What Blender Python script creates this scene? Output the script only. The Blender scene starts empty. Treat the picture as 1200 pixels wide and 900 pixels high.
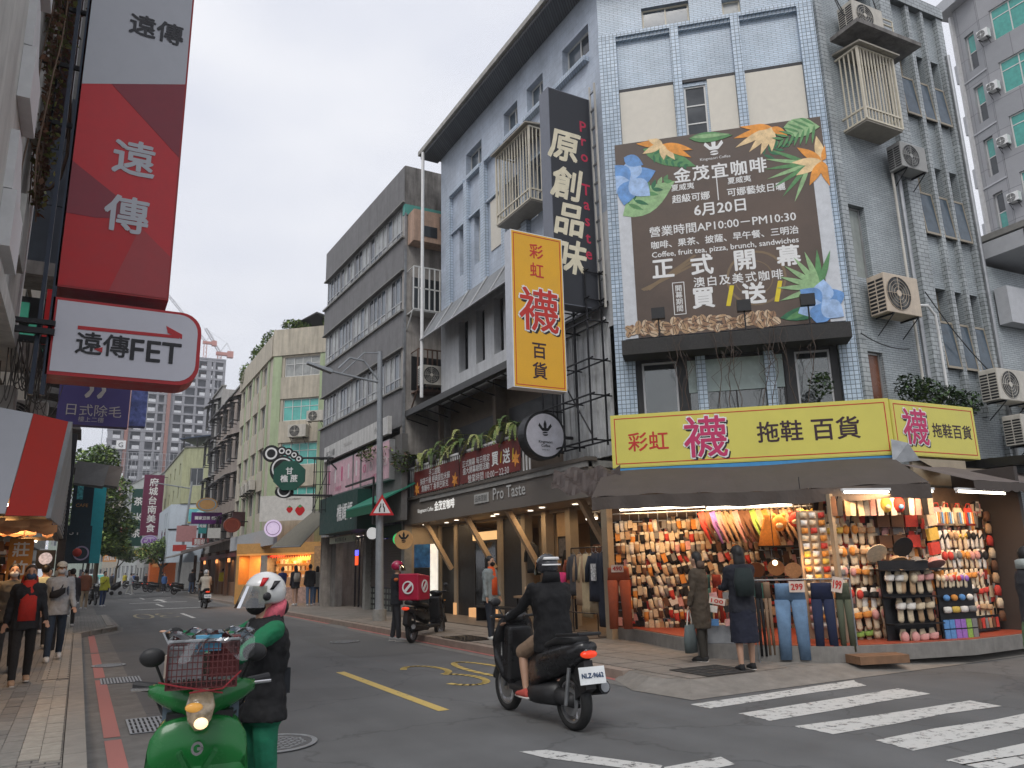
import bpy,bmesh,math,random
from mathutils import Vector,Matrix
R=math.radians
rnd=random.Random(7)
sc=bpy.context.scene
col=sc.collection
# --- camera, sky, sun, exposure
cam_d=bpy.data.cameras.new('camera');cam=bpy.data.objects.new('camera',cam_d);col.objects.link(cam)
cam_d.sensor_width=36;cam_d.lens=27.0;cam_d.clip_end=3000;cam_d.clip_start=.05
cam.location=(0,0,1.6)
cam.matrix_world=Matrix.Translation((0,0,1.6))@Matrix.Rotation(R(-29),4,'Z')@Matrix.Rotation(R(90+13.3),4,'X')@Matrix.Rotation(R(-1.27),4,'Z')
sc.camera=cam
w=bpy.data.worlds.new('World');sc.world=w;w.use_nodes=True
nt=w.node_tree;N=nt.nodes;L=nt.links;bg=N['Background']
sky=N.new('ShaderNodeTexSky');sky.sky_type='NISHITA';sky.sun_disc=False
SUN_EL,SUN_AZ=R(50),R(222)
sky.sun_elevation=SUN_EL;sky.sun_rotation=SUN_AZ
tc=N.new('ShaderNodeTexCoord');mp=N.new('ShaderNodeMapping');mp.inputs['Scale'].default_value=(1,1,2.2)
ns=N.new('ShaderNodeTexNoise');ns.inputs['Scale'].default_value=2.1;ns.inputs['Detail'].default_value=5;ns.inputs['Roughness'].default_value=.45
rp=N.new('ShaderNodeValToRGB');rp.color_ramp.elements[0].position=.3;rp.color_ramp.elements[1].position=.72
rp.color_ramp.elements[0].color=(6.6,6.9,7.9,1);rp.color_ramp.elements[1].color=(9.6,9.6,9.8,1)
mx=N.new('ShaderNodeMix');mx.data_type='RGBA';mx.inputs[0].default_value=.93
L.new(tc.outputs['Generated'],mp.inputs['Vector']);L.new(mp.outputs[0],ns.inputs['Vector']);L.new(ns.outputs['Fac'],rp.inputs[0])
L.new(sky.outputs[0],mx.inputs[6]);L.new(rp.outputs[0],mx.inputs[7]);L.new(mx.outputs[2],bg.inputs[0])
bg.inputs[1].default_value=.1
sd=bpy.data.lights.new('sun','SUN');sd.energy=1.45;sd.angle=R(25);sd.color=(1,.97,.93)
sun=bpy.data.objects.new('sun',sd);col.objects.link(sun)
sun.rotation_euler=(R(90)-SUN_EL,0,R(180)-SUN_AZ)
sc.view_settings.view_transform='Standard';sc.view_settings.look='None';sc.view_settings.gamma=1
sc.view_settings.exposure=0.2
sc.cycles.max_bounces=5;sc.cycles.diffuse_bounces=3;sc.cycles.glossy_bounces=3;sc.cycles.transparent_max_bounces=8
sc.cycles.use_denoising=True
sc.cycles.caustics_reflective=False;sc.cycles.caustics_refractive=False
# --- materials
MATS={}
def mat(name,c,rough=.7,metal=0,var=.12,scale=6,bump=.0,emit=None,es=0,coat=0,streak=0,spec=.4):
 """noise-varied surface; streak > 0 adds rain-stain dirt running down"""
 if name in MATS:return MATS[name]
 m=bpy.data.materials.new(name);m.use_nodes=True;n=m.node_tree.nodes;l=m.node_tree.links
 b=n['Principled BSDF'];b.inputs['Roughness'].default_value=rough;b.inputs['Metallic'].default_value=metal
 b.inputs['Specular IOR Level'].default_value=spec
 if coat:b.inputs['Coat Weight'].default_value=coat;b.inputs['Coat Roughness'].default_value=.08
 g=n.new('ShaderNodeNewGeometry');oi=n.new('ShaderNodeObjectInfo')
 t=n.new('ShaderNodeTexNoise');t.inputs['Scale'].default_value=scale;t.inputs['Detail'].default_value=6;t.inputs['Roughness'].default_value=.65
 l.new(g.outputs['Position'],t.inputs['Vector'])
 r=n.new('ShaderNodeMapRange');r.inputs[1].default_value=.3;r.inputs[2].default_value=.7
 r.inputs[3].default_value=1-var;r.inputs[4].default_value=1+var
 l.new(t.outputs['Fac'],r.inputs[0])
 mul=n.new('ShaderNodeMix');mul.data_type='RGBA';mul.blend_type='MULTIPLY';mul.inputs[0].default_value=1
 mul.inputs[6].default_value=(*c,1);l.new(r.outputs[0],mul.inputs[7]);out=mul.outputs[2]
 if streak:
  mp=n.new('ShaderNodeMapping');mp.inputs['Scale'].default_value=(3.5,3.5,.35);l.new(g.outputs['Position'],mp.inputs[0])
  t2=n.new('ShaderNodeTexNoise');t2.inputs['Scale'].default_value=1.3;t2.inputs['Detail'].default_value=7;t2.inputs['Roughness'].default_value=.7
  l.new(mp.outputs[0],t2.inputs['Vector'])
  r2=n.new('ShaderNodeMapRange');r2.inputs[1].default_value=.42;r2.inputs[2].default_value=.66;r2.inputs[3].default_value=0;r2.inputs[4].default_value=streak
  l.new(t2.outputs['Fac'],r2.inputs[0])
  m2=n.new('ShaderNodeMix');m2.data_type='RGBA';m2.inputs[7].default_value=(.05,.045,.04,1)
  l.new(r2.outputs[0],m2.inputs[0]);l.new(out,m2.inputs[6]);out=m2.outputs[2]
 l.new(out,b.inputs['Base Color'])
 rr=n.new('ShaderNodeMapRange');rr.inputs[1].default_value=.3;rr.inputs[2].default_value=.7;rr.inputs[3].default_value=max(.03,rough-.08);rr.inputs[4].default_value=min(1,rough+.08)
 l.new(t.outputs['Fac'],rr.inputs[0]);l.new(rr.outputs[0],b.inputs['Roughness'])
 if bump:
  bp=n.new('ShaderNodeBump');bp.inputs['Strength'].default_value=bump;bp.inputs['Distance'].default_value=.02
  l.new(t.outputs['Fac'],bp.inputs['Height']);l.new(bp.outputs[0],b.inputs['Normal'])
 if emit:b.inputs['Emission Color'].default_value=(*emit,1);b.inputs['Emission Strength'].default_value=es
 MATS[name]=m;return m
def S(r,g,b):
 f=lambda v:((v/255+.055)/1.055)**2.4 if v>10 else v/255/12.92
 return(f(r),f(g),f(b))
def tile_mat(name,c1,c2,mortar,bw,bh,rough=.35,msize=.012,axis='XZ',offset=.5,bump=.4,ang=0,big=.1):
 """real small tiles in metres on a wall turned by ang (radians)"""
 if name in MATS:return MATS[name]
 m=bpy.data.materials.new(name);m.use_nodes=True;n=m.node_tree.nodes;l=m.node_tree.links
 b=n['Principled BSDF'];b.inputs['Roughness'].default_value=rough
 g=n.new('ShaderNodeNewGeometry')
 vr=n.new('ShaderNodeVectorRotate');vr.rotation_type='Z_AXIS';vr.inputs['Angle'].default_value=-ang;l.new(g.outputs['Position'],vr.inputs['Vector'])
 sp=n.new('ShaderNodeSeparateXYZ');l.new(vr.outputs[0],sp.inputs[0])
 cb=n.new('ShaderNodeCombineXYZ')
 if axis=='XZ':
  ad=n.new('ShaderNodeMath');ad.operation='ADD';l.new(sp.outputs[0],ad.inputs[0]);l.new(sp.outputs[1],ad.inputs[1])
  l.new(ad.outputs[0],cb.inputs[0]);l.new(sp.outputs[2],cb.inputs[1])
 else:l.new(sp.outputs[0],cb.inputs[0]);l.new(sp.outputs[1],cb.inputs[1])
 br=n.new('ShaderNodeTexBrick');l.new(cb.outputs[0],br.inputs['Vector']);br.offset=offset;br.squash=1
 br.inputs['Scale'].default_value=1;br.inputs['Brick Width'].default_value=bw;br.inputs['Row Height'].default_value=bh
 br.inputs['Mortar Size'].default_value=msize;br.inputs['Mortar Smooth'].default_value=.1
 br.inputs['Color1'].default_value=(*c1,1);br.inputs['Color2'].default_value=(*c2,1);br.inputs['Mortar'].default_value=(*mortar,1)
 t=n.new('ShaderNodeTexNoise');t.inputs['Scale'].default_value=.8;t.inputs['Detail'].default_value=8;t.inputs['Roughness'].default_value=.7;l.new(g.outputs['Position'],t.inputs['Vector'])
 r=n.new('ShaderNodeMapRange');r.inputs[1].default_value=.3;r.inputs[2].default_value=.7;r.inputs[3].default_value=1-big*2;r.inputs[4].default_value=1+big;l.new(t.outputs['Fac'],r.inputs[0])
 mu=n.new('ShaderNodeMix');mu.data_type='RGBA';mu.blend_type='MULTIPLY';mu.inputs[0].default_value=1;l.new(br.outputs['Color'],mu.inputs[6]);l.new(r.outputs[0],mu.inputs[7])
 l.new(mu.outputs[2],b.inputs['Base Color'])
 bp=n.new('ShaderNodeBump');bp.inputs['Strength'].default_value=bump;bp.inputs['Distance'].default_value=.01;bp.invert=True
 l.new(br.outputs['Fac'],bp.inputs['Height']);l.new(bp.outputs[0],b.inputs['Normal'])
 MATS[name]=m;return m
def glass_mat(name,tint=(.8,.85,.85),fac=.25):
 if name in MATS:return MATS[name]
 m=bpy.data.materials.new(name);m.use_nodes=True;n=m.node_tree.nodes;l=m.node_tree.links;n.remove(n['Principled BSDF'])
 a=n.new('ShaderNodeBsdfTransparent');a.inputs[0].default_value=(*tint,1);b=n.new('ShaderNodeBsdfGlossy');b.inputs['Roughness'].default_value=.06
 fr=n.new('ShaderNodeFresnel');fr.inputs[0].default_value=1.5
 ad=n.new('ShaderNodeMath');ad.operation='ADD';ad.inputs[1].default_value=fac*.3;l.new(fr.outputs[0],ad.inputs[0])
 x=n.new('ShaderNodeMixShader');l.new(ad.outputs[0],x.inputs[0]);l.new(a.outputs[0],x.inputs[1]);l.new(b.outputs[0],x.inputs[2]);l.new(x.outputs[0],n['Material Output'].inputs[0])
 MATS[name]=m;return m
# --- frames and mesh builder
def Fr(p,u=None,ang=None,z=0):
 """elevation frame: x runs to the right along the wall, y goes into the wall, z up"""
 if ang is None:ang=math.atan2(u[1],u[0])
 return Matrix.Translation((p[0],p[1],z))@Matrix.Rotation(ang,4,'Z')
I4=Matrix.Identity(4)
WL={}
def reg(o,loc):WL[o.name]=Vector(loc)
class MB:
 def __init__(s,fr=I4):s.v=[];s.f=[];s.fr=fr;s.sm=False
 def add(s,vs,fs,M=None):
  k=len(s.v);T=s.fr@M if M is not None else s.fr
  s.v+=[T@Vector(p)for p in vs];s.f+=[tuple(i+k for i in f)for f in fs];return s
 def box(s,x0,x1,y0,y1,z0,z1,M=None):
  return s.add([(x0,y0,z0),(x1,y0,z0),(x1,y1,z0),(x0,y1,z0),(x0,y0,z1),(x1,y0,z1),(x1,y1,z1),(x0,y1,z1)],
     [(0,3,2,1),(4,5,6,7),(0,1,5,4),(1,2,6,5),(2,3,7,6),(3,0,4,7)],M)
 def hexa(s,p):return s.add(p,[(0,3,2,1),(4,5,6,7),(0,1,5,4),(1,2,6,5),(2,3,7,6),(3,0,4,7)])
 def quad(s,*p):return s.add(p,[tuple(range(len(p)))])
 def bar(s,a,b,r,r2=None,n=6,caps=True):
  a=Vector(a);b=Vector(b);d=b-a
  if d.length<1e-6:return s
  q=d.to_track_quat('Z','Y').to_matrix();r2=r if r2 is None else r2
  vs=[]
  for i in range(n):
   t=2*math.pi*i/n+math.pi/n;o=q@Vector((math.cos(t),math.sin(t),0));vs+=[a+o*r,b+o*r2]
  fs=[(2*i,2*((i+1)%n),2*((i+1)%n)+1,2*i+1)for i in range(n)]
  if caps:fs+=[tuple(2*i for i in reversed(range(n))),tuple(2*i+1 for i in range(n))]
  return s.add(vs,fs)
 def path(s,pts,r,n=6):
  for a,b in zip(pts,pts[1:]):s.bar(a,b,r,n=n)
  return s
 def prism(s,poly,y0,y1,M=None):
  """poly in the x-z plane, front at y0, back at y1"""
  n=len(poly);vs=[(x,y0,z)for x,z in poly]+[(x,y1,z)for x,z in poly]
  return s.add(vs,[tuple(range(n)),tuple(range(2*n-1,n-1,-1))]+[(i,i+n,(i+1)%n+n,(i+1)%n)for i in range(n)],M)
 def disc(s,x,z,r,y0,y1,n=24,rz=None,M=None):
  rz=rz or r
  return s.prism([(x+r*math.cos(2*math.pi*i/n),z+rz*math.sin(2*math.pi*i/n))for i in range(n)],y0,y1,M)
 def ring(s,x,z,r,w,y0,y1,n=24,M=None):
  vs=[];fs=[]
  for i in range(n):
   c,q=math.cos(2*math.pi*i/n),math.sin(2*math.pi*i/n)
   vs+=[(x+r*c,y0,z+r*q),(x+(r-w)*c,y0,z+(r-w)*q),(x+r*c,y1,z+r*q),(x+(r-w)*c,y1,z+(r-w)*q)]
  for i in range(n):
   a=4*i;b=4*((i+1)%n)
   fs+=[(a,b,b+1,a+1),(a+2,a+3,b+3,b+2),(a,a+2,b+2,b),(a+1,b+1,b+3,a+3)]
  return s.add(vs,fs,M)
 def loft(s,secs,n=14,e=2.3,closed=True):
  """secs: (centre, halfwidth vector, halfheight vector)"""
  vs=[];fs=[]
  for c,a,b in secs:
   c=Vector(c);a=Vector(a);b=Vector(b)
   for i in range(n):
    t=2*math.pi*i/n;ct,st=math.cos(t),math.sin(t)
    vs.append(c+a*math.copysign(abs(ct)**(2/e),ct)+b*math.copysign(abs(st)**(2/e),st))
  for k in range(len(secs)-1):
   for i in range(n):
    j=(i+1)%n;fs.append((k*n+i,k*n+j,(k+1)*n+j,(k+1)*n+i))
  if closed:fs+=[tuple(reversed(range(n))),tuple((len(secs)-1)*n+i for i in range(n))]
  s.sm=True
  return s.add(vs,fs)
 def ball(s,c,rx,ry=None,rz=None,n=10,m=7,M=None):
  ry=ry or rx;rz=rz or rx;vs=[(c[0],c[1],c[2]-rz)];fs=[]
  for j in range(1,m):
   p=-math.pi/2+math.pi*j/m
   for i in range(n):
    t=2*math.pi*i/n;vs.append((c[0]+rx*math.cos(p)*math.cos(t),c[1]+ry*math.cos(p)*math.sin(t),c[2]+rz*math.sin(p)))
  vs.append((c[0],c[1],c[2]+rz));k=len(vs)-1
  for i in range(n):
   j=(i+1)%n;fs.append((0,1+j,1+i));fs.append((k,k-n+i,k-n+j))
   for q in range(m-2):a=1+q*n;fs.append((a+i,a+j,a+n+j,a+n+i))
  s.sm=True
  return s.add(vs,fs,M)
 def sheet(s,fn,nu,nv):
  """open surface fn(u,v) -> point"""
  vs=[fn(i/nu,j/nv)for j in range(nv+1)for i in range(nu+1)]
  fs=[(j*(nu+1)+i,j*(nu+1)+i+1,(j+1)*(nu+1)+i+1,(j+1)*(nu+1)+i)for j in range(nv)for i in range(nu)]
  return s.add(vs,fs)
 def mesh(s,name,m,origin):
  me=bpy.data.meshes.new(name);o=Vector(origin)
  me.from_pydata([v-o for v in s.v],[],s.f)
  for q in(m if isinstance(m,(list,tuple))else[m]):me.materials.append(q)
  if s.sm:me.polygons.foreach_set('use_smooth',[True]*len(me.polygons))
  me.update();return me
 def build(s,name,m,parent=None,**k):
  xs=[v.x for v in s.v];ys=[v.y for v in s.v];zs=[v.z for v in s.v]
  o=Vector(((min(xs)+max(xs))/2,(min(ys)+max(ys))/2,min(zs)))
  ob=bpy.data.objects.new(name,s.mesh(name,m,o));col.objects.link(ob)
  reg(ob,o)
  if parent is not None:ob.parent=parent;ob.location=o-WL[parent.name]
  else:ob.location=o
  if s.sm and k.get('bevel')is None and k.get('sharp',True):
   pass
  tag(ob,k.get('label'),k.get('cat'),k.get('group'),k.get('kind'))
  if k.get('bevel'):
   bv=ob.modifiers.new('bevel','BEVEL');bv.width=k['bevel'];bv.segments=2;bv.limit_method='ANGLE'
  return ob
def tag(o,label=None,cat=None,group=None,kind=None):
 if label:o['label']=label
 if cat:o['category']=cat
 if group:o['group']=group
 if kind:o['kind']=kind
 return o
def thing(name,label,cat,loc=(0,0,0),group=None):
 o=bpy.data.objects.new(name,None);o.empty_display_size=.2;col.objects.link(o);o.location=loc;reg(o,loc)
 return tag(o,label,cat,group)
KIDS=None
def dup(root,loc,rz=0,label=None,group=None,scale=None,recolor=None):
 def cp(o,par):
  c=o.copy();col.objects.link(c)
  if par is not None:c.parent=par
  for ch in o.children:cp(ch,c)
  return c
 c=cp(root,None);c.location=loc;c.rotation_euler=(0,0,rz)
 if scale:c.scale=(scale,)*3 if not hasattr(scale,'__len__')else scale
 if label:c['label']=label
 if group:c['group']=group
 return c
def move(o,loc,rz=0,scale=None):
 o.location=loc;o.rotation_euler=(0,0,rz)
 if scale:o.scale=(scale,)*3
 return o
def text(parent,fr,txt,x,z,size,m,y=-.006,w=None,bold=0.,align='CENTER',shear=0,name='lettering',h=None,vertical=False,gap=1.,ext=.003,tilt=0):
 if vertical:txt='\n'.join(txt)
 cu=bpy.data.curves.new(name,'FONT');cu.body=txt;cu.size=size;cu.align_x=align;cu.align_y='CENTER';cu.extrude=0
 cu.shear=shear;cu.resolution_u=2;cu.space_line=gap if vertical else 1;pass
 if not vertical:cu.space_character=gap
 o=bpy.data.objects.new(name,cu);col.objects.link(o)
 TEXTS.append((o,parent,fr,x,y,z,w,h,m,name,tilt,bold*size*1.1));return None
TEXTS=[]
def flush_texts():
 bpy.context.view_layer.update();dg=bpy.context.evaluated_depsgraph_get()
 for o,parent,fr,x,y,z,w,h,m,name,tilt,bd in TEXTS:
  me=bpy.data.meshes.new_from_object(o.evaluated_get(dg));me.name=name
  if not len(me.vertices):print('EMPTY TEXT');bpy.data.objects.remove(o);continue
  xs=[v.co.x for v in me.vertices];ys=[v.co.y for v in me.vertices]
  sx=w/(max(xs)-min(xs))if w else 1;sy=h/(max(ys)-min(ys))if h else(sx if w else 1)
  cx=(max(xs)+min(xs))/2;cy=(max(ys)+min(ys))/2
  T=fr@Matrix.Translation((x,y,z))@Matrix.Rotation(R(90),4,'X')@Matrix.Rotation(tilt,4,'Z')@Matrix.Diagonal((sx,sy,1,1))@Matrix.Translation((-cx,-cy,0))
  if bd>0:
   vs=[v.co.copy()for v in me.vertices];ps=[tuple(p.vertices)for p in me.polygons];V=[];P=[]
   for k,(ax,ay)in enumerate(((0,0),(1,.6),(-1,-.6),(.6,-1),(-.6,1))):
    b0=len(V);V+=[(v.x+ax*bd/sx,v.y+ay*bd/sy,v.z+k*.0006)for v in vs];P+=[tuple(i+b0 for i in p)for p in ps]
   me=bpy.data.meshes.new(name);me.from_pydata(V,[],P)
  me.transform(T);org=T@Vector((cx,cy,0));me.transform(Matrix.Translation(-org))
  me.materials.clear();me.materials.append(m)
  ob=bpy.data.objects.new(name,me);col.objects.link(ob)
  if parent is not None:ob.parent=parent;ob.location=org-WL[parent.name]
  else:ob.location=org
  bpy.data.objects.remove(o)
 TEXTS.clear()
def wall(mb,x0,x1,z0,z1,holes,depth=.18,y=0):
 """wall face at y with real openings and reveals; holes = (x0,x1,z0,z1)"""
 xs=sorted({x0,x1,*[h[0]for h in holes],*[h[1]for h in holes]});zs=sorted({z0,z1,*[h[2]for h in holes],*[h[3]for h in holes]})
 xs=[v for v in xs if x0<=v<=x1];zs=[v for v in zs if z0<=v<=z1]
 for a,b in zip(xs,xs[1:]):
  for c,d in zip(zs,zs[1:]):
   mx_,mz=(a+b)/2,(c+d)/2
   if any(h[0]<mx_<h[1]and h[2]<mz<h[3]for h in holes):continue
   mb.quad((a,y,c),(b,y,c),(b,y,d),(a,y,d))
 for a,b,c,d in holes:
  e=y+depth
  mb.quad((a,y,c),(b,y,c),(b,e,c),(a,e,c));mb.quad((a,y,d),(a,e,d),(b,e,d),(b,y,d))
  mb.quad((a,y,c),(a,e,c),(a,e,d),(a,y,d));mb.quad((b,y,c),(b,y,d),(b,e,d),(b,e,c))
 T=depth+.02
 mb.quad((x0,y+T,z0),(x0,y+T,z1),(x1,y+T,z1),(x1,y+T,z0));mb.quad((x0,y,z0),(x0,y,z1),(x0,y+T,z1),(x0,y+T,z0))
 mb.quad((x1,y,z0),(x1,y+T,z0),(x1,y+T,z1),(x1,y,z1));mb.quad((x0,y,z1),(x1,y,z1),(x1,y+T,z1),(x0,y+T,z1))
def window(parent,fr,x0,x1,z0,z1,cols=2,rows=1,fm=None,gm=None,y=.1,fw=.04,label=None,split=None,fullpart=True,panes=True):
 fm=fm or M_['alu'];mb=MB(fr)
 e=.002
 x0+=e;x1-=e;z0+=e;z1-=e
 mb.box(x0,x1,y-.02,y+.03,z0,z0+fw);mb.box(x0,x1,y-.02,y+.03,z1-fw,z1)
 mb.box(x0,x0+fw,y-.018,y+.03,z0+fw,z1-fw);mb.box(x1-fw,x1,y-.018,y+.03,z0+fw,z1-fw)
 cs=[x0+fw+(x1-x0-2*fw)*i/cols for i in range(cols+1)]
 rs=[z0+fw+(z1-z0-2*fw)*i/rows for i in range(rows+1)]
 if split and rows==2:rs[1]=z0+(z1-z0)*split
 for c in cs[1:-1]:mb.box(c-fw*.4,c+fw*.4,y-.015,y+.028,z0+fw,z1-fw)
 for r in rs[1:-1]:mb.box(x0+fw,x1-fw,y-.012,y+.026,r-fw*.4,r+fw*.4)
 f=mb.build('window',fm,parent,label=label)
 gms=gm if isinstance(gm,(list,tuple))else[gm or M_['glassd']]
 if panes:
  for i in range(cols):
   for j in range(rows):
    g=MB(fr);yy=y+.004+.01*(i%2)
    g.box(cs[i]+.001,cs[i+1]-.001,yy,yy+.006,rs[j]+.001,rs[j+1]-.001)
    g.build('pane',gms[rnd.randrange(len(gms))],f)
 return f
M_={}
def mk():
 m=M_
 m['alu']=mat('aluminium_frame',(.42,.42,.42),.4,.6,.1)
 m['white_frame']=mat('white_window_frame',(.62,.62,.6),.45,0,.08)
 m['cream_frame']=mat('cream_frame',(.6,.55,.44),.5,0,.1)
 m['dark_frame']=mat('dark_bronze_frame',(.03,.028,.027),.4,.3)
 m['glassd']=mat('dark_window_glass',(.03,.035,.04),.12,0,.5,1.2,spec=.7)
 m['glassb']=mat('blue_grey_window_glass',(.08,.1,.12),.12,0,.4,1.2,spec=.7)
 m['glassc']=mat('curtained_window_glass',(.3,.31,.3),.3,0,.3,2.2,spec=.6)
 m['glasst']=mat('teal_window_glass',(.12,.45,.4),.12,0,.25,1.5,spec=.6)
 m['shopglass']=glass_mat('clear_shop_glass')
 m['white']=mat('white_paint',(.72,.72,.71),.5,0,.06)
 m['offwhite']=mat('off_white_paint',(.55,.53,.48),.6,0,.1,streak=.25)
 m['black']=mat('black_paint',(.012,.012,.013),.45,0,.3)
 m['blackm']=mat('black_steel',(.02,.02,.022),.4,.5,.3)
 m['steel']=mat('galvanised_steel',(.3,.31,.32),.45,.7,.2)
 m['conc']=mat('concrete',(.24,.235,.22),.85,0,.2,5,.2)
 m['concd']=mat('stained_concrete',(.2,.19,.18),.9,0,.25,4,.2,streak=.6)
 m['rubber']=mat('tyre_rubber',(.015,.015,.015),.8,0,.3)
 m['skin']=mat('skin',(.42,.25,.17),.55,0,.08)
 m['hair']=mat('black_hair',(.012,.01,.009),.5,0,.4,40)
 m['chrome']=mat('chrome',(.6,.6,.6),.15,1,.05)
 m['red']=mat('red_paint',S(190,30,35),.45,0,.08)
 m['wood']=mat('pale_wood',(.4,.26,.14),.6,0,.15,9)
mk()
def ac_unit(label=None,m=None,w=.8,h=.58,d=.32,fr=I4,parent=None):
 """outdoor air conditioner; fan grille on the front, slots on the left end"""
 m=m or mat('ac_casing',(.52,.49,.43),.55,0,.12,streak=.2)
 t=thing('air_conditioner',label,'air conditioner',fr@Vector((0,0,0)),'outdoor air conditioner units on the walls')
 MB(fr).box(-w/2,w/2,-d,0,.06,h).build('casing',m,t,bevel=.015)
 dk=M_['black']
 g=MB(fr);cx=-w*.12;cz=h*.54;r=h*.4
 g.disc(cx,cz,r,-d-.004,-d+.02,22);g.build('fan_opening',dk,t)
 b=MB(fr)
 for k in range(5):b.add([(cx,-d-.006,cz)]+[(cx+r*.9*math.cos(k*1.2566+q),-d-.006,cz+r*.9*math.sin(k*1.2566+q))for q in(0,.35,.7)],[(0,1,2,3)])
 b.build('fan',mat('fan_plastic',(.09,.09,.085),.5),t)
 q=MB(fr)
 for k in range(1,6):q.ring(cx,cz,r*k/5,.006,-d-.014,-d-.006,22)
 q.box(cx-r,cx+r,-d-.014,-d-.006,cz-.004,cz+.004);q.box(cx-.004,cx+.004,-d-.018,-d-.006,cz-r,cz+r)
 q.disc(cx,cz,r*.18,-d-.02,-d-.004,14);q.build('fan_grille',m,t)
 s=MB(fr)
 for i in range(9):
  z=.1+i*(h-.18)/9
  for c in(0,1):s.box(-w/2-.004,-w/2+.01,-d+.03+c*d*.47,-d+.03+c*d*.47+d*.4,z,z+(h-.18)/9*.6)
 s.build('vent_slots',dk,t)
 br=MB(fr)
 for sx in(-w*.36,w*.36):
  br.box(sx-.015,sx+.015,-d-.02,.0,.02,.055);br.bar((sx,-d,.02),(sx,0,-d*.8),.012)
 br.build('bracket',M_['blackm'],t)
 return t
# --- ground, road, pavements, paint
asph=mat('asphalt',(.105,.107,.108),.85,0,.16,1.1,0)
def asphalt():
 m=asph;n=m.node_tree.nodes;l=m.node_tree.links;b=n['Principled BSDF']
 g=n.new('ShaderNodeNewGeometry')
 t=n.new('ShaderNodeTexNoise');t.inputs['Scale'].default_value=140;t.inputs['Detail'].default_value=3;l.new(g.outputs['Position'],t.inputs['Vector'])
 v=n.new('ShaderNodeTexNoise');v.inputs['Scale'].default_value=.35;v.inputs['Detail'].default_value=5;l.new(g.outputs['Position'],v.inputs['Vector'])
 sp=n.new('ShaderNodeMapping');sp.inputs['Scale'].default_value=(1.4,.05,1);l.new(g.outputs['Position'],sp.inputs[0])
 t3=n.new('ShaderNodeTexNoise');t3.inputs['Scale'].default_value=1;t3.inputs['Detail'].default_value=4;l.new(sp.outputs[0],t3.inputs['Vector'])
 a=n.new('ShaderNodeMath');a.operation='ADD';l.new(t.outputs['Fac'],a.inputs[0]);l.new(v.outputs['Fac'],a.inputs[1])
 a2=n.new('ShaderNodeMath');a2.operation='ADD';l.new(a.outputs[0],a2.inputs[0]);l.new(t3.outputs['Fac'],a2.inputs[1])
 r=n.new('ShaderNodeMapRange');r.inputs[1].default_value=1.0;r.inputs[2].default_value=2.0;r.inputs[3].default_value=.72;r.inputs[4].default_value=1.3;l.new(a2.outputs[0],r.inputs[0])
 base=b.inputs['Base Color'].links[0].from_socket
 mu=n.new('ShaderNodeMix');mu.data_type='RGBA';mu.blend_type='MULTIPLY';mu.inputs[0].default_value=1
 l.new(base,mu.inputs[6]);l.new(r.outputs[0],mu.inputs[7]);l.new(mu.outputs[2],b.inputs['Base Color'])
 vo=n.new('ShaderNodeTexVoronoi');vo.feature='DISTANCE_TO_EDGE';vo.inputs['Scale'].default_value=.45
 wn=n.new('ShaderNodeTexNoise');wn.inputs['Scale'].default_value=3;wn.inputs['Detail'].default_value=6;l.new(g.outputs['Position'],wn.inputs['Vector'])
 va=n.new('ShaderNodeVectorMath');va.operation='MULTIPLY_ADD';va.inputs[1].default_value=(.5,.5,.5);l.new(wn.outputs['Color'],va.inputs[0]);l.new(g.outputs['Position'],va.inputs[2]);l.new(va.outputs[0],vo.inputs['Vector'])
 cr=n.new('ShaderNodeMapRange');cr.inputs[1].default_value=.002;cr.inputs[2].default_value=.012;cr.inputs[3].default_value=.75;cr.inputs[4].default_value=1;l.new(vo.outputs['Distance'],cr.inputs[0])
 ol=n.new('ShaderNodeTexNoise');ol.inputs['Scale'].default_value=2.2;ol.inputs['Detail'].default_value=8;ol.inputs['Roughness'].default_value=.8;l.new(g.outputs['Position'],ol.inputs['Vector'])
 orr=n.new('ShaderNodeMapRange');orr.inputs[1].default_value=.6;orr.inputs[2].default_value=.72;orr.inputs[3].default_value=1;orr.inputs[4].default_value=.72;l.new(ol.outputs['Fac'],orr.inputs[0])
 mm=n.new('ShaderNodeMath');mm.operation='MULTIPLY';l.new(cr.outputs[0],mm.inputs[0]);l.new(orr.outputs[0],mm.inputs[1])
 mv=n.new('ShaderNodeMix');mv.data_type='RGBA';mv.blend_type='MULTIPLY';mv.inputs[0].default_value=1;l.new(mu.outputs[2],mv.inputs[6]);l.new(mm.outputs[0],mv.inputs[7]);l.new(mv.outputs[2],b.inputs['Base Color'])
 bp=n.new('ShaderNodeBump');bp.inputs['Strength'].default_value=.5;bp.inputs['Distance'].default_value=.006;l.new(t.outputs['Fac'],bp.inputs['Height']);l.new(bp.outputs[0],b.inputs['Normal'])
asphalt()
def flat(name,pts,z,m,kind='structure',parent=None,sub=1,label=None):
 mb=MB();mb.quad(*[(x,y,z)for x,y in pts]);return mb.build(name,m,parent,kind=kind,label=label)
earth=mat('ground_earth',(.16,.155,.145),.9)
flat('ground',[(-450,-150),(450,-150),(450,800),(-450,800)],-.012,earth)
road=flat('road',[(-.5,-20),(7.4,-20),(7.4,400),(-.5,400)],0,asph)
flat('side_street',[(7.4,-20),(60,-20),(60,8.1),(7.4,8.1)],.0,asph)
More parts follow.
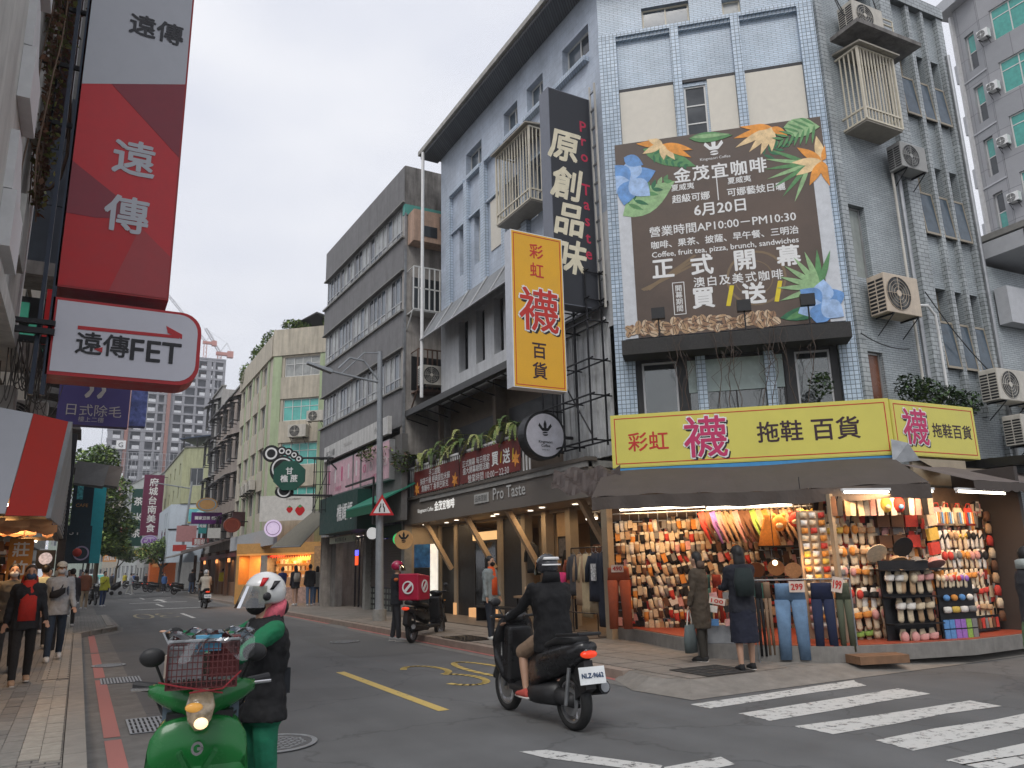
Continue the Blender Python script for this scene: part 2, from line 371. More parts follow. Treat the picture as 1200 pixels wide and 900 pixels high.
def paint_mat(name,c,wear=.5):
 m=bpy.data.materials.new(name);m.use_nodes=True;n=m.node_tree.nodes;l=m.node_tree.links;b=n['Principled BSDF'];b.inputs['Roughness'].default_value=.65
 g=n.new('ShaderNodeNewGeometry');t=n.new('ShaderNodeTexNoise');t.inputs['Scale'].default_value=9;t.inputs['Detail'].default_value=9;t.inputs['Roughness'].default_value=.75;l.new(g.outputs['Position'],t.inputs['Vector'])
 r=n.new('ShaderNodeValToRGB');r.color_ramp.elements[0].position=wear;r.color_ramp.elements[0].color=(*c,1);r.color_ramp.elements[1].position=wear+.07;r.color_ramp.elements[1].color=(.09,.09,.09,1)
 l.new(t.outputs['Fac'],r.inputs[0]);l.new(r.outputs[0],b.inputs['Base Color']);MATS[name]=m;return m
pw=paint_mat('white_road_paint',(.52,.52,.5),.535);py_=paint_mat('yellow_road_paint',(.55,.4,.12),.58);pr_=paint_mat('red_road_paint',(.38,.13,.11),.62)
pwd=paint_mat('worn_white_road_paint',(.55,.55,.53),.54)
gut=mat('gutter_concrete',(.17,.165,.155),.9,0,.25,3,.15,streak=.3)
gm=flat('gutter',[(.2,2),(.84,2),(.84,24.3),(1.25,25.5),(1.35,27.5),(.8,29.5),(.8,60),(.2,60)],.004,gut)
flat('gutter',[(6.5,8.6),(6.98,8.6),(6.98,60),(6.5,60)],.004,gut)
rl=MB()
for y0,y1 in((4,9.1),(9.25,14.2),(14.5,18.9),(19.1,24.2),(24.4,30)):rl.quad((.37,y0,.008),(.52,y0,.008),(.52,y1,.008),(.37,y1,.008))
rl.build('red_line',pr_,road,kind='structure')
mb=MB()
for y0,y1 in((9,22),(24,40)):mb.quad((6.72,y0,.008),(6.82,y0,.008),(6.82,y1,.008),(6.72,y1,.008))
mb.build('red_line',pr_,road,kind='structure')
for i,(y0,y1)in enumerate(((8.65,12.75),(20.6,23.9),(31,35),(43,47),(56,60),(70,75))):
 flat('centre_line',[(3.74,y0),(3.88,y0),(3.88,y1),(3.74,y1)],.004,py_ if i<2 else pwd,parent=road)
def wavy(pts,n=14,a=.035,seed=0):
 q=random.Random(seed);o=[]
 P=[Vector(p)for p in pts]
 for i in range(4):
  A,B=P[i],P[(i+1)%4]
  k=n if i%2==0 else 3
  for j in range(k):v=A.lerp(B,j/k);o.append((v.x+q.uniform(-a,a)*.5,v.y+q.uniform(-a,a)))
 return o
for i,st in enumerate([[(6.3,7.3),(6.31,6.96),(9.0,7.06),(9.25,7.42)],[(6.35,6.57),(6.33,6.13),(9.05,6.22),(9.11,6.65)],[(6.3,5.78),(6.32,5.39),(8.9,5.3),(8.98,5.68)],
      [(6.42,4.98),(6.32,4.53),(9.0,4.5),(9.0,4.92)],[(6.25,4.25),(6.2,3.85),(9,3.8),(9,4.18)],[(6.3,3.5),(6.3,3.1),(9,3.1),(9,3.5)]]):
 flat('crossing_stripe',wavy(st,seed=i),.004,pw,parent=road)
for i,(pts)in enumerate(([(1.6,12),(2.9,12.3),(2.7,16.5),(1.5,16)],[(4.6,14.6),(6.2,14.4),(6.3,19),(4.8,19.4)])):flat('asphalt_patch',wavy(pts,8,.02,i),.003,mat('patch_asphalt_%d'%i,[(.07,.072,.073),(.1,.101,.1),(.078,.08,.08)][i],.9,0,.15,60,.3),parent=road)
flat('stop_line',[(3.55,6.42),(3.62,6.1),(3.95,5.5),(4.1,5.2),(4.28,5.35),(3.78,6.34)],.004,pw,parent=road)
flat('stop_line',[(4.25,5.3),(4.1,5.05),(4.78,5.05),(4.86,5.3)],.004,pw,parent=road)
def tex3(T,w,h,m,nm,M):
 mb=MB(M)
 def stroke(pts,t):
  for(a,b)in zip(pts,pts[1:]):
   a=Vector(a);b=Vector(b);d=(b-a).normalized();nn=Vector((-d.y,d.x))*t/2;e=d*t*.2
   p=[a-nn-e,b-nn+e,b+nn+e,a+nn-e];mb.quad(*[(q.x,q.y,0)for q in p])
 def arc(cx,cy,rx,ry,a0,a1,n=16):return[(cx+rx*math.cos(R(a0+(a1-a0)*i/n)),cy+ry*math.sin(R(a0+(a1-a0)*i/n)))for i in range(n+1)]
 stroke(arc(w*.2,h*.75,w*.2,h*.24,150,-80),.11);stroke(arc(w*.2,h*.25,w*.22,h*.25,80,-150),.11)
 stroke(arc(w*.77,h*.5,w*.2,h*.5,0,360,30),.11)
 mb.build(nm,m,road,kind='structure')
tex3('30',1.5,2.5,py_,'speed_marking',Matrix.Translation((4.7,10.2,.005)))
tex3('30',1.5,3.6,mat('faded_yellow_paint',(.34,.3,.2),.8),'speed_marking',Matrix.Translation((3.5,35.8,.005))@Matrix.Rotation(R(180),4,'Z'))
ar=MB();ar.quad((4.4,49,.005),(4.6,49,.005),(4.6,53,.005),(4.4,53,.005));ar.quad((4.1,53,.005),(4.9,53,.005),(4.5,55,.005));ar.build('lane_arrow',pwd,road,kind='structure')
for y in(40,49,58):flat('lane_bar',[(2.6 if y==49 else 2.2,y),(5.6,y),(5.6,y+.35),(2.6,y+.35)],.005,pwd,parent=road)
# ---- left pavement
pv=mat('grey_paving',(.2,.19,.175),.85,0,.25,7,.2)
pvt=tile_mat('small_paving_blocks',(.2,.19,.175),(.24,.225,.2),(.07,.065,.06),.2,.1,.8,.008,'XY',.5,.5,big=.12)
MB().box(-2.6,.02,2,60,0,.11).build('left_pavement',pvt,kind='structure')
lp=bpy.data.objects['left_pavement']
kerb_m=mat('kerb_stone',(.27,.25,.22),.85,0,.18,5,.2)
def grow(name,mesh_mb,parent,places,m,kind=None):
 me=mesh_mb.mesh(name,m,(0,0,0));o0=None
 for i,(x,y,z,rz)in enumerate(places):
  ob=bpy.data.objects.new(name,me);col.objects.link(ob);ob.parent=parent;ob.location=Vector((x,y,z))-WL[parent.name];ob.rotation_euler=(0,0,rz);reg(ob,(x,y,z))
kb=MB();kb.box(-.085,.085,-.595,.595,0,.13)
grow('kerb_stone',kb,lp,[(.112,2.6+1.2*i,0,0)for i in range(18)]+[(.25+.3*i,24.3+i*.7,0,-.35)for i in range(3)]+[(.95,27.2+1.2*i,0,0)for i in range(6)],kerb_m)
pb=[mat('paver_tan',(.36,.33,.28),.85,0,.2,9,.2),mat('paver_grey',(.23,.22,.2),.85,0,.2,9,.2),mat('paver_dark',(.17,.165,.155),.85,0,.2,9,.2)]
cnt=0
for row in range(21):
 for c in range(14):
  if c<6:wd,ln=.15,.26
  else:wd,ln=.12,.26
  x=-.07-c*.155 if c<6 else-.985-(c-6)*.125
  y=8.0+row*.27+(.135 if c%2 else 0)
  if cnt>=292:break
  place=(x,y,.104+rnd.uniform(0,.005),rnd.uniform(-.012,.012));cnt+=1
  k=0 if c<2 else(1 if c<6 and c!=3 else rnd.choice((1,2)))
  if not hasattr(grow,'c'):grow.c={}
  key=(wd,k)
  if key not in grow.c:q=MB();q.box(-wd/2,wd/2,-ln/2,ln/2,0,.014);grow.c[key]=q.mesh('paver',pb[k],(0,0,0))
  ob=bpy.data.objects.new('paver',grow.c[key]);col.objects.link(ob);ob.parent=lp;ob.location=Vector(place[:3])-WL[lp.name];ob.rotation_euler=(0,0,place[3])
tl=tile_mat('tactile_strip',(.34,.31,.26),(.38,.35,.3),(.1,.09,.08),.27,.15,.85,.01,'XY',.5,.5)
MB().box(-.34,.01,13.8,40,.104,.117).build('paving_band',tl,lp,kind='structure')
flat('bump_out',[(.02,24.2),(.5,24.6),(1.2,26.2),(1.1,34),(.02,34)],.114,pvt)
MB().box(-5,0.0,34,200,0,.1).build('left_pavement',pvt,kind='structure')
def grate(x0,x1,y0,y1,label,n=9,m=None,zb=0):
 t=thing('drain_grate',label,'drain cover',((x0+x1)/2,(y0+y1)/2,.004),'metal covers in the road and gutter')
 MB().box(x0,x1,y0,y1,zb+.005,zb+.009).build('frame',mat('dark_pit',(.02,.02,.02),.9),t)
 b=MB()
 for i in range(n+1):x=x0+(x1-x0)*i/n;b.box(x-.012,x+.012,y0,y1,zb+.009,zb+.016)
 for i in range(5):y=y0+(y1-y0)*i/4;b.box(x0,x1,y-.012,y+.012,zb+.0095,zb+.0155)
 b.build('bars',m or M_['steel'],t);return t
grate(.62,1.12,9.3,10.2,'square grated drain cover in the gutter beside the green scooter',11)
grate(.45,.98,13.6,14.3,'narrow long drain grate crossing the red line in the gutter',12)
grate(6.95,7.6,14.7,15.9,'dark flat drain grate at the right kerb behind the black motorcycle rider',9,M_['blackm'],zb=.13)
grate(7.35,8.2,8.15,8.9,'large dark square cover set in the corner pavement by the crossing',4,mat('cover_plate',(.06,.055,.05),.8),zb=.128)
grate(-1.05,-.75,11.9,12.4,'small drain grate at the feet of the woman in the red hoodie',7,zb=.116)
def manhole(x,y,r,label):
 t=thing('manhole_cover',label,'manhole cover',(x,y,.004),'metal covers in the road and gutter')
 fr=Matrix.Translation((x,y,.008))@Matrix.Rotation(R(90),4,'X')
 MB(fr).disc(0,0,r,0,.004,32).build('plate',mat('cast_iron',(.1,.1,.1),.6,.4),t)
 b=MB(fr);b.ring(0,0,r,.05,.004,.009,32);b.ring(0,0,r*.7,.02,.004,.008,28)
 for i in range(-7,8):
  for j in range(-7,8):
   if i*i+j*j<44 and(i+j)%2==0:b.box(i*r/9-.018,i*r/9+.018,.004,.008,j*r/9-.018,j*r/9+.018)
 b.build('pattern',M_['steel'],t)
manhole(1.75,8.0,.42,'round patterned manhole cover beside the rider in green trousers')
manhole(.62,16.3,.28,'small round manhole cover on the gutter by the walking man in the cap')
manhole(5.4,17.8,.33,'round manhole cover out in the far right lane')
# ---- right pavement
rpt=tile_mat('right_paving_tiles',(.17,.155,.135),(.21,.19,.165),(.06,.055,.05),.3,.3,.75,.008,'XY',0,.4,big=.15)
rp_=MB();rp_.prism([(6.98,9.4),(6.75,8.6),(7.0,8.1),(14.2,8.1),(14.2,60),(6.98,60)],0,-.12,Matrix(((1,0,0,0),(0,0,1,0),(0,-1,0,0),(0,0,0,1))))
rp=rp_.build('right_pavement',rpt,kind='structure')
q=MB();q.add([(6.98,9.4,.121),(6.75,8.6,.121),(7.0,8.1,.121),(14.2,8.1,.121),(14.2,7.5,.006),(6.5,7.5,.006),(6.38,8.5,.006),(6.75,9.4,.006)],[(3,4,5,2),(2,5,6,1),(1,6,7,0)]);q.build('dropped_kerb',mat('ramp_concrete',(.2,.185,.165),.85,0,.2,4,.2,streak=.2),rp,kind='structure')
rk=MB();rk.box(-.1,.1,-.595,.595,0,.128)
grow('kerb_stone',rk,rp,[(6.93,9.9+1.2*i,0,0)for i in range(34)],mat('kerb_stone_brown',(.25,.2,.165),.85,0,.2,5,.2))
tn=MB();tn.box(-.285,.285,-.285,.285,0,.012)
pl_=[]
for i in range(9):
 for j in range(26):
  x=7.35+i*.6;y=8.45+j*.6
  if x<9.0 and not(7.2<x<8.6 and y<8.0):pl_.append((x,y,.118+rnd.uniform(0,.004),0))
grow('paving_slab',tn,rp,pl_,mat('paving_slab_brown',(.2,.175,.15),.8,0,.22,4,.15,streak=.2))
# --- corner building
blue1,blue2=(.42,.52,.62),(.49,.58,.68)
T_pier=tile_mat('blue_square_tiles',(.36,.46,.57),(.5,.6,.71),(.12,.15,.18),.1,.095,.3,.008,offset=0,ang=R(-48),big=.12)
T_chp=tile_mat('pale_blue_strip_tiles',blue1,blue2,(.22,.26,.31),.2,.05,.3,.006,offset=.5,ang=R(-42),big=.14)
T_stp=tile_mat('pale_blue_vertical_tiles',(.45,.51,.6),(.51,.57,.66),(.31,.35,.41),.05,.2,.4,.004,offset=.5,ang=R(90),big=.16)
T_str=tile_mat('street_side_pier_tiles',(.42,.5,.6),(.5,.58,.67),(.2,.24,.28),.1,.095,.35,.007,offset=0,ang=R(90),big=.1)
T_side=tile_mat('grey_side_tiles',(.33,.36,.37),(.41,.44,.45),(.12,.13,.13),.22,.1,.4,.008,offset=.5,ang=R(-3),big=.18)
T_sides=tile_mat('grey_side_small_tiles',(.34,.38,.4),(.4,.44,.46),(.16,.18,.185),.2,.05,.4,.006,offset=.5,ang=R(-3),big=.18)
roller=mat('cream_panel',(.64,.6,.52),.6,0,.05)
FS=Fr((10,22.9),(0,-1));FC=Fr((10,13.26),ang=R(-42));FD=Fr((13.66,9.96),ang=R(-3))
B1=thing('corner_building','pale blue tiled corner building with a big brown banner on its cut corner','building',(14,16,0))
zt=15.9
bays=[(1.0,2.1),(2.35,3.3),(3.6,4.65),(4.9,5.8),(6.1,7.1),(7.4,9.2)]
wins_top=[(2.05,3.2),(4.7,5.55),(6.1,7.0),(8.0,9.23)]
low=[('g',1.5,2.1),('g',2.6,3.3),('p',3.8,4.55),('g',4.95,5.6),('g',6.15,7.0),('g',7.6,8.9)]
holes=[(a,b,14.1,14.9)for a,b in wins_top]+[(a,b,10.8,12.45)for t,a,b in low if t=='g']
ww=[(1.4,2.1),(2.65,3.25),(3.85,4.45),(5.0,5.6),(6.2,6.8)]
mb=MB(FS);wall(mb,0,9.64,9.6,zt,holes,.3);mb.build('street_wall',T_stp,B1)
wp_m=mat('white_grey_render',(.58,.59,.6),.7,0,.08,streak=.2)
mb=MB(FS);wall(mb,0,9.64,6.8,9.6,[(a,b,7.57,9.3)for a,b in ww],.35,-.004);mb.build('painted_wall',wp_m,B1)
for a,b in wins_top:window(B1,FS,a,b,14.1,14.9,2,1,M_['white_frame'],[M_['glassb'],M_['glassd']],y=.2)
for t,a,b in low:
 if t=='g':window(B1,FS,a,b,10.8,12.45,1,2,M_['white_frame'],[M_['glassb'],M_['glassc']],y=.2)
 else:MB(FS).box(a,b,-.03,.0,10.8,12.4).build('cream_panel',roller,B1)
for a,b in ww:window(B1,FS,a,b,7.57,9.3,1,1,M_['dark_frame'],[M_['glassd']],y=.25)
piers=[(bays[i][1],bays[i+1][0])for i in range(5)]+[(.72,1.0)]
for a,b in piers:MB(FS).box(a,b,-.14,.0,9.6,13.82).build('pier',T_str,B1)
for i,(a,b)in enumerate(bays):
 MB(FS).box(a+.002,b-.002,-.16,-.001,13.825,13.95).build('ledge',T_str,B1)
 MB(FS).box(a,b,-.09,-.002,12.46,12.55).build('lintel',T_str,B1)
MB(FS).box(-.35,9.64,-.75,.3,zt+.002,zt+.16).build('roof_slab',mat('roof_edge',(.4,.39,.36),.8,0,.2,4,streak=.4),B1)
sf=MB(FS);sf.box(-.3,9.6,-.66,-.002,zt-.12,zt);sf.build('eaves_soffit',tile_mat('eaves_tiles',(.09,.1,.11),(.13,.14,.15),(.03,.03,.03),.1,.1,.6,.012,offset=0,ang=R(90)),B1)
cp=[(0,.42),(1.7,1.9),(3.1,3.3),(4.58,4.93)]
mb=MB(FC);wall(mb,.0,4.93,6.2,zt,[(1.07,2.2,14.16,14.8),(2.96,3.38,14.2,14.64),(1.92,2.42,11.0,12.47)],.22);mb.build('corner_wall',T_chp,B1)
for a,b in cp:MB(FC).box(a,b,-.15,-.001,4.0,14.02).build('pier',T_pier,B1)
MB(FC).box(-.0,4.93,-.155,-.002,14.022,14.12).build('string_course',T_pier,B1)
for a,b in((.425,1.697),(1.903,3.097),(3.303,4.577)):
 MB(FC).box(a,b,-.04,-.002,12.56,12.64).build('lintel',M_['blackm'],B1)
 MB(FC).box(a,b,-.1,-.002,13.94,14.02).build('lintel',T_pier,B1)
for a,b in((.43,1.69),(2.46,3.09),(3.31,4.57)):
 MB(FC).box(a,b,-.05,-.002,10.9,12.55).build('cream_panel',roller,B1)
window(B1,FC,1.07,2.2,14.16,14.8,2,1,M_['cream_frame'],[M_['glassb']],y=.12)
window(B1,FC,2.96,3.38,14.2,14.64,1,1,M_['cream_frame'],[M_['glassc']],y=.12)
window(B1,FC,1.92,2.42,11.0,12.47,1,3,M_['white_frame'],[M_['glassd']],y=.05)
MB(FC).box(-.3,5.2,-.7,.3,zt+.004,zt+.17).build('roof_slab',MATS['roof_edge'],B1)
blk=mat('cafe_black_cladding',(.022,.022,.024),.5,0,.3)
mb=MB(FC);wall(mb,.43,4.57,3.4,6.19,[(.55,1.3,4.3,5.85),(1.5,3.5,4.3,5.85),(3.72,4.42,4.3,5.85)],.12,-.03);mb.build('cafe_front',blk,B1)
MB(FC).box(.2,4.75,-.75,-.16,5.88,6.2).build('cafe_canopy',mat('canopy_mesh',(.035,.034,.033),.8,0,.5,30),B1)
frost=mat('frosted_film',(.36,.44,.43),.25,0,.1)
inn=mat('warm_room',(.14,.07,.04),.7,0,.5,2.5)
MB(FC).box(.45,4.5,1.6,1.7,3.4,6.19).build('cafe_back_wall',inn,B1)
MB(FC).box(.45,4.5,.1,1.6,6.0,6.1).build('cafe_ceiling',mat('cafe_ceiling',(.3,.25,.2),.8),B1)
for a,b,c in((.55,1.3,1),(1.5,3.5,2),(3.72,4.42,1)):window(B1,FC,a,b,4.3,5.85,c,1,M_['alu']if c==1 else M_['dark_frame'],M_['shopglass'],y=.03)
MB(FC).box(1.52,3.48,.0,.012,5.12,5.83).build('frosted_band',frost,B1)
for s in(1.0,2.3,3.0,3.9):MB(FC).box(s,s+.3,.7,.95,4.2,4.75+rnd.uniform(0,.3)).build('cafe_chair',mat('cafe_wood',(.22,.09,.04),.5),B1)
sw=[(2.72,3.22),(3.35,3.78),(3.88,4.36)];rows=[(11.95,13.8),(8.85,10.72),(5.65,7.55)]
hl=[(a,b,c,d)for a,b in sw for c,d in rows]+[(.22,.85,7.45,9.15),(.22,.8,3.6,5.8),(1.3,2.1,13.6,15.2)]
mb=MB(FD);wall(mb,0,4.62,3.4,15.4,hl,.35);mb.build('side_wall',T_sides,B1)
for a,b in((0,.2),(2.28,2.68),(4.4,4.62)):MB(FD).box(a,b,-.12,-.001,3.4,15.3).build('pier',T_side,B1)
for a,b in((3.22,3.35),(3.78,3.88)):MB(FD).box(a,b,-.12,-.001,4.6,15.1).build('pier',T_side,B1)
MB(FD).box(2.25,4.64,-.16,-.002,15.1,15.42).build('parapet',T_side,B1)
MB(FD).box(4.625,7.5,.0,.2,.2,8.4).build('far_flank',T_sides,B1)
tan=mat('tan_window_frame',(.3,.26,.2),.5,0,.12)
gbl=mat('blue_side_glass',(.06,.085,.11),.15,0,.3)
for a,b in sw:
 for c,d in rows:
  h=c+(d-c)*.58
  f=window(B1,FD,a,b,h,d,1,1,tan,M_['glassd'],y=.22)
  Mt=FD@Matrix.Translation((0,.0,h))@Matrix.Rotation(R(-5),4,'X')
  q=MB(Mt)
  q.box(a,b,-.03,.0,-.05,.0);q.box(a,b,-.03,.0,-(h-c)-.02,-(h-c)+.03);q.box(a,a+.03,-.03,0,-(h-c)+.03,-.05);q.box(b-.03,b,-.03,0,-(h-c)+.03,-.05)
  lf=q.build('hopper_light',tan,B1);MB(Mt).box(a+.031,b-.031,-.02,-.012,-(h-c)+.031,-.051).build('pane',gbl,lf)
window(B1,FD,.22,.85,7.45,9.15,1,1,M_['alu'],mat('pale_blind',(.32,.35,.33),.6,streak=.3),y=.15)
window(B1,FD,.22,.8,3.6,5.8,1,1,M_['alu'],mat('brown_door_glass',(.16,.06,.03),.25),y=.1)
mb=MB(FD);mb.box(1.2,2.25,-.4,-.002,13.45,13.62);mb.box(.3,2.4,-.9,-.14,13.1,13.2);mb.build('balcony_slab',M_['concd'],B1)
mb=MB(FD)
for z in(13.75,13.9,14.05):mb.bar((1.25,-.4,z),(2.2,-.4,z),.02)
for s in(1.25,1.7,2.2):mb.bar((s,-.4,13.62),(s,-.4,14.05),.02)
mb.build('balcony_rail',M_['cream_frame'],B1)
top=MB();top.prism([(10.05,22.85),(18.2,22.85),(18.2,9.95),(13.8,10.2),(10.2,13.3)],-15.2,-15.35,Matrix(((1,0,0,0),(0,0,1,0),(0,-1,0,0),(0,0,0,1))))
top.build('roof',M_['concd'],B1)
MB().box(10.05,18.2,22.7,22.88,3,15.4).build('rear_wall',M_['concd'],B1)
MB().box(18.05,18.25,9.9,22.7,3,15.3).build('rear_wall',M_['concd'],B1)
def cage(fr,x0,x1,d,z0,z1,label,bars=11,solidz=.0):
 t=thing('window_cage',label,'window cage',fr@Vector(((x0+x1)/2,0,z0)),'barred steel cages hung on the walls')
 m=M_['cream_frame']
 q=MB(fr)
 for z in(z0,z0+.28,z1):q.box(x0,x1,-d-.02,-d+.02,z-.02,z+.02);q.box(x0-.02,x0+.02,-d,0,z-.02,z+.02);q.box(x1-.02,x1+.02,-d,0,z-.02,z+.02)
 for x in(x0,x1):q.box(x-.025,x+.025,-d-.025,-d+.025,z0,z1)
 q.build('frame',m,t)
 for i in range(1,bars):x=x0+(x1-x0)*i/bars;MB(fr).box(x-.012,x+.012,-d-.012,-d+.012,z0+.02,z1-.02).build('bar',m,t)
 for sx in(x0,x1):
  for i in range(1,5):MB(fr).box(sx-.012,sx+.012,-d*i/5-.012,-d*i/5+.012,z0+.02,z1-.02).build('bar',m,t)
 MB(fr).box(x0,x1,-d,0,z0-.06,z0-.022).build('floor_plate',mat('cage_plate',(.34,.31,.26),.6,.2,.15),t)
 MB(fr).hexa([(x0-.08,-d-.15,z1+.02),(x1+.08,-d-.15,z1+.02),(x1+.08,0,z1+.12),(x0-.08,0,z1+.12),(x0-.08,-d-.15,z1+.06),(x1+.08,-d-.15,z1+.06),(x1+.08,0,z1+.17),(x0-.08,0,z1+.17)]).build('roof_plate',MATS['cage_plate'],t)
 return t
cage(FS,5.3,7.15,.6,10.9,13.0,'cream barred window cage on the street side behind the tall black sign',12)
cage(FD,.55,1.7,.6,10.95,12.75,'cream barred window cage hanging on the grey side wall above the corner')
ac_unit('air conditioner high on the side wall above the cream cage',fr=FD@Matrix.Translation((1.15,-.15,13.35)),w=1.0,h=.7,d=.42)
ac_unit('small grey air conditioner with a red notice beside the drain pipes',mat('ac_grey',(.3,.3,.29),.5,0,.1),0.85,.68,.35,fr=FD@Matrix.Translation((2.1,-.15,10.05)))
ac_unit('large beige air conditioner on brackets beside the corner pier',mat('ac_beige',(.55,.46,.36),.5,0,.12,streak=.2),1.05,.92,.42,fr=FD@Matrix.Translation((.95,-.14,6.45)))
ac_unit('white air conditioner above the end of the yellow corner sign',None,1.05,.75,.4,fr=FD@Matrix.Translation((3.55,-.55,4.72)))
ac_unit('white air conditioner nearest the right end of the side wall',None,1.0,.75,.4,fr=FD@Matrix.Translation((4.75,-.55,4.7)))
ac_unit('low air conditioner in the dark gap below the two white ones',None,1.0,.7,.4,fr=FD@Matrix.Translation((3.75,-.75,3.75)))
for i,(s,z,lb)in enumerate(((1.95,6.6,'grey drain pipe down the side wall between the beige air conditioner and the windows'),(1.75,6.6,'thin cream pipe running beside the grey drain pipe'),(4.55,15,'long drain pipe at the far end of the grey side wall'))):
 p=MB(FD);p.bar((s,-.16,3.6),(s,-.16,10.6 if i<2 else 14),.05 if i!=1 else .03,n=8);tag(p.build('drain_pipe',M_['steel']if i!=1 else M_['offwhite'],group=None),lb,'pipe')
tag(MB(FS).bar((.05,-.72,7),(.05,-.72,15.85),.055,n=8).build('drain_pipe',M_['white']),'white rain pipe at the far end of the blue building','pipe')
p=MB(FD);p.path([(1.95,-.2,6.95),(2.15,-.25,6.95),(2.35,-.25,6.75),(2.45,-.2,6.3),(2.5,-.16,4.8)],.03,7);tag(p.build('hose',M_['white']),'pale bent pipe running down from the beige air conditioner','pipe')
def strip_wires(label,pts,r=.012,m=None,cat='cable',name='cable'):
 q=MB()
 for a in pts:q.path(a,r,4)
 return tag(q.build(name,m or M_['black']),label,cat)
def sag(a,b,d=.3,n=10):a=Vector(a);b=Vector(b);return[a.lerp(b,i/n)-Vector((0,0,d*4*(i/n)*(1-i/n)))for i in range(n+1)]
strip_wires('loose cables looping round the top air conditioner on the side wall',[sag(FD@Vector((.3,-.2,15.2)),FD@Vector((1.0,-.4,13.9)),.6),sag(FD@Vector((.4,-.2,14.9)),FD@Vector((.7,-.4,13.8)),.4),sag(FD@Vector((1.8,-.2,15.2)),FD@Vector((2.1,-.3,13.7)),.1)])
strip_wires('black cable tied along the side wall above the yellow sign',[sag(FD@Vector((.0,-.18,6.1)),FD@Vector((1.4,-.2,5.9)),.1),sag(FD@Vector((2.2,-.2,7.3)),FD@Vector((4.2,-.3,5.4)),.15)])
aw=thing('grey_awning','grey fabric awning over the white-framed upper windows','awning',FS@Vector((2.1,0,9)))
q=MB(FS);q.hexa([(.0,-.75,8.95),(7.6,-.75,8.95),(7.6,-.15,9.95),(0,-.15,9.95),(.0,-.73,9.02),(7.6,-.73,9.02),(7.6,-.1,10.0),(0,-.1,10.0)]);q.build('canopy',mat('awning_grey',(.23,.24,.25),.7,0,.12,streak=.3),aw)
q=MB(FS)
for i in range(7):q.bar((i*1.26,-.76,8.97),(i*1.26,-.16,9.98),.03)
q.bar((0,-.76,8.96),(7.6,-.76,8.96),.03);q.build('frame',M_['alu'],aw)
cn=thing('metal_canopy','long dark flat metal canopy running over the hanging ferns','canopy',(9.4,21,6.5))
q=MB();q.hexa([(9.15,25.3,6.55),(9.95,25.3,6.85),(9.95,15.3,6.85),(9.15,15.3,6.55),(9.15,25.3,6.75),(9.95,25.3,6.95),(9.95,15.3,6.95),(9.15,15.3,6.75)]);q.build('roof',mat('canopy_dark_grey',(.08,.08,.08),.6,.3,.2),cn)
q=MB()
for i in range(12):y=15.5+i*.85;q.bar((9.2,y,6.5),(9.98,y,6.3),.02)
q.build('bracket',M_['blackm'],cn)
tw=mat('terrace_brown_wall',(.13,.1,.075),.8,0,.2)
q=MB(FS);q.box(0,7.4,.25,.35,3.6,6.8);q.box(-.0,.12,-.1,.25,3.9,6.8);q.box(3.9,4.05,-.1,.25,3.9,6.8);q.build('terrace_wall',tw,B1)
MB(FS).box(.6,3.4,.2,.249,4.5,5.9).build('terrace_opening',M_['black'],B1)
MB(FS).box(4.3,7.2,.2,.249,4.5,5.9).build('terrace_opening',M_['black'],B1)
MB(FS).box(-.0,9.4,-.75,.25,3.62,3.76).build('terrace_floor',M_['conc'],B1)
rib=mat('white_corrugated_sheet',(.62,.63,.63),.5,.2,.1,streak=.45)
for i in range(9):
 s=7.42+i*.225;q=MB(FS)
 q.box(s,s+.11,-.05,.03,3.9,6.95);q.box(s+.11,s+.215,-.02,.03,3.9,6.95);q.build('cladding_panel',rib,B1)
MB(FS).box(7.3,9.4,-.1,-.051,6.95,7.05).build('cladding_trim',M_['white'],B1)
q=MB(FS);q.hexa([(7.35,-.5,7.1),(9.5,-.5,7.1),(9.5,-.02,7.35),(7.35,-.02,7.35),(7.35,-.5,7.16),(9.5,-.5,7.16),(9.5,-.02,7.42),(7.35,-.02,7.42)]);tag(q.build('small_canopy',M_['blackm']),'small dark lean-to roof above the white corrugated wall','canopy')
sc_=thing('sign_scaffold','black steel lattice frame holding the tall signs beside the banner','scaffold',FS@Vector((8.3,0,4)))
q=MB(FS)
for x in(7.45,8.35,9.45):
 for y in(-.2,-.6):q.bar((x,y,4.1),(x,y,8.1),.025)
for x in(7.9,8.9):q.bar((x,-.6,5),(x,-.6,8.1),.018)
q.build('post',M_['blackm'],sc_)
q=MB(FS)
for z in(4.2,5.2,6.0,6.9,7.4,8.05):
 for y in(-.2,-.6):q.bar((7.4,y,z),(9.6,y,z),.022)
 for x in(7.45,8.35,9.45):q.bar((x,-.02,z),(x,-.6,z),.018)
q.build('rail',M_['blackm'],sc_)
q=MB(FS);q.bar((7.45,-.6,6.9),(9.45,-.6,4.3),.02);q.bar((8.6,-.6,9.6),(9.4,-.6,8.1),.025);q.bar((8.0,-.6,9.5),(9.0,-.6,8.1),.02);q.build('brace',M_['blackm'],sc_)
ld=thing('wall_ladder','narrow cream ladder rack climbing between the black sign and the banner','ladder',FS@Vector((9.3,0,7)))
q=MB(FS)
for x in(9.4,9.6):q.box(x-.02,x+.02,-.2,-.16,7.2,12.9)
q.build('rail',M_['offwhite'],ld)
for k in range(12):MB(FS).box(9.42,9.58,-.2,-.16,7.4+k*.48,7.44+k*.48).build('rung',M_['steel'],ld)
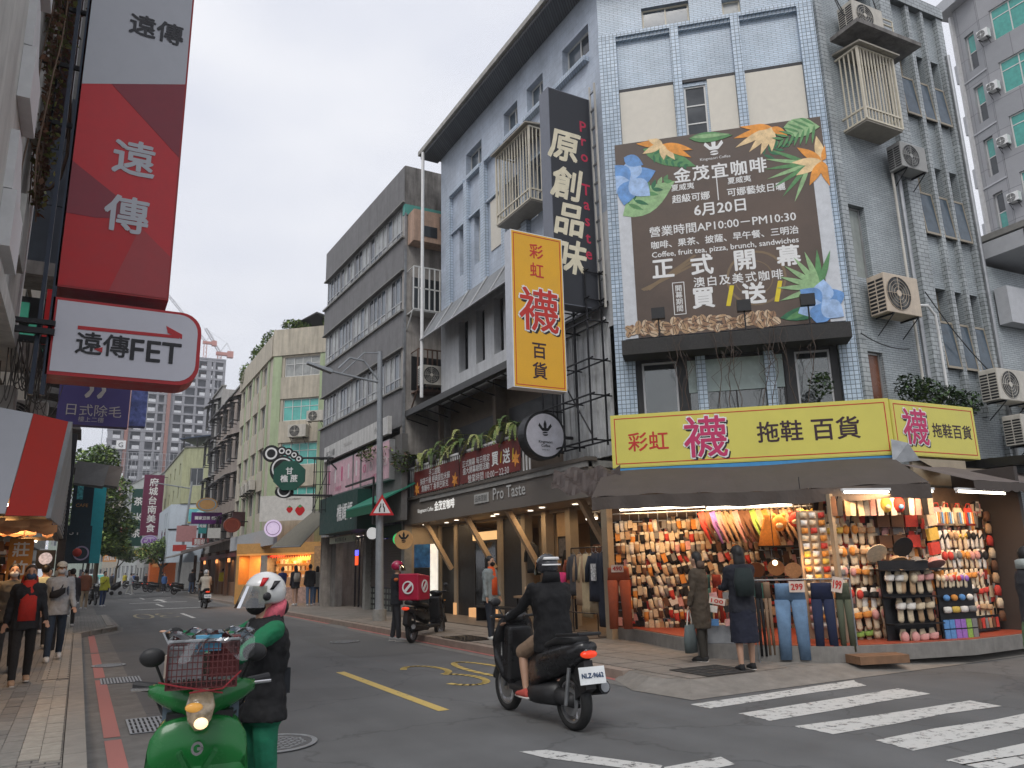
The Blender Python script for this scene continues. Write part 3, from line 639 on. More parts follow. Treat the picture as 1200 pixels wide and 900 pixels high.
# --- signs on the corner building
def panel_sign(name,label,cat,fr,x0,x1,z0,z1,d,face,side,border=None,bw=.02,inset=.07,group=None):
 t=thing(name,label,cat,fr@Vector(((x0+x1)/2,0,z0)),group)
 MB(fr).box(x0,x1,0,d,z0,z1).build('box',side,t)
 MB(fr).box(x0+.02,x1-.02,-.004,-.0005,z0+.02,z1-.02).build('face',face,t)
 if border:
  q=MB(fr);a,b,c,e=x0+inset,x1-inset,z0+inset,z1-inset
  q.box(a,b,-.007,-.004,c,c+bw);q.box(a,b,-.007,-.004,e-bw,e);q.box(a,a+bw,-.007,-.004,c+bw,e-bw);q.box(b-bw,b,-.007,-.004,c+bw,e-bw);q.build('border_line',border,t)
 return t
ylw=mat('yellow_sign_face',(.62,.56,.11),.4,0,.05,1.5);amb=mat('amber_sign_face',(.72,.38,.02),.4,0,.05,1.5)
dred=mat('sign_red',(.5,.03,.02),.5);mag=mat('sign_magenta',(.5,.03,.12),.5);brn=mat('sign_brown',(.035,.012,.02),.5);pwh=mat('print_white',(.75,.75,.74),.5,0,.03)
FY=Fr((9.08,12.34),ang=R(-42));
ys=panel_sign('yellow_shop_sign','long yellow sign with red and brown characters above the stall awning','shop sign',FY,0,5.17,3.43,4.49,.3,ylw,ylw,dred,.018,.07)
text(ys,FY,'彩虹',.72,3.93,.36,dred,bold=.012,w=.78)
def double(par,fr,ch,x,z,sz,m1,m2,m3,w_=None,dy=0):
 text(par,fr,ch,x+sz*.05,z-sz*.05,sz,m2,y=-.006+dy,bold=.02,w=w_)
 text(par,fr,ch,x,z,sz,m3,y=-.011+dy,bold=.028,w=w_ and w_*1.03)
 text(par,fr,ch,x,z,sz,m1,y=-.016+dy,bold=.01,w=w_)
double(ys,FY,'襪',1.82,3.96,.82,mag,M_['black'],pwh,.8)
text(ys,FY,'拖鞋',3.2,3.98,.42,brn,bold=.014,w=.82)
text(ys,FY,'百貨',4.2,3.98,.42,brn,bold=.014,w=.84)
MB(FY).box(0,5.17,-.02,.15,3.33,3.415).build('blue_rail',mat('blue_rail',(.05,.25,.5),.5),ys)
FZ=Fr((12.935,8.875),ang=R(-3));
zs=panel_sign('yellow_side_sign','shorter yellow sign turned to the side street at the corner','shop sign',FZ,.02,2.42,3.43,4.47,.3,ylw,ylw,dred,.018,.07)
double(zs,FZ,'襪',.62,3.98,.76,mag,M_['black'],pwh,.68)
text(zs,FZ,'拖鞋百貨',1.68,3.95,.34,brn,bold=.012,w=1.15)
FA=Fr((7.36,13.2),(1,0))@Matrix.Translation((0,0,1.6))@Matrix.Scale(.943,4)@Matrix.Translation((0,0,-1.6));
am=panel_sign('amber_blade_sign','tall amber yellow sign with a big red character jutting from the building','shop sign',FA,.0,1.36,5.33,8.98,.28,amb,M_['white'],dred,.018,.06)
MB(FA).box(-.012,.0,.0,.28,5.33,8.98).build('side_panel',mat('pale_metal',(.5,.52,.56),.4,.2),am)
text(am,FA,'彩',.66,8.55,.38,dred,bold=.012);text(am,FA,'虹',.66,8.1,.38,dred,bold=.012)
double(am,FA,'襪',.68,7.15,1.08,dred,M_['black'],pwh,1.0)
text(am,FA,'百',.66,6.2,.4,brn,bold=.014);text(am,FA,'貨',.66,5.75,.4,brn,bold=.014)
FB=Fr((8.62,13.5),(1,0));
bk=mat('charcoal_sign_face',(.022,.024,.03),.5,0,.1)
bs=panel_sign('black_blade_sign','tall black sign with cream brush characters and pink letters','shop sign',FB,0,1.17,7.2,12.55,.4,bk,mat('slate_metal',(.16,.17,.2),.45,.3))
crm=mat('cream_lettering',(.68,.62,.46),.5);pnk=mat('crimson_lettering',(.45,.02,.06),.5)
for ch,z,x in(('原',11.1,.4),('創',10.15,.42),('品',9.25,.44),('味',8.35,.46)):text(bs,FB,ch,x,z,.86,crm,bold=.026,shear=.18)
for ch,z in zip('Pro Taste',[11.95-.41*i for i in range(9)]):
 if ch!=' ':text(bs,FB,ch,.95,z-.2,.4,pnk,bold=.014)
FBn=FC@Matrix.Translation((0,-.2,0));brown=mat('banner_brown',(.095,.066,.05),.5,0,.28,.8,.35)
bb=thing('corner_banner','huge brown cafe opening banner with tropical flowers and coffee beans','banner',FC@Vector((2.5,-.2,6.3)))
x0,x1,z0,z1=.25,4.78,6.38,11.1
MB(FBn).box(x0,x1,0,.05,z0,z1).build('frame',mat('banner_frame',(.55,.57,.6),.5),bb)
MB(FBn).box(x0+.28,x1-.3,-.006,-.0005,z0,z1).build('print',brown,bb)
MB(FBn).box(x0+.0,x1-.0,-.005,-.0003,z1-.9,z1).build('print',brown,bb)
W=pwh
def t_(s,x,z,sz,**k):text(bb,FBn,s,x,z,sz,k.pop('m',W),y=-.009,**k)
cx=2.42
t_('金茂宜咖啡',2.55,10.12,.4,bold=.018,w=2.0,gap=1.15);t_('Kingmaori Coffee',2.48,10.43,.12,w=.66)
t_('夏威夷',1.72,9.83,.2,bold=.012,w=.5);t_('超級可娜',1.88,9.55,.24,bold=.014,w=.82)
t_('夏威夷',2.95,9.83,.2,bold=.012,w=.5);t_('可娜藝妓日曬',3.28,9.55,.22,bold=.014,w=1.22)
MB(FBn).box(2.46,2.48,-.009,-.006,9.4,9.95).build('divider_line',W,bb)
t_('6月20日',2.48,9.22,.34,bold=.016,w=1.1)
t_('營業時間AP10:00－PM10:30',2.48,8.82,.24,bold=.01,w=3.12)
t_('咖啡、果茶、披薩、早午餐、三明治',2.5,8.5,.24,bold=.012,w=3.12)
t_('Coffee, fruit tea, pizza, brunch, sandwiches',2.49,8.25,.17,bold=.012,w=3.1)
for c_,x in zip('正式開幕',(1.16,2.0,2.9,3.8)):t_(c_,x,7.93+(x-1.2)*-.0,.5,bold=.024)
t_('澳白及美式咖啡',2.72,7.53,.22,bold=.013,w=1.85,gap=1.2)
yl=mat('banner_yellow',(.7,.55,.02),.5)
t_('買',1.97,7.16,.5,bold=.028);t_('1',2.53,7.15,.62,bold=.028,shear=.25,m=yl);t_('送',3.02,7.16,.5,bold=.028);t_('1',3.52,7.15,.62,bold=.028,shear=.25,m=yl)
t_('開\n幕\n期\n間',1.46,7.2,.155,bold=.01)
q=MB(FBn)
for a,b,c,d in((1.34,1.58,6.83,6.845),(1.34,1.58,7.56,7.575),(1.33,1.345,6.83,7.575),(1.575,1.59,6.83,7.575)):q.box(a,b,-.009,-.006,c,d)
q.build('caption_box',W,bb)
def crown(par,fr,x,z,s,m,y=-.009):
 q=MB(fr)
 for k,(dx,top,wd)in enumerate(((-.32,.55,.16),(0,.8,.16),(.32,.55,.16))):
  q.prism([(x+s*(dx*.55-.09),z),(x+s*(dx*.55+.09),z),(x+s*(dx*1.35+wd*.8),z+s*top*.62),(x+s*dx*1.5,z+s*top),(x+s*(dx*1.35-wd*.8),z+s*top*.62)],y-k*.0006,y+.003)
 q.prism([(x-s*.3,z+s*.14),(x-s*.22,z-s*.02),(x+s*.22,z-s*.02),(x+s*.3,z+s*.14),(x+s*.45,z+s*.42),(x+s*.2,z+s*.2),(x-s*.2,z+s*.2),(x-s*.45,z+s*.42)],y-.0022,y+.003)
 q.prism([(x+s*(.24*math.cos(R(a))),z-s*.2+s*.13*math.sin(R(a)))for a in range(15,195,15)],y,y+.003)
 q.prism([(x+s*(.24*math.cos(R(a))),z-s*.24+s*.13*math.sin(R(a)))for a in range(195,375,15)],y,y+.003)
 return q.build('crown_mark',m,par)
crown(bb,FBn,2.47,10.65,.38,W)
lg=[mat('print_leaf_green',(.1,.26,.1),.6,0,.3,8),mat('print_leaf_dark',(.03,.15,.07),.6,0,.3,8),mat('print_leaf_light',(.28,.45,.22),.6,0,.3,8)]
ob_=[mat('print_blue',(.14,.3,.6),.6,0,.3,6),mat('print_blue_light',(.35,.5,.75),.6,0,.3,6),mat('print_orange',(.75,.3,.05),.6,0,.3,6),mat('print_cream',(.75,.55,.3),.6,0,.3,6)]
LY=[0]
def petal(x,z,a,ln,wd,m,name='leaf',n=8):
 LY[0]+=1;y=-.0075-.00022*(LY[0]%60)
 P=[]
 for i in range(n+1):t=i/n;P.append((t*ln,wd*math.sin(math.pi*t**.8)*.5))
 for i in range(n-1,0,-1):t=i/n;P.append((t*ln,-wd*math.sin(math.pi*t**.8)*.5))
 c,s=math.cos(R(a)),math.sin(R(a))
 P=[(x+c*u-s*v,z+s*u+c*v)for u,v in P]
 P=[(min(max(u,x0-.02),x1+.02),min(max(v,z0),z1+.02))for u,v in P]
 q=MB(FBn);q.prism(list(reversed(P)),y,-.006);q.build(name,m,bb)
def frond(x,z,a,ln,n=9,wd=.09,lf=.42,m=None):
 for i in range(n):
  t=(i+1)/n;px=x+math.cos(R(a))*ln*t;pz=z+math.sin(R(a))*ln*t
  for s in(1,-1):petal(px,pz,a+s*(62-30*t),lf*(1-.55*t),wd,m or lg[i%3])
petal(.35,9.3,30,1.4,.62,lg[2]);frond(.35,9.5,28,1.1,7,.1,.42)
petal(.9,10.9,-28,1.3,.42,lg[0]);frond(1.0,10.8,-30,.9,6,.06,.25,lg[1])
for a in range(0,360,60):petal(.55,10.15,a+15,.62,.46,ob_[a//60%2],'petal')
petal(.45,10.75,-30,.5,.3,ob_[0],'petal')
for a,l_ in((170,.6),(200,.5),(-60,.5),(-35,.75),(-20,.7),(-90,.4),(150,.4)):petal(1.35,10.95,a,l_,.17,ob_[2+(l_<.55)],'petal')
petal(1.95,11.0,-4,.95,.26,lg[0]);petal(2.0,11.02,-3,.85,.1,lg[2])
petal(4.0,10.95,-8,.75,.5,lg[2]);frond(4.75,10.95,200,.95,8,.06,.5,lg[0]);frond(3.4,10.3,25,.8,6,.07,.3,lg[1])
for a in(150,165,180,195,210,228,245):petal(4.45,10.0,a,.95,.09,lg[2 if a%2 else 0])
for a,l_ in((190,.85),(205,.9),(225,.75),(245,.7),(265,.6),(170,.7),(-40,.4)):petal(3.75,11.0,a,l_,.17,ob_[2+(a%2)],'petal')
for a in(95,140,175,205,240,280,60):petal(4.7,10.02,a,.62,.19,ob_[2+(a%2)],'petal')
for a in(70,88,105,122,140,158,175,195):petal(4.35,7.15,a,.85,.12,lg[2 if a>100 else 0])
petal(3.5,6.55,8,1.2,.3,lg[1]);petal(3.6,6.5,20,.9,.15,lg[0])
for a in range(20,380,60):petal(4.35,6.8,a,.52,.44,ob_[a//60%2],'petal')
gold=mat('print_gold_line',(.2,.14,.08),.6)
q=MB(FBn);q.ring(3.1,7.5,.62,.05,-.0072,-.006,30);q.ring(3.05,7.5,.4,.02,-.0072,-.006,30);q.build('cup_sketch',gold,bb)
q=MB(FBn)
for k in range(3):q.prism([(.65+.06*k,7.5),(.72+.06*k,7.45),(1.9,7.95+.1*k),(1.85,7.98+.1*k)],-.0071-k*.0003,-.006)
q.build('steam_sketch',gold,bb)
bnm=[mat('bean_light',(.42,.27,.15),.5,0,.2,12),mat('bean_mid',(.28,.16,.09),.5,0,.2,12),mat('bean_pale',(.6,.45,.3),.5,0,.2,12)]
br_=random.Random(3)
for k in range(95):
 x=.35+(k%48)*.066+br_.uniform(-.03,.03);z=6.46+(k//48)*.14+br_.uniform(-.02,.1);a=br_.uniform(0,3.14);q=MB(FBn);LY[0]+=1;y=-.0075-.0002*(LY[0]%40)
 c,s=math.cos(a),math.sin(a);q.prism([(x+c*.1*math.cos(t)-s*.068*math.sin(t),z+s*.1*math.cos(t)+c*.068*math.sin(t))for t in[i*.698 for i in range(9)]],y,-.006)
 o=q.build('coffee_bean',bnm[k%3],bb)
 q=MB(FBn);q.add([(x+c*.085-s*.006,y-.0004,z+s*.085+c*.006),(x-c*.085-s*.006,y-.0004,z-s*.085+c*.006),(x-c*.085+s*.006,y-.0004,z-s*.085-c*.006),(x+c*.085+s*.006,y-.0004,z+s*.085-c*.006)],[(0,1,2,3)]);q.build('bean_crease',M_['dark_frame'],o)
for i,s in enumerate((1.0,2.75,4.0)):
 t=thing('floodlight',['black floodlight at the left foot of the banner','black floodlight under the buy-one characters of the banner','black floodlight by the blue flower at the foot of the banner'][i],'floodlight',FC@Vector((s,-.6,6.2)),'floodlights at the foot of the banner')
 MB(FC).box(s-.14,s+.14,-.75,-.62,6.62,6.86).build('lamp_head',M_['black'],t);MB(FC).bar((s,-.68,6.2),(s,-.68,6.64),.018).build('stem',M_['black'],t)
FR=Fr((8.55,14.9),(1,0));
rs=thing('round_sign','round white cafe sign with a black crown in a thick black rim','round sign',FR@Vector((.52,0,4.0)))
MB(FR).disc(.55,4.5,.56,0,.3,40).build('rim',M_['black'],rs);MB(FR).disc(.55,4.5,.5,-.006,-.0005,40).build('face',mat('sign_lavender_white',(.62,.62,.68),.5),rs)
crown(rs,FR,.55,4.6,.32,M_['black'],y=-.012);text(rs,FR,'Kingmaori\nCoffee',.55,4.3,.1,M_['black'],y=-.01,w=.36,bold=.01);text(rs,FR,'SINCE 2013',.55,4.16,.04,M_['black'],y=-.01)
MB(FR).bar((1.1,.15,4.5),(1.5,.15,4.5),.04).build('arm',M_['black'],rs)
FN=Fr((9.3,23.5),(0,-1));mr=mat('maroon_print',(.16,.025,.02),.6,0,.3,3)
rb=thing('maroon_banner','maroon printed banner tied to the terrace rail under the ferns','banner',FN@Vector((3.5,0,3.8)))
MB(FN).box(0,3.45,0,.02,3.88,4.62).build('print',mr,rb);MB(FN).box(3.55,7.05,-.01,.02,3.88,4.72).build('print',mr,rb)
text(rb,FN,'手工甜點\n抹茶千層 經典提拉米蘇\n焦糖布丁 香草巴斯克',1.7,4.25,.16,pwh,w=2.3,bold=.01);text(rb,FN,'正式開幕 每日限定\n盛大開幕期間活動',4.6,4.32,.17,pwh,w=1.7,bold=.01,y=-.02);text(rb,FN,'買',5.75,4.33,.4,pwh,bold=.02,y=-.02);text(rb,FN,'1',6.08,4.33,.42,yl,shear=.2,y=-.02);text(rb,FN,'送',6.38,4.33,.4,pwh,bold=.02,y=-.02);text(rb,FN,'1',6.72,4.33,.42,yl,shear=.2,y=-.02)
text(rb,FN,'營業時間 10:00－22:30',5.3,3.97,.12,pwh,y=-.02,w=2.4)
for a in(20,80,140,200,260,320):
 for cx_,cz_ in((.28,4.05),(3.2,4.05),(6.85,4.2)):
  q=MB(FN);c,s=math.cos(R(a)),math.sin(R(a));q.prism([(cx_+c*u-s*v,cz_+s*u+c*v)for u,v in((0,0),(.1,.05),(.22,0),(.1,-.05))],-.014-a*.00001,-.001);q.build('petal',ob_[2],rb)
rl_=thing('terrace_railing','white picket railing behind the maroon banner','railing',FN@Vector((3.5,.1,3.8)))
q=MB(FN);q.box(-.6,7.6,.06,.11,4.78,4.84);q.box(-.6,7.6,.06,.11,3.8,3.86);q.build('rail',M_['white'],rl_)
for i in range(52):MB(FN).box(-.55+i*.155,-.51+i*.155,.07,.1,3.861,4.779).build('picket',M_['white'],rl_)
# --- ground floor of the corner building: cafe / clothes shop
beige=mat('shop_beige',(.3,.24,.17),.6,0,.08);fasc=mat('fascia_taupe',(.15,.13,.11),.5,0,.08);pine=mat('pine_brace',(.48,.35,.22),.55,0,.15,12)
glow=mat('warm_lamp',(.9,.7,.5),.4,emit=(1,.78,.5),es=4);wglow=mat('cool_lamp',(.9,.9,.9),.4,emit=(1,.93,.8),es=5)
shop=thing('clothes_shop','beige open shopfront with slanting pine braces and glowing downlights','shop',FS@Vector((4,0,0)))
MB(FS).box(-1.6,9.4,-.7,-.6,2.98,3.74).build('fascia',fasc,shop)
MB(FS).box(-1.62,9.45,-.78,-.5,3.745,3.83).build('fascia_cap',mat('cap_brown',(.1,.085,.07),.6),shop)
MB(FS).box(-1.6,9.4,-.6,.6,2.98,3.1).build('soffit',beige,shop)
MB(FS).box(-1.6,9.4,-1.0,4.6,.1,.145).build('shop_floor',mat('shop_floor',(.14,.11,.085),.5,0,.2),shop)
MB(FS).box(-1.6,9.4,4.5,4.6,.145,3).build('back_wall',mat('shop_back_wall',(.36,.25,.15),.7,0,.2,2),shop)
MB(FS).box(-1.6,9.4,.6,4.5,2.9,3).build('ceiling',beige,shop)
MB(FS).box(-1.62,-1.5,-.6,4.5,.145,2.98).build('party_wall',beige,shop)
for s in(-1.4,-.1,2.9,4.3,5.4,6.55,9.2):MB(FS).box(s,s+.22,.48,.72,.145,2.98).build('column',beige,shop)
MB(FS).box(-1.18,-.12,.55,.62,.145,2.9).build('dark_panel',M_['black'],shop)
for s in(-.25,2.75,5.25,8.6):
 q=MB(FS);q.hexa([(s+.02,.38,1.5),(s+.15,.38,1.5),(s+.15,.48,1.58),(s+.02,.48,1.58),(s+.02,-.53,2.96),(s+.15,-.53,2.96),(s+.15,-.38,2.97),(s+.02,-.38,2.97)]);q.build('brace',pine,shop)
MB(FS).box(.15,1.3,.52,.58,.145,2.9).build('dark_panel',M_['black'],shop)
f=window(shop,FS,1.35,2.85,.25,2.35,2,1,M_['dark_frame'],M_['shopglass'],y=.5,fw=.06)
MB(FS).box(1.37,2.1,.56,.58,.3,1.05).build('frosted_panel',frost,shop)
MB(FS).box(1.35,2.85,.45,.6,2.36,2.6).build('lit_transom',mat('lit_transom',(.5,.35,.2),.5,emit=(1,.6,.25),es=.7),shop)
MB(FS).box(3.15,4.3,.55,.6,.145,2.9).build('dark_panel',M_['black'],shop)
MB(FS).box(-.1,.1,.45,.5,.145,.5).build('lit_plinth',mat('lit_plinth',(.5,.3,.15),.5,emit=(1,.5,.2),es=.5),shop)
MB(FS).box(1.35,2.85,.3,.5,.145,.4).build('lit_plinth',MATS['lit_plinth'],shop)
MB(FS).box(4.55,5.38,.9,1.0,.145,2.9).build('inner_wall',beige,shop)
MB(FS).box(5.65,6.5,.8,.9,.145,2.9).build('inner_wall',mat('tan_partition',(.38,.26,.15),.6),shop)
pic=thing('framed_picture','framed picture on the shop wall behind the hanging black jacket','picture',FS@Vector((6,.78,2)))
MB(FS).box(5.75,6.2,.76,.795,1.75,2.3).build('frame',M_['black'],pic);MB(FS).box(5.8,6.15,.75,.758,1.8,2.25).build('print',mat('dark_print',(.1,.1,.11),.4,0,.6,12),pic)
tv=thing('wall_screen','dark screen hung inside the clothes shop under spotlights','screen',FS@Vector((7.8,.9,1.9)))
MB(FS).box(7.0,8.6,.9,.96,2.0,2.6).build('casing',M_['black'],tv);MB(FS).box(7.04,8.56,.89,.898,2.04,2.56).build('display',mat('dark_display',(.01,.012,.015),.15),tv)
def downlight(fr,s,y,z,label,e=6,col_=(1,.72,.42),m=None):
 t=thing('ceiling_downlight',label,'downlight',fr@Vector((s,y,z)),'downlights in the shop soffit')
 MB(fr@Matrix.Translation((s,y,z-.012))@Matrix.Rotation(R(90),4,'X')).disc(0,0,.075,-.006,0,14).build('lens',m or wglow,t)
 MB(fr@Matrix.Translation((s,y,z-.01))@Matrix.Rotation(R(90),4,'X')).ring(0,0,.1,.025,-.009,.0,14).build('rim',M_['white'],t)
 return t
def lamp_area(par,loc,sx,sy,e,col_,rot=(0,0,0)):
 a=bpy.data.lights.new('lamp_glow','AREA');a.shape='RECTANGLE';a.size=sx;a.size_y=sy;a.energy=e;a.color=col_
 o=bpy.data.objects.new('lamp_glow',a);col.objects.link(o);o.parent=par;o.location=Vector(loc)-WL[par.name];o.rotation_euler=rot
for i,s in enumerate((-.9,.3,1.6,3.5,4.2,5.6,6.6,7.7)):
 d=downlight(FS,s,-.2+.25*(i%2),2.98,['first downlight at the far end of the shop soffit','second downlight along, near the far pine brace','third downlight, above the glazed bay','fourth downlight, beside the second pine brace','fifth downlight, left of the woman in the padded jacket','sixth downlight, above the framed picture','seventh downlight, above the hanging jackets','nearest downlight in the shop soffit'][i])
 lamp_area(d,FS@Vector((s,-.2+.25*(i%2),2.94)),.14,.14,6,(1,.7,.4))
tr=thing('spotlight_track','track of small bright spotlights over the clothes rails','spotlights',FS@Vector((7.9,.7,2.8)))
MB(FS).box(7.0,9.0,.75,.79,2.8,2.83).build('track',M_['white'],tr)
for i in range(6):
 s=7.15+i*.33;q=MB(FS);q.bar((s,.77,2.79),(s+.06,.72,2.66),.04,.055,10);o=q.build('spotlight',M_['white'],tr);MB(FS).bar((s+.061,.719,2.659),(s+.064,.716,2.65),.045,n=10).build('lens',wglow,o)
lamp_area(tr,FS@Vector((7.9,1.6,2.75)),1.5,.6,48,(1,.66,.36))
ih=thing('hanging_bulb','warm lamp inside the glazed bay of the shop','lamp',FS@Vector((2.2,1.6,2.5)));MB(FS).ball((2.2,1.6,2.5),.08).build('bulb',glow,ih);lamp_area(ih,FS@Vector((2.2,1.6,2.4)),.3,.3,45,(1,.6,.28))
lglow=mat('lit_letters',(.8,.8,.8),.4,emit=(1,.97,.9),es=.45);text(shop,FS,'Kingmaori Coffee',.4,3.33,.15,lglow,y=-.712,w=1.25);text(shop,FS,'金茂宜咖啡',1.85,3.4,.34,lglow,y=-.715,bold=.015,w=1.45)
MB(FS).box(3.9,4.75,-.73,-.71,3.25,3.5).build('name_plate',mat('pale_plate',(.4,.4,.38),.5),shop)
text(shop,FS,'品味原創',4.32,3.375,.19,mat('plate_ink',(.06,.055,.05),.5),y=-.735,w=.7);text(shop,FS,'Pro Taste',5.85,3.42,.34,mat('pale_letters',(.5,.5,.48),.4),y=-.72,w=1.7,bold=.01)
def garment(name,label,fr,s,y,ztop,h,wd,c,depth=.1,sleeves=True,flare=1.15,group=None,cat='coat',coatprint=None):
 m=mat('cloth_%02x%02x%02x'%tuple(int(255*min(1,v))for v in c),c,.85,0,.12,14,.3)
 t=thing(name,label,cat,fr@Vector((s,y,ztop-h)),group)
 q=MB(fr);secs=[]
 n=6
 for i in range(n+1):
  k=i/n;z=ztop-h*k;w_=wd*(.55 if i==0 else(1 if i<3 else 1+(flare-1)*(k-.3)/.7));secs.append(((s+rnd.uniform(-.006,.006),y,z),(w_/2,0,0),(0,depth/2*(.5 if i==0 else 1),0)))
 q.loft(secs,16,2.6);q.build('body',m,t)
 if sleeves:
  for sx in(-1,1):
   q=MB(fr);q.loft([((s+sx*wd*.42,y,ztop-.05),(.05,0,0),(0,.045,0)),((s+sx*wd*.62,y-.02,ztop-h*.3),(.05,0,0),(0,.05,0)),((s+sx*wd*.66,y-.03,ztop-min(h*.62,.6)),(.045,0,0),(0,.045,0))],8);q.build('sleeve',m,t)
 q=MB(fr);q.bar((s-wd*.3,y,ztop-.02),(s,y,ztop+.04),.008);q.bar((s+wd*.3,y,ztop-.02),(s,y,ztop+.04),.008);q.bar((s,y,ztop+.04),(s,y,ztop+.12),.006);q.build('hanger',M_['steel'],t)
 return t
garment('black_jacket','black hooded jacket hung high on display behind the woman in orange',FS,5.05,.4,2.15,.75,.5,(.012,.012,.013))
garment('black_coat','long black coat on the tan partition of the shop',FS,6.35,.7,2.0,1.1,.4,(.01,.01,.011))
garment('rust_shirt','rust brown top hanging beside the third pine brace',FS,6.95,.35,1.75,.8,.42,(.2,.06,.035))
garment('brown_shawl','brown knitted poncho hanging above the woman in pink',FS,7.35,.9,2.05,.6,.7,(.08,.035,.02),sleeves=False,flare=1.5)
fr_=thing('clothes_rail','black metal clothes rail full of coats at the end of the shopfront','clothes rail',FS@Vector((8.6,-.3,.1)))
q=MB(FS);q.bar((7.9,-.25,1.95),(9.35,-.25,1.95),.014);q.bar((7.9,-.25,.14),(7.9,-.25,1.95),.014);q.bar((9.35,-.25,.14),(9.35,-.25,1.95),.014);q.bar((7.9,-.6,.14),(7.9,.1,.14),.014);q.bar((9.35,-.6,.14),(9.35,.1,.14),.014);q.bar((7.9,-.6,.6),(9.35,-.6,.6),.012);q.bar((7.9,-.6,.14),(7.9,-.6,.6),.012);q.bar((9.35,-.6,.14),(9.35,-.6,.6),.012);q.build('frame',M_['blackm'],fr_)
for i,(c,lb,h,wd)in enumerate((((.05,.05,.055),'dark grey cardigan, farthest on the clothes rail',.9,.3),((.3,.2,.12),'light brown coat on the clothes rail',1.1,.3),((.42,.33,.2),'long cream coat in the middle of the clothes rail',1.35,.36),((.36,.28,.18),'sand coloured long coat beside the cream one',1.25,.3),((.012,.016,.03),'navy sweatshirt with a white print at the near end of the rail',1.0,.5),((.015,.02,.035),'dark navy long dress at the very end of the rail',1.5,.36))):
 g_=garment('hanging_coat',lb,FS,7.98+i*.25,-.25-(.08 if i>3 else 0),1.82,h,wd,c,group='coats on the clothes rail')
 if i==4:MB(FS).box(8.9,9.06,-.42,-.39,1.25,1.6).build('white_print',mat('shirt_print',(.5,.5,.5),.6,0,.8,30),g_)
tb=thing('display_table','low wooden table with goods in front of the clothes shop','table',FS@Vector((6.7,-.2,.1)))
MB(FS).box(5.6,7.5,-.5,.2,.82,.87).build('tabletop',mat('table_wood',(.25,.16,.09),.6),tb)
for s in(5.7,7.4):
 for y in(-.45,.15):MB(FS).box(s-.02,s+.02,y-.02,y+.02,.145,.819).build('leg',M_['blackm'],tb)
for i in range(7):
 s=5.75+i*.25;h=rnd.uniform(.08,.22);tag(MB(FS).loft([((s,-.2,.872),(.06,0,0),(0,.06,0)),((s,-.2,.872+h),(.05 if i%2 else .07,0,0),(0,.05,0))],10).build('accessory_pot',mat('pot%d'%(i%3),[(.3,.2,.12),(.4,.38,.35),(.1,.07,.05)][i%3],.5)),'small goods pot standing in the row on the display table','goods pot','goods pots on the display table')
bench=thing('bench','low black bench at the shopfront behind the woman in the padded jacket','bench',FS@Vector((4.0,-.1,.1)))
MB(FS).box(3.0,5.3,-.3,.1,.5,.54).build('seat',M_['blackm'],bench)
for s in(3.05,5.25):MB(FS).box(s-.02,s+.02,-.28,.08,.145,.5).build('leg',M_['blackm'],bench)
# --- sock and slipper stall under the brown awning
stall=thing('corner_stall','open corner stall crammed with socks and slippers under a brown awning','stall',(11,10,0))
rot=Matrix(((1,0,0,0),(0,0,1,0),(0,-1,0,0),(0,0,0,1)))
pf=[(9.6,13.3),(9.6,12.6),(9.2,10.9),(9.08,9.0),(9.78,8.12),(10.7,7.78),(12.1,7.45),(14.2,7.5),(14.2,9.9),(13.6,13.3)]
q=MB();q.prism(pf,-.12,-.34,rot);q.build('platform',mat('platform_concrete',(.2,.19,.175),.8,0,.2,streak=.3),stall)
q=MB();q.prism([(x+.06,y+.05)for x,y in pf],-.342,-.35,rot);q.build('red_floor',mat('red_floor',(.3,.06,.03),.5,0,.2),stall)
FW=Fr((9.5,13.28),ang=R(-49));bw_=mat('stall_board',(.07,.045,.03),.8,0,.5,3)
MB(FW).box(0,4.3,.12,.2,.35,3.0).build('back_board',bw_,stall)
q=MB(FW)
for i in range(14):q.box(.1,4.2,.1,.118,.5+i*.16,.52+i*.16)
for i in range(22):q.box(.1+i*.195,.115+i*.195,.095,.1,.45,2.65)
q.build('wire_grid',M_['steel'],stall)
FS2=Fr((10.45,8.62),ang=R(-21));FS3=Fr((12.15,7.95),ang=R(0))
MB(FS2).box(-.0,1.85,.2,.26,.35,2.75).build('back_board',bw_,stall)
MB(FS3).box(0,1.9,.2,.26,.35,2.75).build('back_board',bw_,stall)
MB().box(12.2,14.1,9.6,9.7,.35,3.3).build('back_board',bw_,stall);q=MB();q.prism([(9.6,13.2),(9.3,12.15),(12.85,8.95),(14.2,8.9),(14.2,13.2)],-2.98,-3.05,rot);q.build('stall_ceiling',mat('stall_ceiling',(.16,.13,.1),.8),stall)
MB().box(14.1,14.2,7.5,9.7,.35,3.1).build('side_board',mat('side_board_dark',(.05,.04,.035),.7),stall)
MB().box(9.45,9.6,13.15,13.35,.1,3.0).build('post',mat('post_tan',(.28,.22,.15),.6),stall)
MB().box(10.33,10.4,8.33,8.4,.35,2.6).build('post',MATS['post_tan'],stall)
q=MB(FD);q.box(-.5,1.0,-1.3,-1.24,2.62,3.35);q.build('fascia_board',mat('fascia_tan',(.34,.28,.2),.6,0,.12),stall)
fab=mat('awning_brown',(.075,.06,.052),.8,0,.15,3,.2,streak=.25)
FA0=Fr((8.12,11.6),ang=R(-42));FA2=Fr((7.6,10.9),ang=R(-42));aw2=thing('brown_awning','brown fabric awning with a drooping valance over the sock stall','awning',FA2@Vector((2.7,0,2.5)))
q=MB(FA2)
def awf(u,v):return(u*5.3-.05,v*2.02,2.7+.66*v+.015*math.sin(u*40)*(1-v)+.02*math.sin(u*9))
q.sheet(awf,44,6);q.build('canopy',fab,aw2)
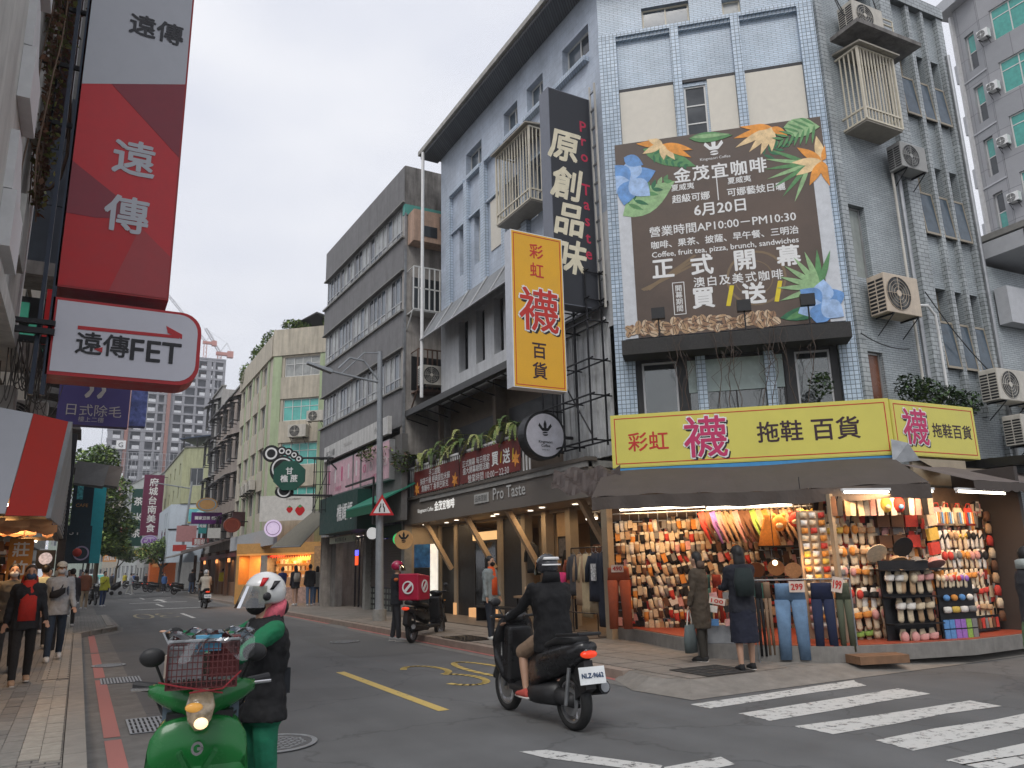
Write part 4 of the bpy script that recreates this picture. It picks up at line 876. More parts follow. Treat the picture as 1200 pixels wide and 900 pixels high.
q=MB(FA2);q.sheet(lambda u,v:(u*5.3-.05,-.01+.02*math.sin(u*60)*v,2.7-.22*v+.015*math.sin(u*9)+.012*math.sin(u*37)*v),60,2);q.build('valance',fab,aw2)
q=MB(FA2);q.prism([(0,2.55),(0,2.7),(0,2.71)],0,.01);q.quad((-.05,0,2.69),(-.05,2,3.34),(-.05,1.9,2.8),(-.05,0,2.48));q.quad((5.25,0,2.69),(5.25,2,3.34),(5.25,1.9,2.95),(5.25,0,2.48));q.build('end_flap',fab,aw2)
q=MB(FA2)
for s in(0,1.75,3.5,5.2):q.bar((s,.02,2.66),(s,2.0,3.31),.018)
q.bar((0,.02,2.66),(5.2,.02,2.66),.02);q.build('frame',M_['steel'],aw2)
aw3=thing('side_awning','second brown awning with a scalloped edge on the side street','awning',(14.2,7.7,2.6))
q=MB();q.sheet(lambda u,v:(12.5+u*5,7.3+v*1.2,2.78+.4*v+.01*math.sin(u*30)),30,4);q.build('canopy',mat('awning_taupe',(.13,.105,.095),.8,0,.15,3,streak=.2),aw3)
q=MB();q.sheet(lambda u,v:(12.5+u*5,7.29,2.78-v*(.13+.035*abs(math.sin(u*60)))),100,2);q.build('valance',fab,aw3)
q=MB(FZ);q.hexa([(.3,.0,3.2),(3.2,-.0,3.2),(3.2,.5,3.2),(.3,.5,3.2),(.3,.0,3.25),(3.2,.0,3.25),(3.2,.5,3.3),(.3,.5,3.3)]);tag(q.build('ledge_board',mat('old_board',(.2,.16,.11),.8,0,.2,streak=.3)),'weathered board ledge under the short yellow side sign','ledge')
bent=MB(FZ);bent.add([(-.25,-.1,3.25),(.3,-.25,3.3),(.1,-.2,3.62),(-.15,-.05,3.7),(.45,-.35,3.18),(.9,-.2,3.1),(.5,.05,3.4)],[(0,1,2,3),(1,4,5,6),(1,6,2)]);tag(bent.build('bent_sheet',M_['steel']),'crumpled metal sheet sticking out where the two yellow signs meet','metal sheet')
tarp=MB(FA0);tarp.sheet(lambda u,v:(-.9+u*1.3,.4+.5*v+.06*math.sin(u*23),3.0+.42*v-.3*u*(1-v)+.05*math.sin(u*17+v*9)),20,8);tag(tarp.build('tarpaulin',mat('tarp_brown',(.06,.045,.04),.6,0,.2)),'crumpled brown tarpaulin stuffed between the round sign and the awning','tarpaulin')
def tube_lamp(fr,s0,s1,y,z,label,e,m=None):
 t=thing('tube_lamp',label,'tube lamp',fr@Vector(((s0+s1)/2,y,z)),'fluorescent tubes under the awning')
 MB(fr).bar((s0,y,z),(s1,y,z),.017,n=10).build('tube',m or mat('tube_glow',(.9,.9,.85),.4,emit=(1,.86,.66),es=9),t)
 MB(fr).box(s0-.03,s1+.03,y-.03,y+.03,z+.022,z+.06).build('batten',M_['white'],t)
 for s in(s0-.02,s1+.005):MB(fr).box(s,s+.015,y-.02,y+.02,z-.02,z+.022).build('end_cap',M_['white'],t)
 a=R(0);lamp_area(t,fr@Vector(((s0+s1)/2,y+.0,z-.03)),s1-s0,.05,e,(1,.6,.3),rot=(R(28),0,math.atan2(fr[1][0],fr[0][0])))
 return t
tube_lamp(FW,.5,2.3,-.75,2.62,'left tube lamp above the wall of socks',21)
tube_lamp(FW,2.5,3.9,-.95,2.62,'tube lamp above the hanging leggings',19)
tube_lamp(FW,2.3,3.7,-2.0,2.5,'front tube lamp above the hanging caps',11)
tube_lamp(FS2,.1,1.6,-.55,2.6,'tube lamp above the slipper racks',17)
tube_lamp(FS3,.05,1.35,-.55,2.6,'right-hand tube lamp above the bags',15)
for i,(p,e)in enumerate((((10.35,9.6,1.55),5),((10.1,8.7,1.55),4))):
 t=thing('bare_bulb',['small warm bulb deep inside the stall','small warm bulb by the cards of hair clips'][i],'bulb',p,'bare bulbs in the stall');MB().ball(p,.045).build('glass',glow,t);MB().bar((p[0],p[1],p[2]+.04),(p[0],p[1],2.9),.006,n=4).build('flex',M_['black'],t)
 pl2=bpy.data.lights.new('bulb_glow','POINT');pl2.energy=e;pl2.color=(1,.55,.22);pl2.shadow_soft_size=.05;o=bpy.data.objects.new('bulb_glow',pl2);col.objects.link(o);o.parent=t;o.location=(-.2,-.2,.0)
def proto(name,mbs):
 o=thing(name,'x','x');
 for n_,mb_,m_ in mbs:mb_.build(n_,m_,o)
 return o
SC={'cream':(.62,.5,.34),'white':(.68,.64,.58),'tan':(.42,.27,.15),'grey':(.2,.19,.18),'black':(.015,.014,.014),'pink':(.6,.3,.27),'red':(.5,.05,.035),'orange':(.62,.25,.05),'brown':(.13,.06,.03),'yellow':(.62,.42,.08),'teal':(.05,.25,.26),'blue':(.1,.25,.5),'purple':(.3,.14,.45),'green':(.25,.4,.08)}
SM={k:mat('goods_'+k,v,.75,0,.18,25)for k,v in SC.items()}
def sock_mb(l=.215,w=.095):
 q=MB();q.loft([((0,0,0),(w*.42,0,0),(0,.012,0)),((.004,0,-.05),(w*.5,0,0),(0,.016,0)),((-.003,0,-l*.6),(w*.48,0,0),(0,.017,0)),((.008,0,-l),(w*.36,0,0),(0,.01,0))],7,3);return q
def place(o,fr,s,y,z,rot=0,label=None,group=None,tilt=0,sc_=1,rz=0):
 o.matrix_world=fr@Matrix.Translation((s,y,z))@Matrix.Rotation(rz,4,'Z')@Matrix.Rotation(rot,4,'Y')@Matrix.Rotation(tilt,4,'X')@Matrix.Scale(sc_,4)
 return o
def goods(name,cat,me,fr,s,y,z,label,group,rot=0,tilt=0,sc_=1,rz=0):
 o=bpy.data.objects.new(name,me);col.objects.link(o);place(o,fr,s,y,z,rot,tilt=tilt,sc_=sc_,rz=rz);return tag(o,label,cat,group)
tagm=mat('paper_band',(.55,.5,.4),.7,0,.3,60)
smesh={}
for k in('cream','white','tan','grey','black','pink','red','orange','brown'):
 q=sock_mb();me=q.mesh('sock_pair',[SM[k],tagm],(0,0,0))
 bm=bmesh.new();bm.from_mesh(me);
 for f in bm.faces:
  if f.calc_center_median().z>-.05:f.material_index=1
 bm.to_mesh(me);bm.free();smesh[k]=me
rr=random.Random(11);n_s=0
for r_ in range(10):
 s=.25
 z=2.42-r_*.215
 tone=[['cream','tan','orange','pink','white'],['orange','cream','pink','tan','red'],['grey','tan','black','brown','white'],['cream','cream','orange','white','grey'],['black','cream','tan','pink','red']]
 k=0
 while s<3.05:
  if r_>7 and s<.75:s=.75
  if k%5==0:T_=tone[(r_+int(s*3))%5]if s>1.2 else['cream','white','cream','orange','cream','tan']
  c=rr.choice(T_)if rr.random()<.8 else rr.choice(('black','brown','tan','grey'));slant=.28 if s>.8 and r_ in(3,4,5,6,7)else .05
  if rr.random()<.94 and n_s<292:
   if rr.random()<.3 and c+'p' not in smesh:smesh[c+'p']=MB().box(-.05,.05,-.012,.012,-.17,-.045).box(-.045,.045,-.008,.008,-.044,0).mesh('sock_pair',SM[c],(0,0,0))
   goods('sock_pair','socks',smesh.get(c+'p',smesh[c])if rr.random()<.35 else smesh[c],FW,s,-.0-rr.uniform(0,.05),z+rr.uniform(-.03,.03),'%s socks hanging with many more %s pairs on the lit sock wall'%(c,c),'%s socks on the sock wall'%c,rot=-slant*rr.uniform(.4,1.6)+rr.uniform(-.08,.08),sc_=rr.uniform(.82,1.12))
   n_s+=1
  s+=.098+rr.uniform(-.008,.01);k+=1
mass=MB(FW)
for k in range(900):
 s=rr.uniform(.2,4.15);z=rr.uniform(.5,2.5);h=rr.uniform(.12,.2);w_=rr.uniform(.03,.05);t_s=rr.uniform(-.02,.07);y=.03+rr.uniform(0,.06)
 mass.hexa([(s-w_+t_s,y,z-h),(s+w_+t_s,y,z-h),(s+w_+t_s,y+.02,z-h),(s-w_+t_s,y+.02,z-h),(s-w_,y,z),(s+w_,y,z),(s+w_,y+.02,z),(s-w_,y+.02,z)])
for F_,L_,Z_ in((FS2,1.82,2.6),(FS3,1.88,2.55)):
 mm_=MB(F_)
 for k in range(520):
  s=rr.uniform(.03,L_);z=rr.uniform(.55,Z_);h=rr.uniform(.1,.2);w_=rr.uniform(.03,.06);y=.14+rr.uniform(0,.05);t_s=rr.uniform(-.03,.03)
  mm_.hexa([(s-w_+t_s,y,z-h),(s+w_+t_s,y,z-h),(s+w_+t_s,y+.02,z-h),(s-w_+t_s,y+.02,z-h),(s-w_*.8,y-.01,z),(s+w_*.8,y-.01,z),(s+w_*.8,y+.01,z),(s-w_*.8,y+.01,z)])
 m2_=mm_.build('goods_mass',[SM[c]for c in('tan','brown','pink','black','cream','red','grey','orange','brown','white')],stall,kind='stuff')
 for p_ in m2_.data.polygons:p_.material_index=(p_.index//6)*7%10
mo=mass.build('sock_mass',[SM[c]for c in('black','brown','tan','grey','cream','red','black','pink','brown')],stall,kind='stuff')
for p_ in mo.data.polygons:p_.material_index=(p_.index//6)*7%9
lm={}
def legg(c):
 if c not in lm:
  q=MB();
  for sx in(-.045,.045):q.loft([((sx*.3,0,0),(.05,0,0),(0,.014,0)),((sx,0,-.25),(.042,0,0),(0,.012,0)),((sx*1.1+.03,0,-.62),(.02,0,0),(0,.008,0))],6,2.2)
  lm[c]=q.mesh('leggings',SM[c],(0,0,0))
 return lm[c]
LG=['red','brown','purple','pink','tan','tan','pink','brown','brown','green','tan','orange','tan','brown','tan','tan','brown','cream']
wds='first second third fourth fifth sixth seventh eighth ninth tenth eleventh twelfth thirteenth fourteenth fifteenth sixteenth seventeenth eighteenth'.split()
for i,c in enumerate(LG):
 lb='bright green leggings hanging from the awning rail' if c=='green' else '%s leggings, %s from the left along the awning rail'%(c,wds[i])
 goods('hanging_leggings','leggings',legg(c),FW,2.02+i*.105,-.55,2.52,lb,'leggings hanging under the awning',rot=-.3)
q=MB(FW);q.bar((.3,-.55,2.56),(4.2,-.55,2.56),.012);tag(q.build('hanging_rail',M_['steel']),'steel rail under the awning that carries the leggings','rail')
for i,(s,c,z,r_)in enumerate(((3.45,'orange',2.25,.16),(3.72,'red',2.3,.14),(3.95,'yellow',2.3,.17),(4.2,'red',2.28,.16))):
 t=thing('plush_bag',['orange plush bag hanging first in the row','small red plush bag between two larger ones','yellow plush bag in the middle of the row','red plush bag at the right of the row'][i],'plush bag',FW@Vector((s,-.9,z-.2)),'plush bags hanging at the front')
 q=MB(FW);q.ball((s,-.9,z),r_*.8,.06,r_*.95,12,8);q.build('body',SM[c],t)
 q=MB(FW);q.ball((s-r_*.5,-.9,z+r_*.8),.04,.02,.05);q.ball((s+r_*.5,-.9,z+r_*.8),.04,.02,.05);q.build('ears',SM[c],t);q=MB(FW);q.ball((s,-.965,z-r_*.3),r_*.4,.02,r_*.3);q.build('pocket',SM['cream'],t)
 q=MB(FW);q.bar((s,-.9,z+r_*.8),(s,-.9,z+.3),.008);q.build('loop',M_['black'],t)
t=goods('child_dress','dress',MB().loft([((0,0,0),(.06,0,0),(0,.02,0)),((0,0,-.15),(.1,0,0),(0,.03,0)),((0,0,-.55),(.2,0,0),(0,.05,0))],12).mesh('child_dress',SM['orange'],(0,0,0)),FW,3.25,-1.0,2.4,'little orange dress hanging between leggings and plush bags','child dress')
for i in range(9):
 s=3.2+.13*(i%9);c=['brown','tan','cream','pink','black','red','orange','tan','white'][i]
 goods('boxed_goods','box',MB().box(-.055,.055,-.06,.06,0,.1+.03*(i%3)).mesh('boxed_goods',SM[c],(0,0,0)),FW,s,-.15,1.86,'%s box, %s along the narrow shelf under the plush bags'%(c,wds[i]),'boxes on the narrow shelf')
MB(FW).box(3.1,4.3,-.28,.08,1.83,1.857).build('shelf',M_['blackm'],stall);MB(FW).box(2.9,4.3,-.4,.05,1.28,1.3).build('shelf',M_['blackm'],stall)
def hat(c,nm='hat'):
 q=MB();q.sm=False;q.loft([((0,0,0),(.15,0,0),(0,.15,0)),((0,0,.012),(.15,0,0),(0,.15,0)),((0,0,.014),(.085,0,0),(0,.085,0)),((0,0,.08),(.075,0,0),(0,.075,0)),((0,0,.1),(.04,0,0),(0,.04,0))],16,2);q.sm=False;return q.mesh(nm,SM[c],(0,0,0))
for i,(c,s,z)in enumerate((('tan',2.6,1.5),('brown',2.95,1.42),('tan',3.3,1.45),('teal',3.0,1.05),('cream',3.6,1.4))):goods('sun_hat','hat',hat(c),FW,s,-.45-.3*(i==3),z,['tan hat hanging behind the woman with the backpack','brown hat between the tan and the sand hats','sand hat under the boxed goods','teal cap hanging over the clothes in front','pale cream hat at the right of the hats'][i],'hats in the stall',tilt=-1.2)
jr=thing('trouser_rack','low metal rack carrying jeans and trousers at the stall corner','clothes rack',(9.5,8.75,.1))
J0,J1=Vector((9.12,8.95,0)),Vector((10.12,8.05,0));FJ=Fr(J0,(J1-J0).normalized()[:2])
q=MB(FJ);q.bar((0,0,1.3),(1.4,0,1.3),.014)
for s in(.0,1.4):q.bar((s,0,.1),(s,0,1.3),.014);q.bar((s,-.2,.13),(s,.2,.13),.012)
q.build('frame',M_['steel'],jr)
def trousers(label,fr,s,y,ztop,ln,wd,c,group=None,m=None,dy=.0,name='hanging_trousers'):
 t=thing(name,label,'trousers',fr@Vector((s,y,ztop-ln)),group)
 m=m or mat('cloth_%02x%02x%02x'%tuple(int(255*min(1,v))for v in c),c,.85,0,.12,14,.3)
 q=MB(fr);q.loft([((s,y,ztop),(wd*.5,0,0),(0,.03,0)),((s,y,ztop-.05),(wd*.5,0,0),(0,.035,0)),((s,y,ztop-.26),(wd*.53,0,0),(0,.035,0))],14,2.6);q.build('waist',m,t)
 for sx in(-1,1):
  q=MB(fr);q.loft([((s+sx*wd*.27,y,ztop-.24),(wd*.28,0,0),(0,.045,0)),((s+sx*wd*.3,y,ztop-ln*.6),(wd*.23,0,0),(0,.04,0)),((s+sx*wd*.33,y+dy,ztop-ln),(wd*.2,0,0),(0,.035,0))],10,2.6);q.build('leg',m,t)
 q=MB(fr);q.bar((s-wd*.4,y,ztop-.01),(s+wd*.4,y,ztop-.01),.008);q.bar((s,y,ztop),(s,y,ztop+.05),.005);q.build('hanger',M_['steel'],t)
 return t
denim=mat('light_denim',(.12,.2,.31),.85,0,.25,5,.3);ddenim=mat('dark_denim',(.012,.018,.05),.85,0,.2,8,.3)
trousers('black trousers at the left end of the jeans rack',FJ,.08,-.0,1.27,1.08,.1,(.01,.01,.01),'trousers on the jeans rack')
trousers('tan trousers squeezed beside the light blue jeans',FJ,.2,-.01,1.27,1.06,.1,(.2,.13,.08),'trousers on the jeans rack')
trousers('light blue jeans with a red price card hanging at the front',FJ,.52,-.1,1.25,1.1,.42,0,'trousers on the jeans rack',denim)
trousers('dark navy jeans beside the light blue pair',FJ,.98,-.06,1.25,1.02,.3,0,'trousers on the jeans rack',ddenim)
trousers('grey green trousers at the right end of the jeans rack',FJ,1.28,-.02,1.24,.98,.2,(.07,.08,.05),'trousers on the jeans rack')
pcm=mat('price_card',(.62,.5,.42),.7)
def price_card(fr,s,y,z,txt,label,w=.2,h=.14,rot=0):
 F2=fr@Matrix.Translation((s,y,z))@Matrix.Rotation(rot,4,'Y')
 t=thing('price_card',label,'price card',F2@Vector((0,0,-h/2)),'price cards in the stall');MB(F2).box(-w/2,w/2,0,.004,-h/2,h/2).build('card',pcm,t);text(t,F2,txt,0,0,h*.8,dred,w=w*.75,h=h*.55,bold=.02);return t
price_card(FJ,.62,-.2,1.2,'299','price card reading 299 clipped on the light blue jeans',.22,.16)
price_card(FJ,1.2,-.14,1.22,'199','narrow price card on the green trousers',.15,.22,.2)
price_card(FJ,-.55,-.1,1.0,'100','slanting price card over the small underwear packs',.24,.1,.2)
trousers('rust brown wide trousers under a price card at the left end of the stall',Fr((9.3,12.6),ang=R(-49)),.0,-.1,1.52,1.15,.42,(.27,.06,.025))
price_card(Fr((9.3,12.6),ang=R(-49)),0,-.17,1.5,'490','price card on top of the rust brown trousers',.24,.14)
trousers('teal trousers hanging left of the woman in the brown coat',FW,2.02,-.55,1.35,1.0,.16,(.02,.08,.09));trousers('deep red trousers between the teal pair and the woman in brown',FW,2.22,-.55,1.35,.98,.16,(.2,.03,.02))
trousers('pale grey trousers nearest the woman in brown',FW,2.4,-.55,1.35,.95,.1,(.2,.2,.2))
FU=Fr((8.95,9.35),(J1-J0).normalized()[:2]);ut=thing('goods_crate','grey metal counter of small packs between the women and the jeans','counter',FU@Vector((.1,.2,.1)))
MB(FU).box(-.5,.35,.05,.55,.35,.62).build('cabinet',M_['steel'],ut);MB(FU).box(-.5,.35,.0,.55,.1,.345).build('block',MATS['platform_concrete'],ut)
for i in range(12):
 c=['white','pink','grey','purple','blue','white','black','teal','cream','blue','pink','purple'][i]
 goods('underwear_pack','pack',MB().box(-.06,.06,-.02,.02,-.1,0).mesh('underwear_pack',SM[c],(0,0,0)),FU,-.42+(i%4)*.21,-.03,1.12-(i//4)*.2,'%s pack, %s in the rows hung over the metal counter'%(c,wds[i]),'small packs over the metal counter',rot=rr.uniform(-.15,.15))
FK=Fr((10.03,8.55),ang=R(-21));cr=thing('accessory_column','narrow column of clear racks full of small yellow and white accessories','display rack',FK@Vector((.15,0,.35)))
MB(FK).box(-.12,.36,.1,.14,.4,2.35).build('backing',mat('rack_backing',(.4,.28,.18),.6),cr)
for i in range(15):
 for j in range(3):
  c=rr.choice(['yellow','white','orange','cream','white','red','cream','pink'])
  goods('accessory_card','card',smesh.setdefault('acc_'+c,MB().box(-.05,.05,-.012,.012,-.085,0).loft([((0,-.02,-.075),(.035,0,0),(0,.015,0)),((0,-.02,-.02),(.03,0,0),(0,.012,0))],7).mesh('accessory_card',SM[c],(0,0,0))),FK,-.04+j*.15,.05,2.32-i*.12,'%s accessory card in the narrow column by the tan post'%c,'%s accessory cards by the tan post'%c,rot=rr.uniform(-.12,.12))
slm={}
def slip(c,kind=0):
 k=(c,kind)
 if k in slm:return slm[k]
 q=MB();c2='white' if c in('black','grey')else('cream' if c!='cream' else 'tan')
 nf=[]
 for sx in(-.062,.062):
  q.loft([((sx,-.012,0),(.03,0,0),(0,.012,0)),((sx,-.012,-.06),(.048,0,0),(0,.014,0)),((sx*.96,-.012,-.15),(.036,0,0),(0,.014,0)),((sx*1.0,-.012,-.23),(.04,0,0),(0,.014,0)),((sx,-.012,-.26),(.022,0,0),(0,.01,0))],8,2.3)
 nf=len(q.f)
 for sx in(-.062,.062):
  if kind==0:q.loft([((sx-.055,-.02,-.09),(0,.004,.03),(0,.012,-.004)),((sx-.03,-.06,-.085),(.01,.0,.038),(0,.01,0)),((sx+.03,-.06,-.085),(.01,0,.038),(0,.01,0)),((sx+.055,-.02,-.09),(0,.004,.03),(0,.012,-.004))],6)
  elif kind==1:q.ball((sx,-.035,-.08),.048,.035,.06,8,6)
  else:q.path([(sx-.045,-.02,-.12),(sx,-.045,-.05),(sx+.045,-.02,-.12)],.01,5)
 me=q.mesh('slipper_pair',[SM[c2],SM[c]],(0,0,0));
 for i,p in enumerate(me.polygons):p.material_index=1 if i>=nf else 0
 slm[k]=me;return me
def slrow(fr,s0,s1,z,cols_,where,y=.05,step=.27,sc_=1.0,kinds=(0,1)):
 sc_*=1.22
 n=int((s1-s0)/step);q=MB(fr);
 for i in range(n):
  c=cols_[i%len(cols_)];kd=kinds[i%len(kinds)]
  wd_=['strapped','fluffy','thong'][kd]
  goods('slipper_pair','slippers',slip(c,kd),fr,s0+(i+.5)*step,y,z,'%s %s slippers, pair %s %s'%(c,wd_,['one','two','three','four','five','six','seven','eight','nine','ten'][i],where),'slippers on the stall racks',rot=rr.uniform(-.12,.12),sc_=sc_*rr.uniform(.92,1.05))
F=FS2
slrow(F,.05,.95,2.15,['yellow','orange','tan'],'in the top row of the middle rack',step=.28,sc_=1.1)
slrow(F,.05,.95,1.8,['cream','orange','tan'],'in the second row of the middle rack',step=.22)
slrow(F,.05,.95,1.48,['grey','pink','orange','cream'],'in the third row of the middle rack',step=.22)
slrow(F,.05,1.2,1.14,['orange','red','black','pink','black'],'in the fourth row of the middle rack',step=.24,y=0)
slrow(F,.3,1.0,.84,['orange','pink'],'in the fifth row of the middle rack',step=.3,y=-.03,sc_=1.15)
slrow(F,.02,.32,.84,['black'],'low on the dark rack by the tan post',step=.22)
slrow(F,.35,1.1,.52+.02,['green','cream'],'in the bottom row of the middle rack',step=.3,sc_=1.05)
FQ=Fr((10.98,7.98),ang=R(-17));rk_=thing('slipper_stand','dark wire stand of pale slippers standing out on the pavement edge','display stand',FQ@Vector((.4,0,.1)))
q=MB(FQ);q.box(-.03,.85,.1,.13,.12,1.55)
for z in(.2,.62,1.02,1.42):q.box(-.03,.85,-.1,.12,z-.03,z-.015)
q.build('frame',M_['blackm'],rk_)
slrow(FQ,.02,.82,1.4,['white','cream','pink'],'on top of the dark wire stand',step=.26,sc_=1.1)
slrow(FQ,.12,.82,.98,['white','cream'],'in the middle of the dark wire stand',step=.33,sc_=1.15,kinds=(0,))
slrow(FQ,.12,.82,.52,['pink','pink'],'at the foot of the dark wire stand',step=.33,sc_=1.2,kinds=(1,0))
for i,(s,z,c,tl_)in enumerate(((.78,1.66,'cream',-.9),(1.1,1.5,'tan',-.6),(1.45,1.48,'grey',-.4),(1.25,1.75,'black',-1.1),(1.75,1.46,'pink',-.5))):
 goods('brimmed_hat','hat',hat(c,'brimmed_hat'),FS2,s,-.15,z,['cream hat with a floppy brim above the pale slippers','wide tan straw hat resting on the hat shelf','grey patterned cap beside the tan straw hat','black cap half hidden behind the cream hat','pinkish hat at the right end of the hat shelf'][i],'hats on the hat shelf',tilt=tl_,sc_=1.15)
MB(FS2).box(.7,1.95,-.3,.15,1.4,1.42).build('shelf',M_['blackm'],stall)
for k,z in enumerate((2.28,1.95)):
 for i in range(3):goods('boxed_toy','box',MB().box(-.11,.11,-.05,.05,-.2,0).mesh('boxed_toy',SM[['brown','brown','red'][i]],(0,0,0)),FS2,1.1+i*.25,.1,z,['dark brown box, left one','dark brown box, middle one','dark red box, right one'][i]+[' of the upper three in the cabinet',' of the lower three in the cabinet'][k],'boxes in the dark cabinet')
tp=['brown','black','tan','cream','cream','grey','pink','white','yellow','white','red','black','white','pink','black','cream']
for i,c in enumerate(tp):
 if c=='yellow' or(c=='red'):
  t=thing('plush_toy_bag','%s plush bag hanging under the tube above the slipper racks'%c,'plush bag',FS2@Vector((.05+i*.112,-.3,2.3)));MB(FS2).ball((.05+i*.112,-.3,2.42),.11,.05,.13).build('body',SM[c],t);MB(FS2).ball((.05+i*.112,-.36,2.38),.05,.02,.04).build('pocket',SM['cream' if c=='yellow' else 'blue'],t)
 else:goods('hanging_tights','tights',smesh.setdefault('ti_'+c,MB().box(-.045,.045,-.012,.012,-.27,0).box(-.03,.03,-.016,.016,.0,.04).mesh('hanging_tights',SM[c],(0,0,0))),FS2,.05+i*.112,-.3,2.52,'%s tights packet, %s from the left over the slipper racks'%(c,wds[i]),'packets hanging over the slipper racks',rot=rr.uniform(-.1,.1))
for i,(z,c)in enumerate(((2.28,'cream'),(2.05,'yellow'),(1.82,'red'),(1.6,'white'),(1.36,'orange'))):goods('flat_box','box',MB().box(-.12,.12,-.03,.03,-.19,0).mesh('flat_box',SM[c],(0,0,0)),FS3,.05,-.02,z,'%s flat box in the slanting column between the two racks'%c,'flat boxes between the racks',rot=-.12)
for i,(s,c)in enumerate(((.35,'pink'),(.62,'cream'),(.95,'cream'),(1.25,'red'))):
 t=thing('hand_bag',['pink packets bundle at the left of the hanging bags','clear bag packed with pink things','clear bag packed with cream things','red edged clear bag at the end of the bags'][i],'bag',FS3@Vector((s,0,2.1)),'bags hanging at the right of the stall')
 MB(FS3).loft([((s,.05,2.1),(.14,0,0),(0,.05,0)),((s,.05,2.3),(.14,0,0),(0,.04,0)),((s,.05,2.4),(.1,0,0),(0,.02,0))],12,3).build('body',SM[c],t)
 for k in range(4):MB(FS3).box(s-.1+k*.055,s-.065+k*.055,-.012,.0,2.13,2.32).build('packed_item',SM[['white','orange','grey','blue'][(k+i)%4]],t)
 q=MB(FS3);q.path([(s-.08,.05,2.38),(s-.05,.03,2.47),(s+.05,.03,2.47),(s+.08,.05,2.38)],.008);q.build('handle',SM['red'],t)
slrow(FS3,.3,1.6,2.02,['black','tan','yellow','black','black'],'in the top row of the right rack',step=.25,kinds=(2,1))
slrow(FS3,.3,1.6,1.7,['red','grey','orange','pink','black'],'in the second row of the right rack',step=.25,kinds=(1,1))
slrow(FS3,.3,1.7,1.38,['orange','white','orange','pink'],'in the third row of the right rack',step=.28,kinds=(0,2))
slrow(FS3,.25,1.6,1.12,['red','yellow','black','red'],'in the fourth row of the right rack',step=.29,kinds=(0,))
slrow(FS3,.55,1.7,.86,['pink','pink','tan'],'in the fifth row of the right rack',step=.3,kinds=(0,2))
for k_ in range(9):goods('hanging_pouch','pouch',smesh.setdefault('po%d'%(k_%4),MB().loft([((0,0,0),(.05,0,0),(0,.02,0)),((0,0,-.06),(.08,0,0),(0,.035,0)),((0,0,-.17),(.075,0,0),(0,.03,0))],9,2.8).mesh('hanging_pouch',SM[['brown','tan','red','cream'][k_%4]],(0,0,0))),FS3,1.78,.05,2.35-k_*.21,'%s pouch, %s down in the last column of the right rack'%(['brown','tan','red','cream'][k_%4],wds[k_]),'pouches in the last column',rot=rr.uniform(-.15,.15))
slrow(FS3,.5,1.6,.62,['red','white','red'],'in the lowest row of the right rack',step=.24,sc_=.7)
FP=Fr((11.85,7.72),ang=R(-10));sb=thing('slipper_card','tilted board of blue, purple and green glitter shoe charms','display board',FP@Vector((.35,0,.1)))
MB(FP).box(-.02,.72,.02,.05,.12,1.25).build('board',M_['blackm'],sb)
for i in range(6):
 for j in range(3):
  MB(FP).box(.01+i*.115,.11+i*.115,.0,.018,.2+j*.15,.33+j*.15).build('packet',SM[['blue','blue','purple','purple','green','grey'][i]if j else['blue','grey','grey','purple','grey','grey'][i]],sb)
for i,c in enumerate(['white','yellow','white','grey']):goods('glasses_case','case',smesh.setdefault('gc_'+c,MB().loft([((-.07,0,0),(0,.02,0),(0,0,.045)),((0,-.01,0),(0,.03,0),(0,0,.05)),((.07,0,0),(0,.02,0),(0,0,.045))],8).mesh('glasses_case',SM[c],(0,0,0))),FP,.1+i*.17,-.02,.78,'%s case, %s along over the blue and purple board'%(c,wds[i]),'cases over the tilted board')
for i,c in enumerate(['blue','orange','blue','white']):goods('toy_pack','toy',smesh.setdefault('tb_'+c,MB().ball((0,0,0),.06,.04,.05).mesh('toy_pack',SM[c],(0,0,0))),FP,.1+i*.16,-.03,.96,'%s soft toy, %s along above the cases'%(c,wds[i]),'soft toys above the cases')
for i,c in enumerate(['cream','pink','red','purple']):goods('slipper_pair','slippers',slip(c,1),FP,.0+i*.16,-.05,1.32,'%s toe slippers sticking up above the soft toys, %s along'%(c,wds[i]),'slippers on the stall racks',rot=.15,sc_=.8)
sb2=thing('card_rack','dark rack of small carded goods at the foot of the right rack','display rack',FS3@Vector((1.1,0,.35)))
MB(FS3).box(.75,1.6,-.0,.04,.37,.62).build('board',M_['blackm'],sb2)
for i in range(8):MB(FS3).box(.78+i*.1,.85+i*.1,-.012,-.001,.42,.58).build('packet',SM[['grey','tan','brown','red'][i%4]],sb2)
stp=thing('wooden_step','low wooden step in front of the stall platform','step',(10.5,7.95,.1));FT=Fr((9.95,7.93),ang=R(-17))
for k in range(3):MB(FT).box(-.05,.75,-.22+k*.13,-.1+k*.13,.12,.23+.003*k).build('plank',mat('step_wood',(.2,.11,.06),.7,0,.2,8),stp)
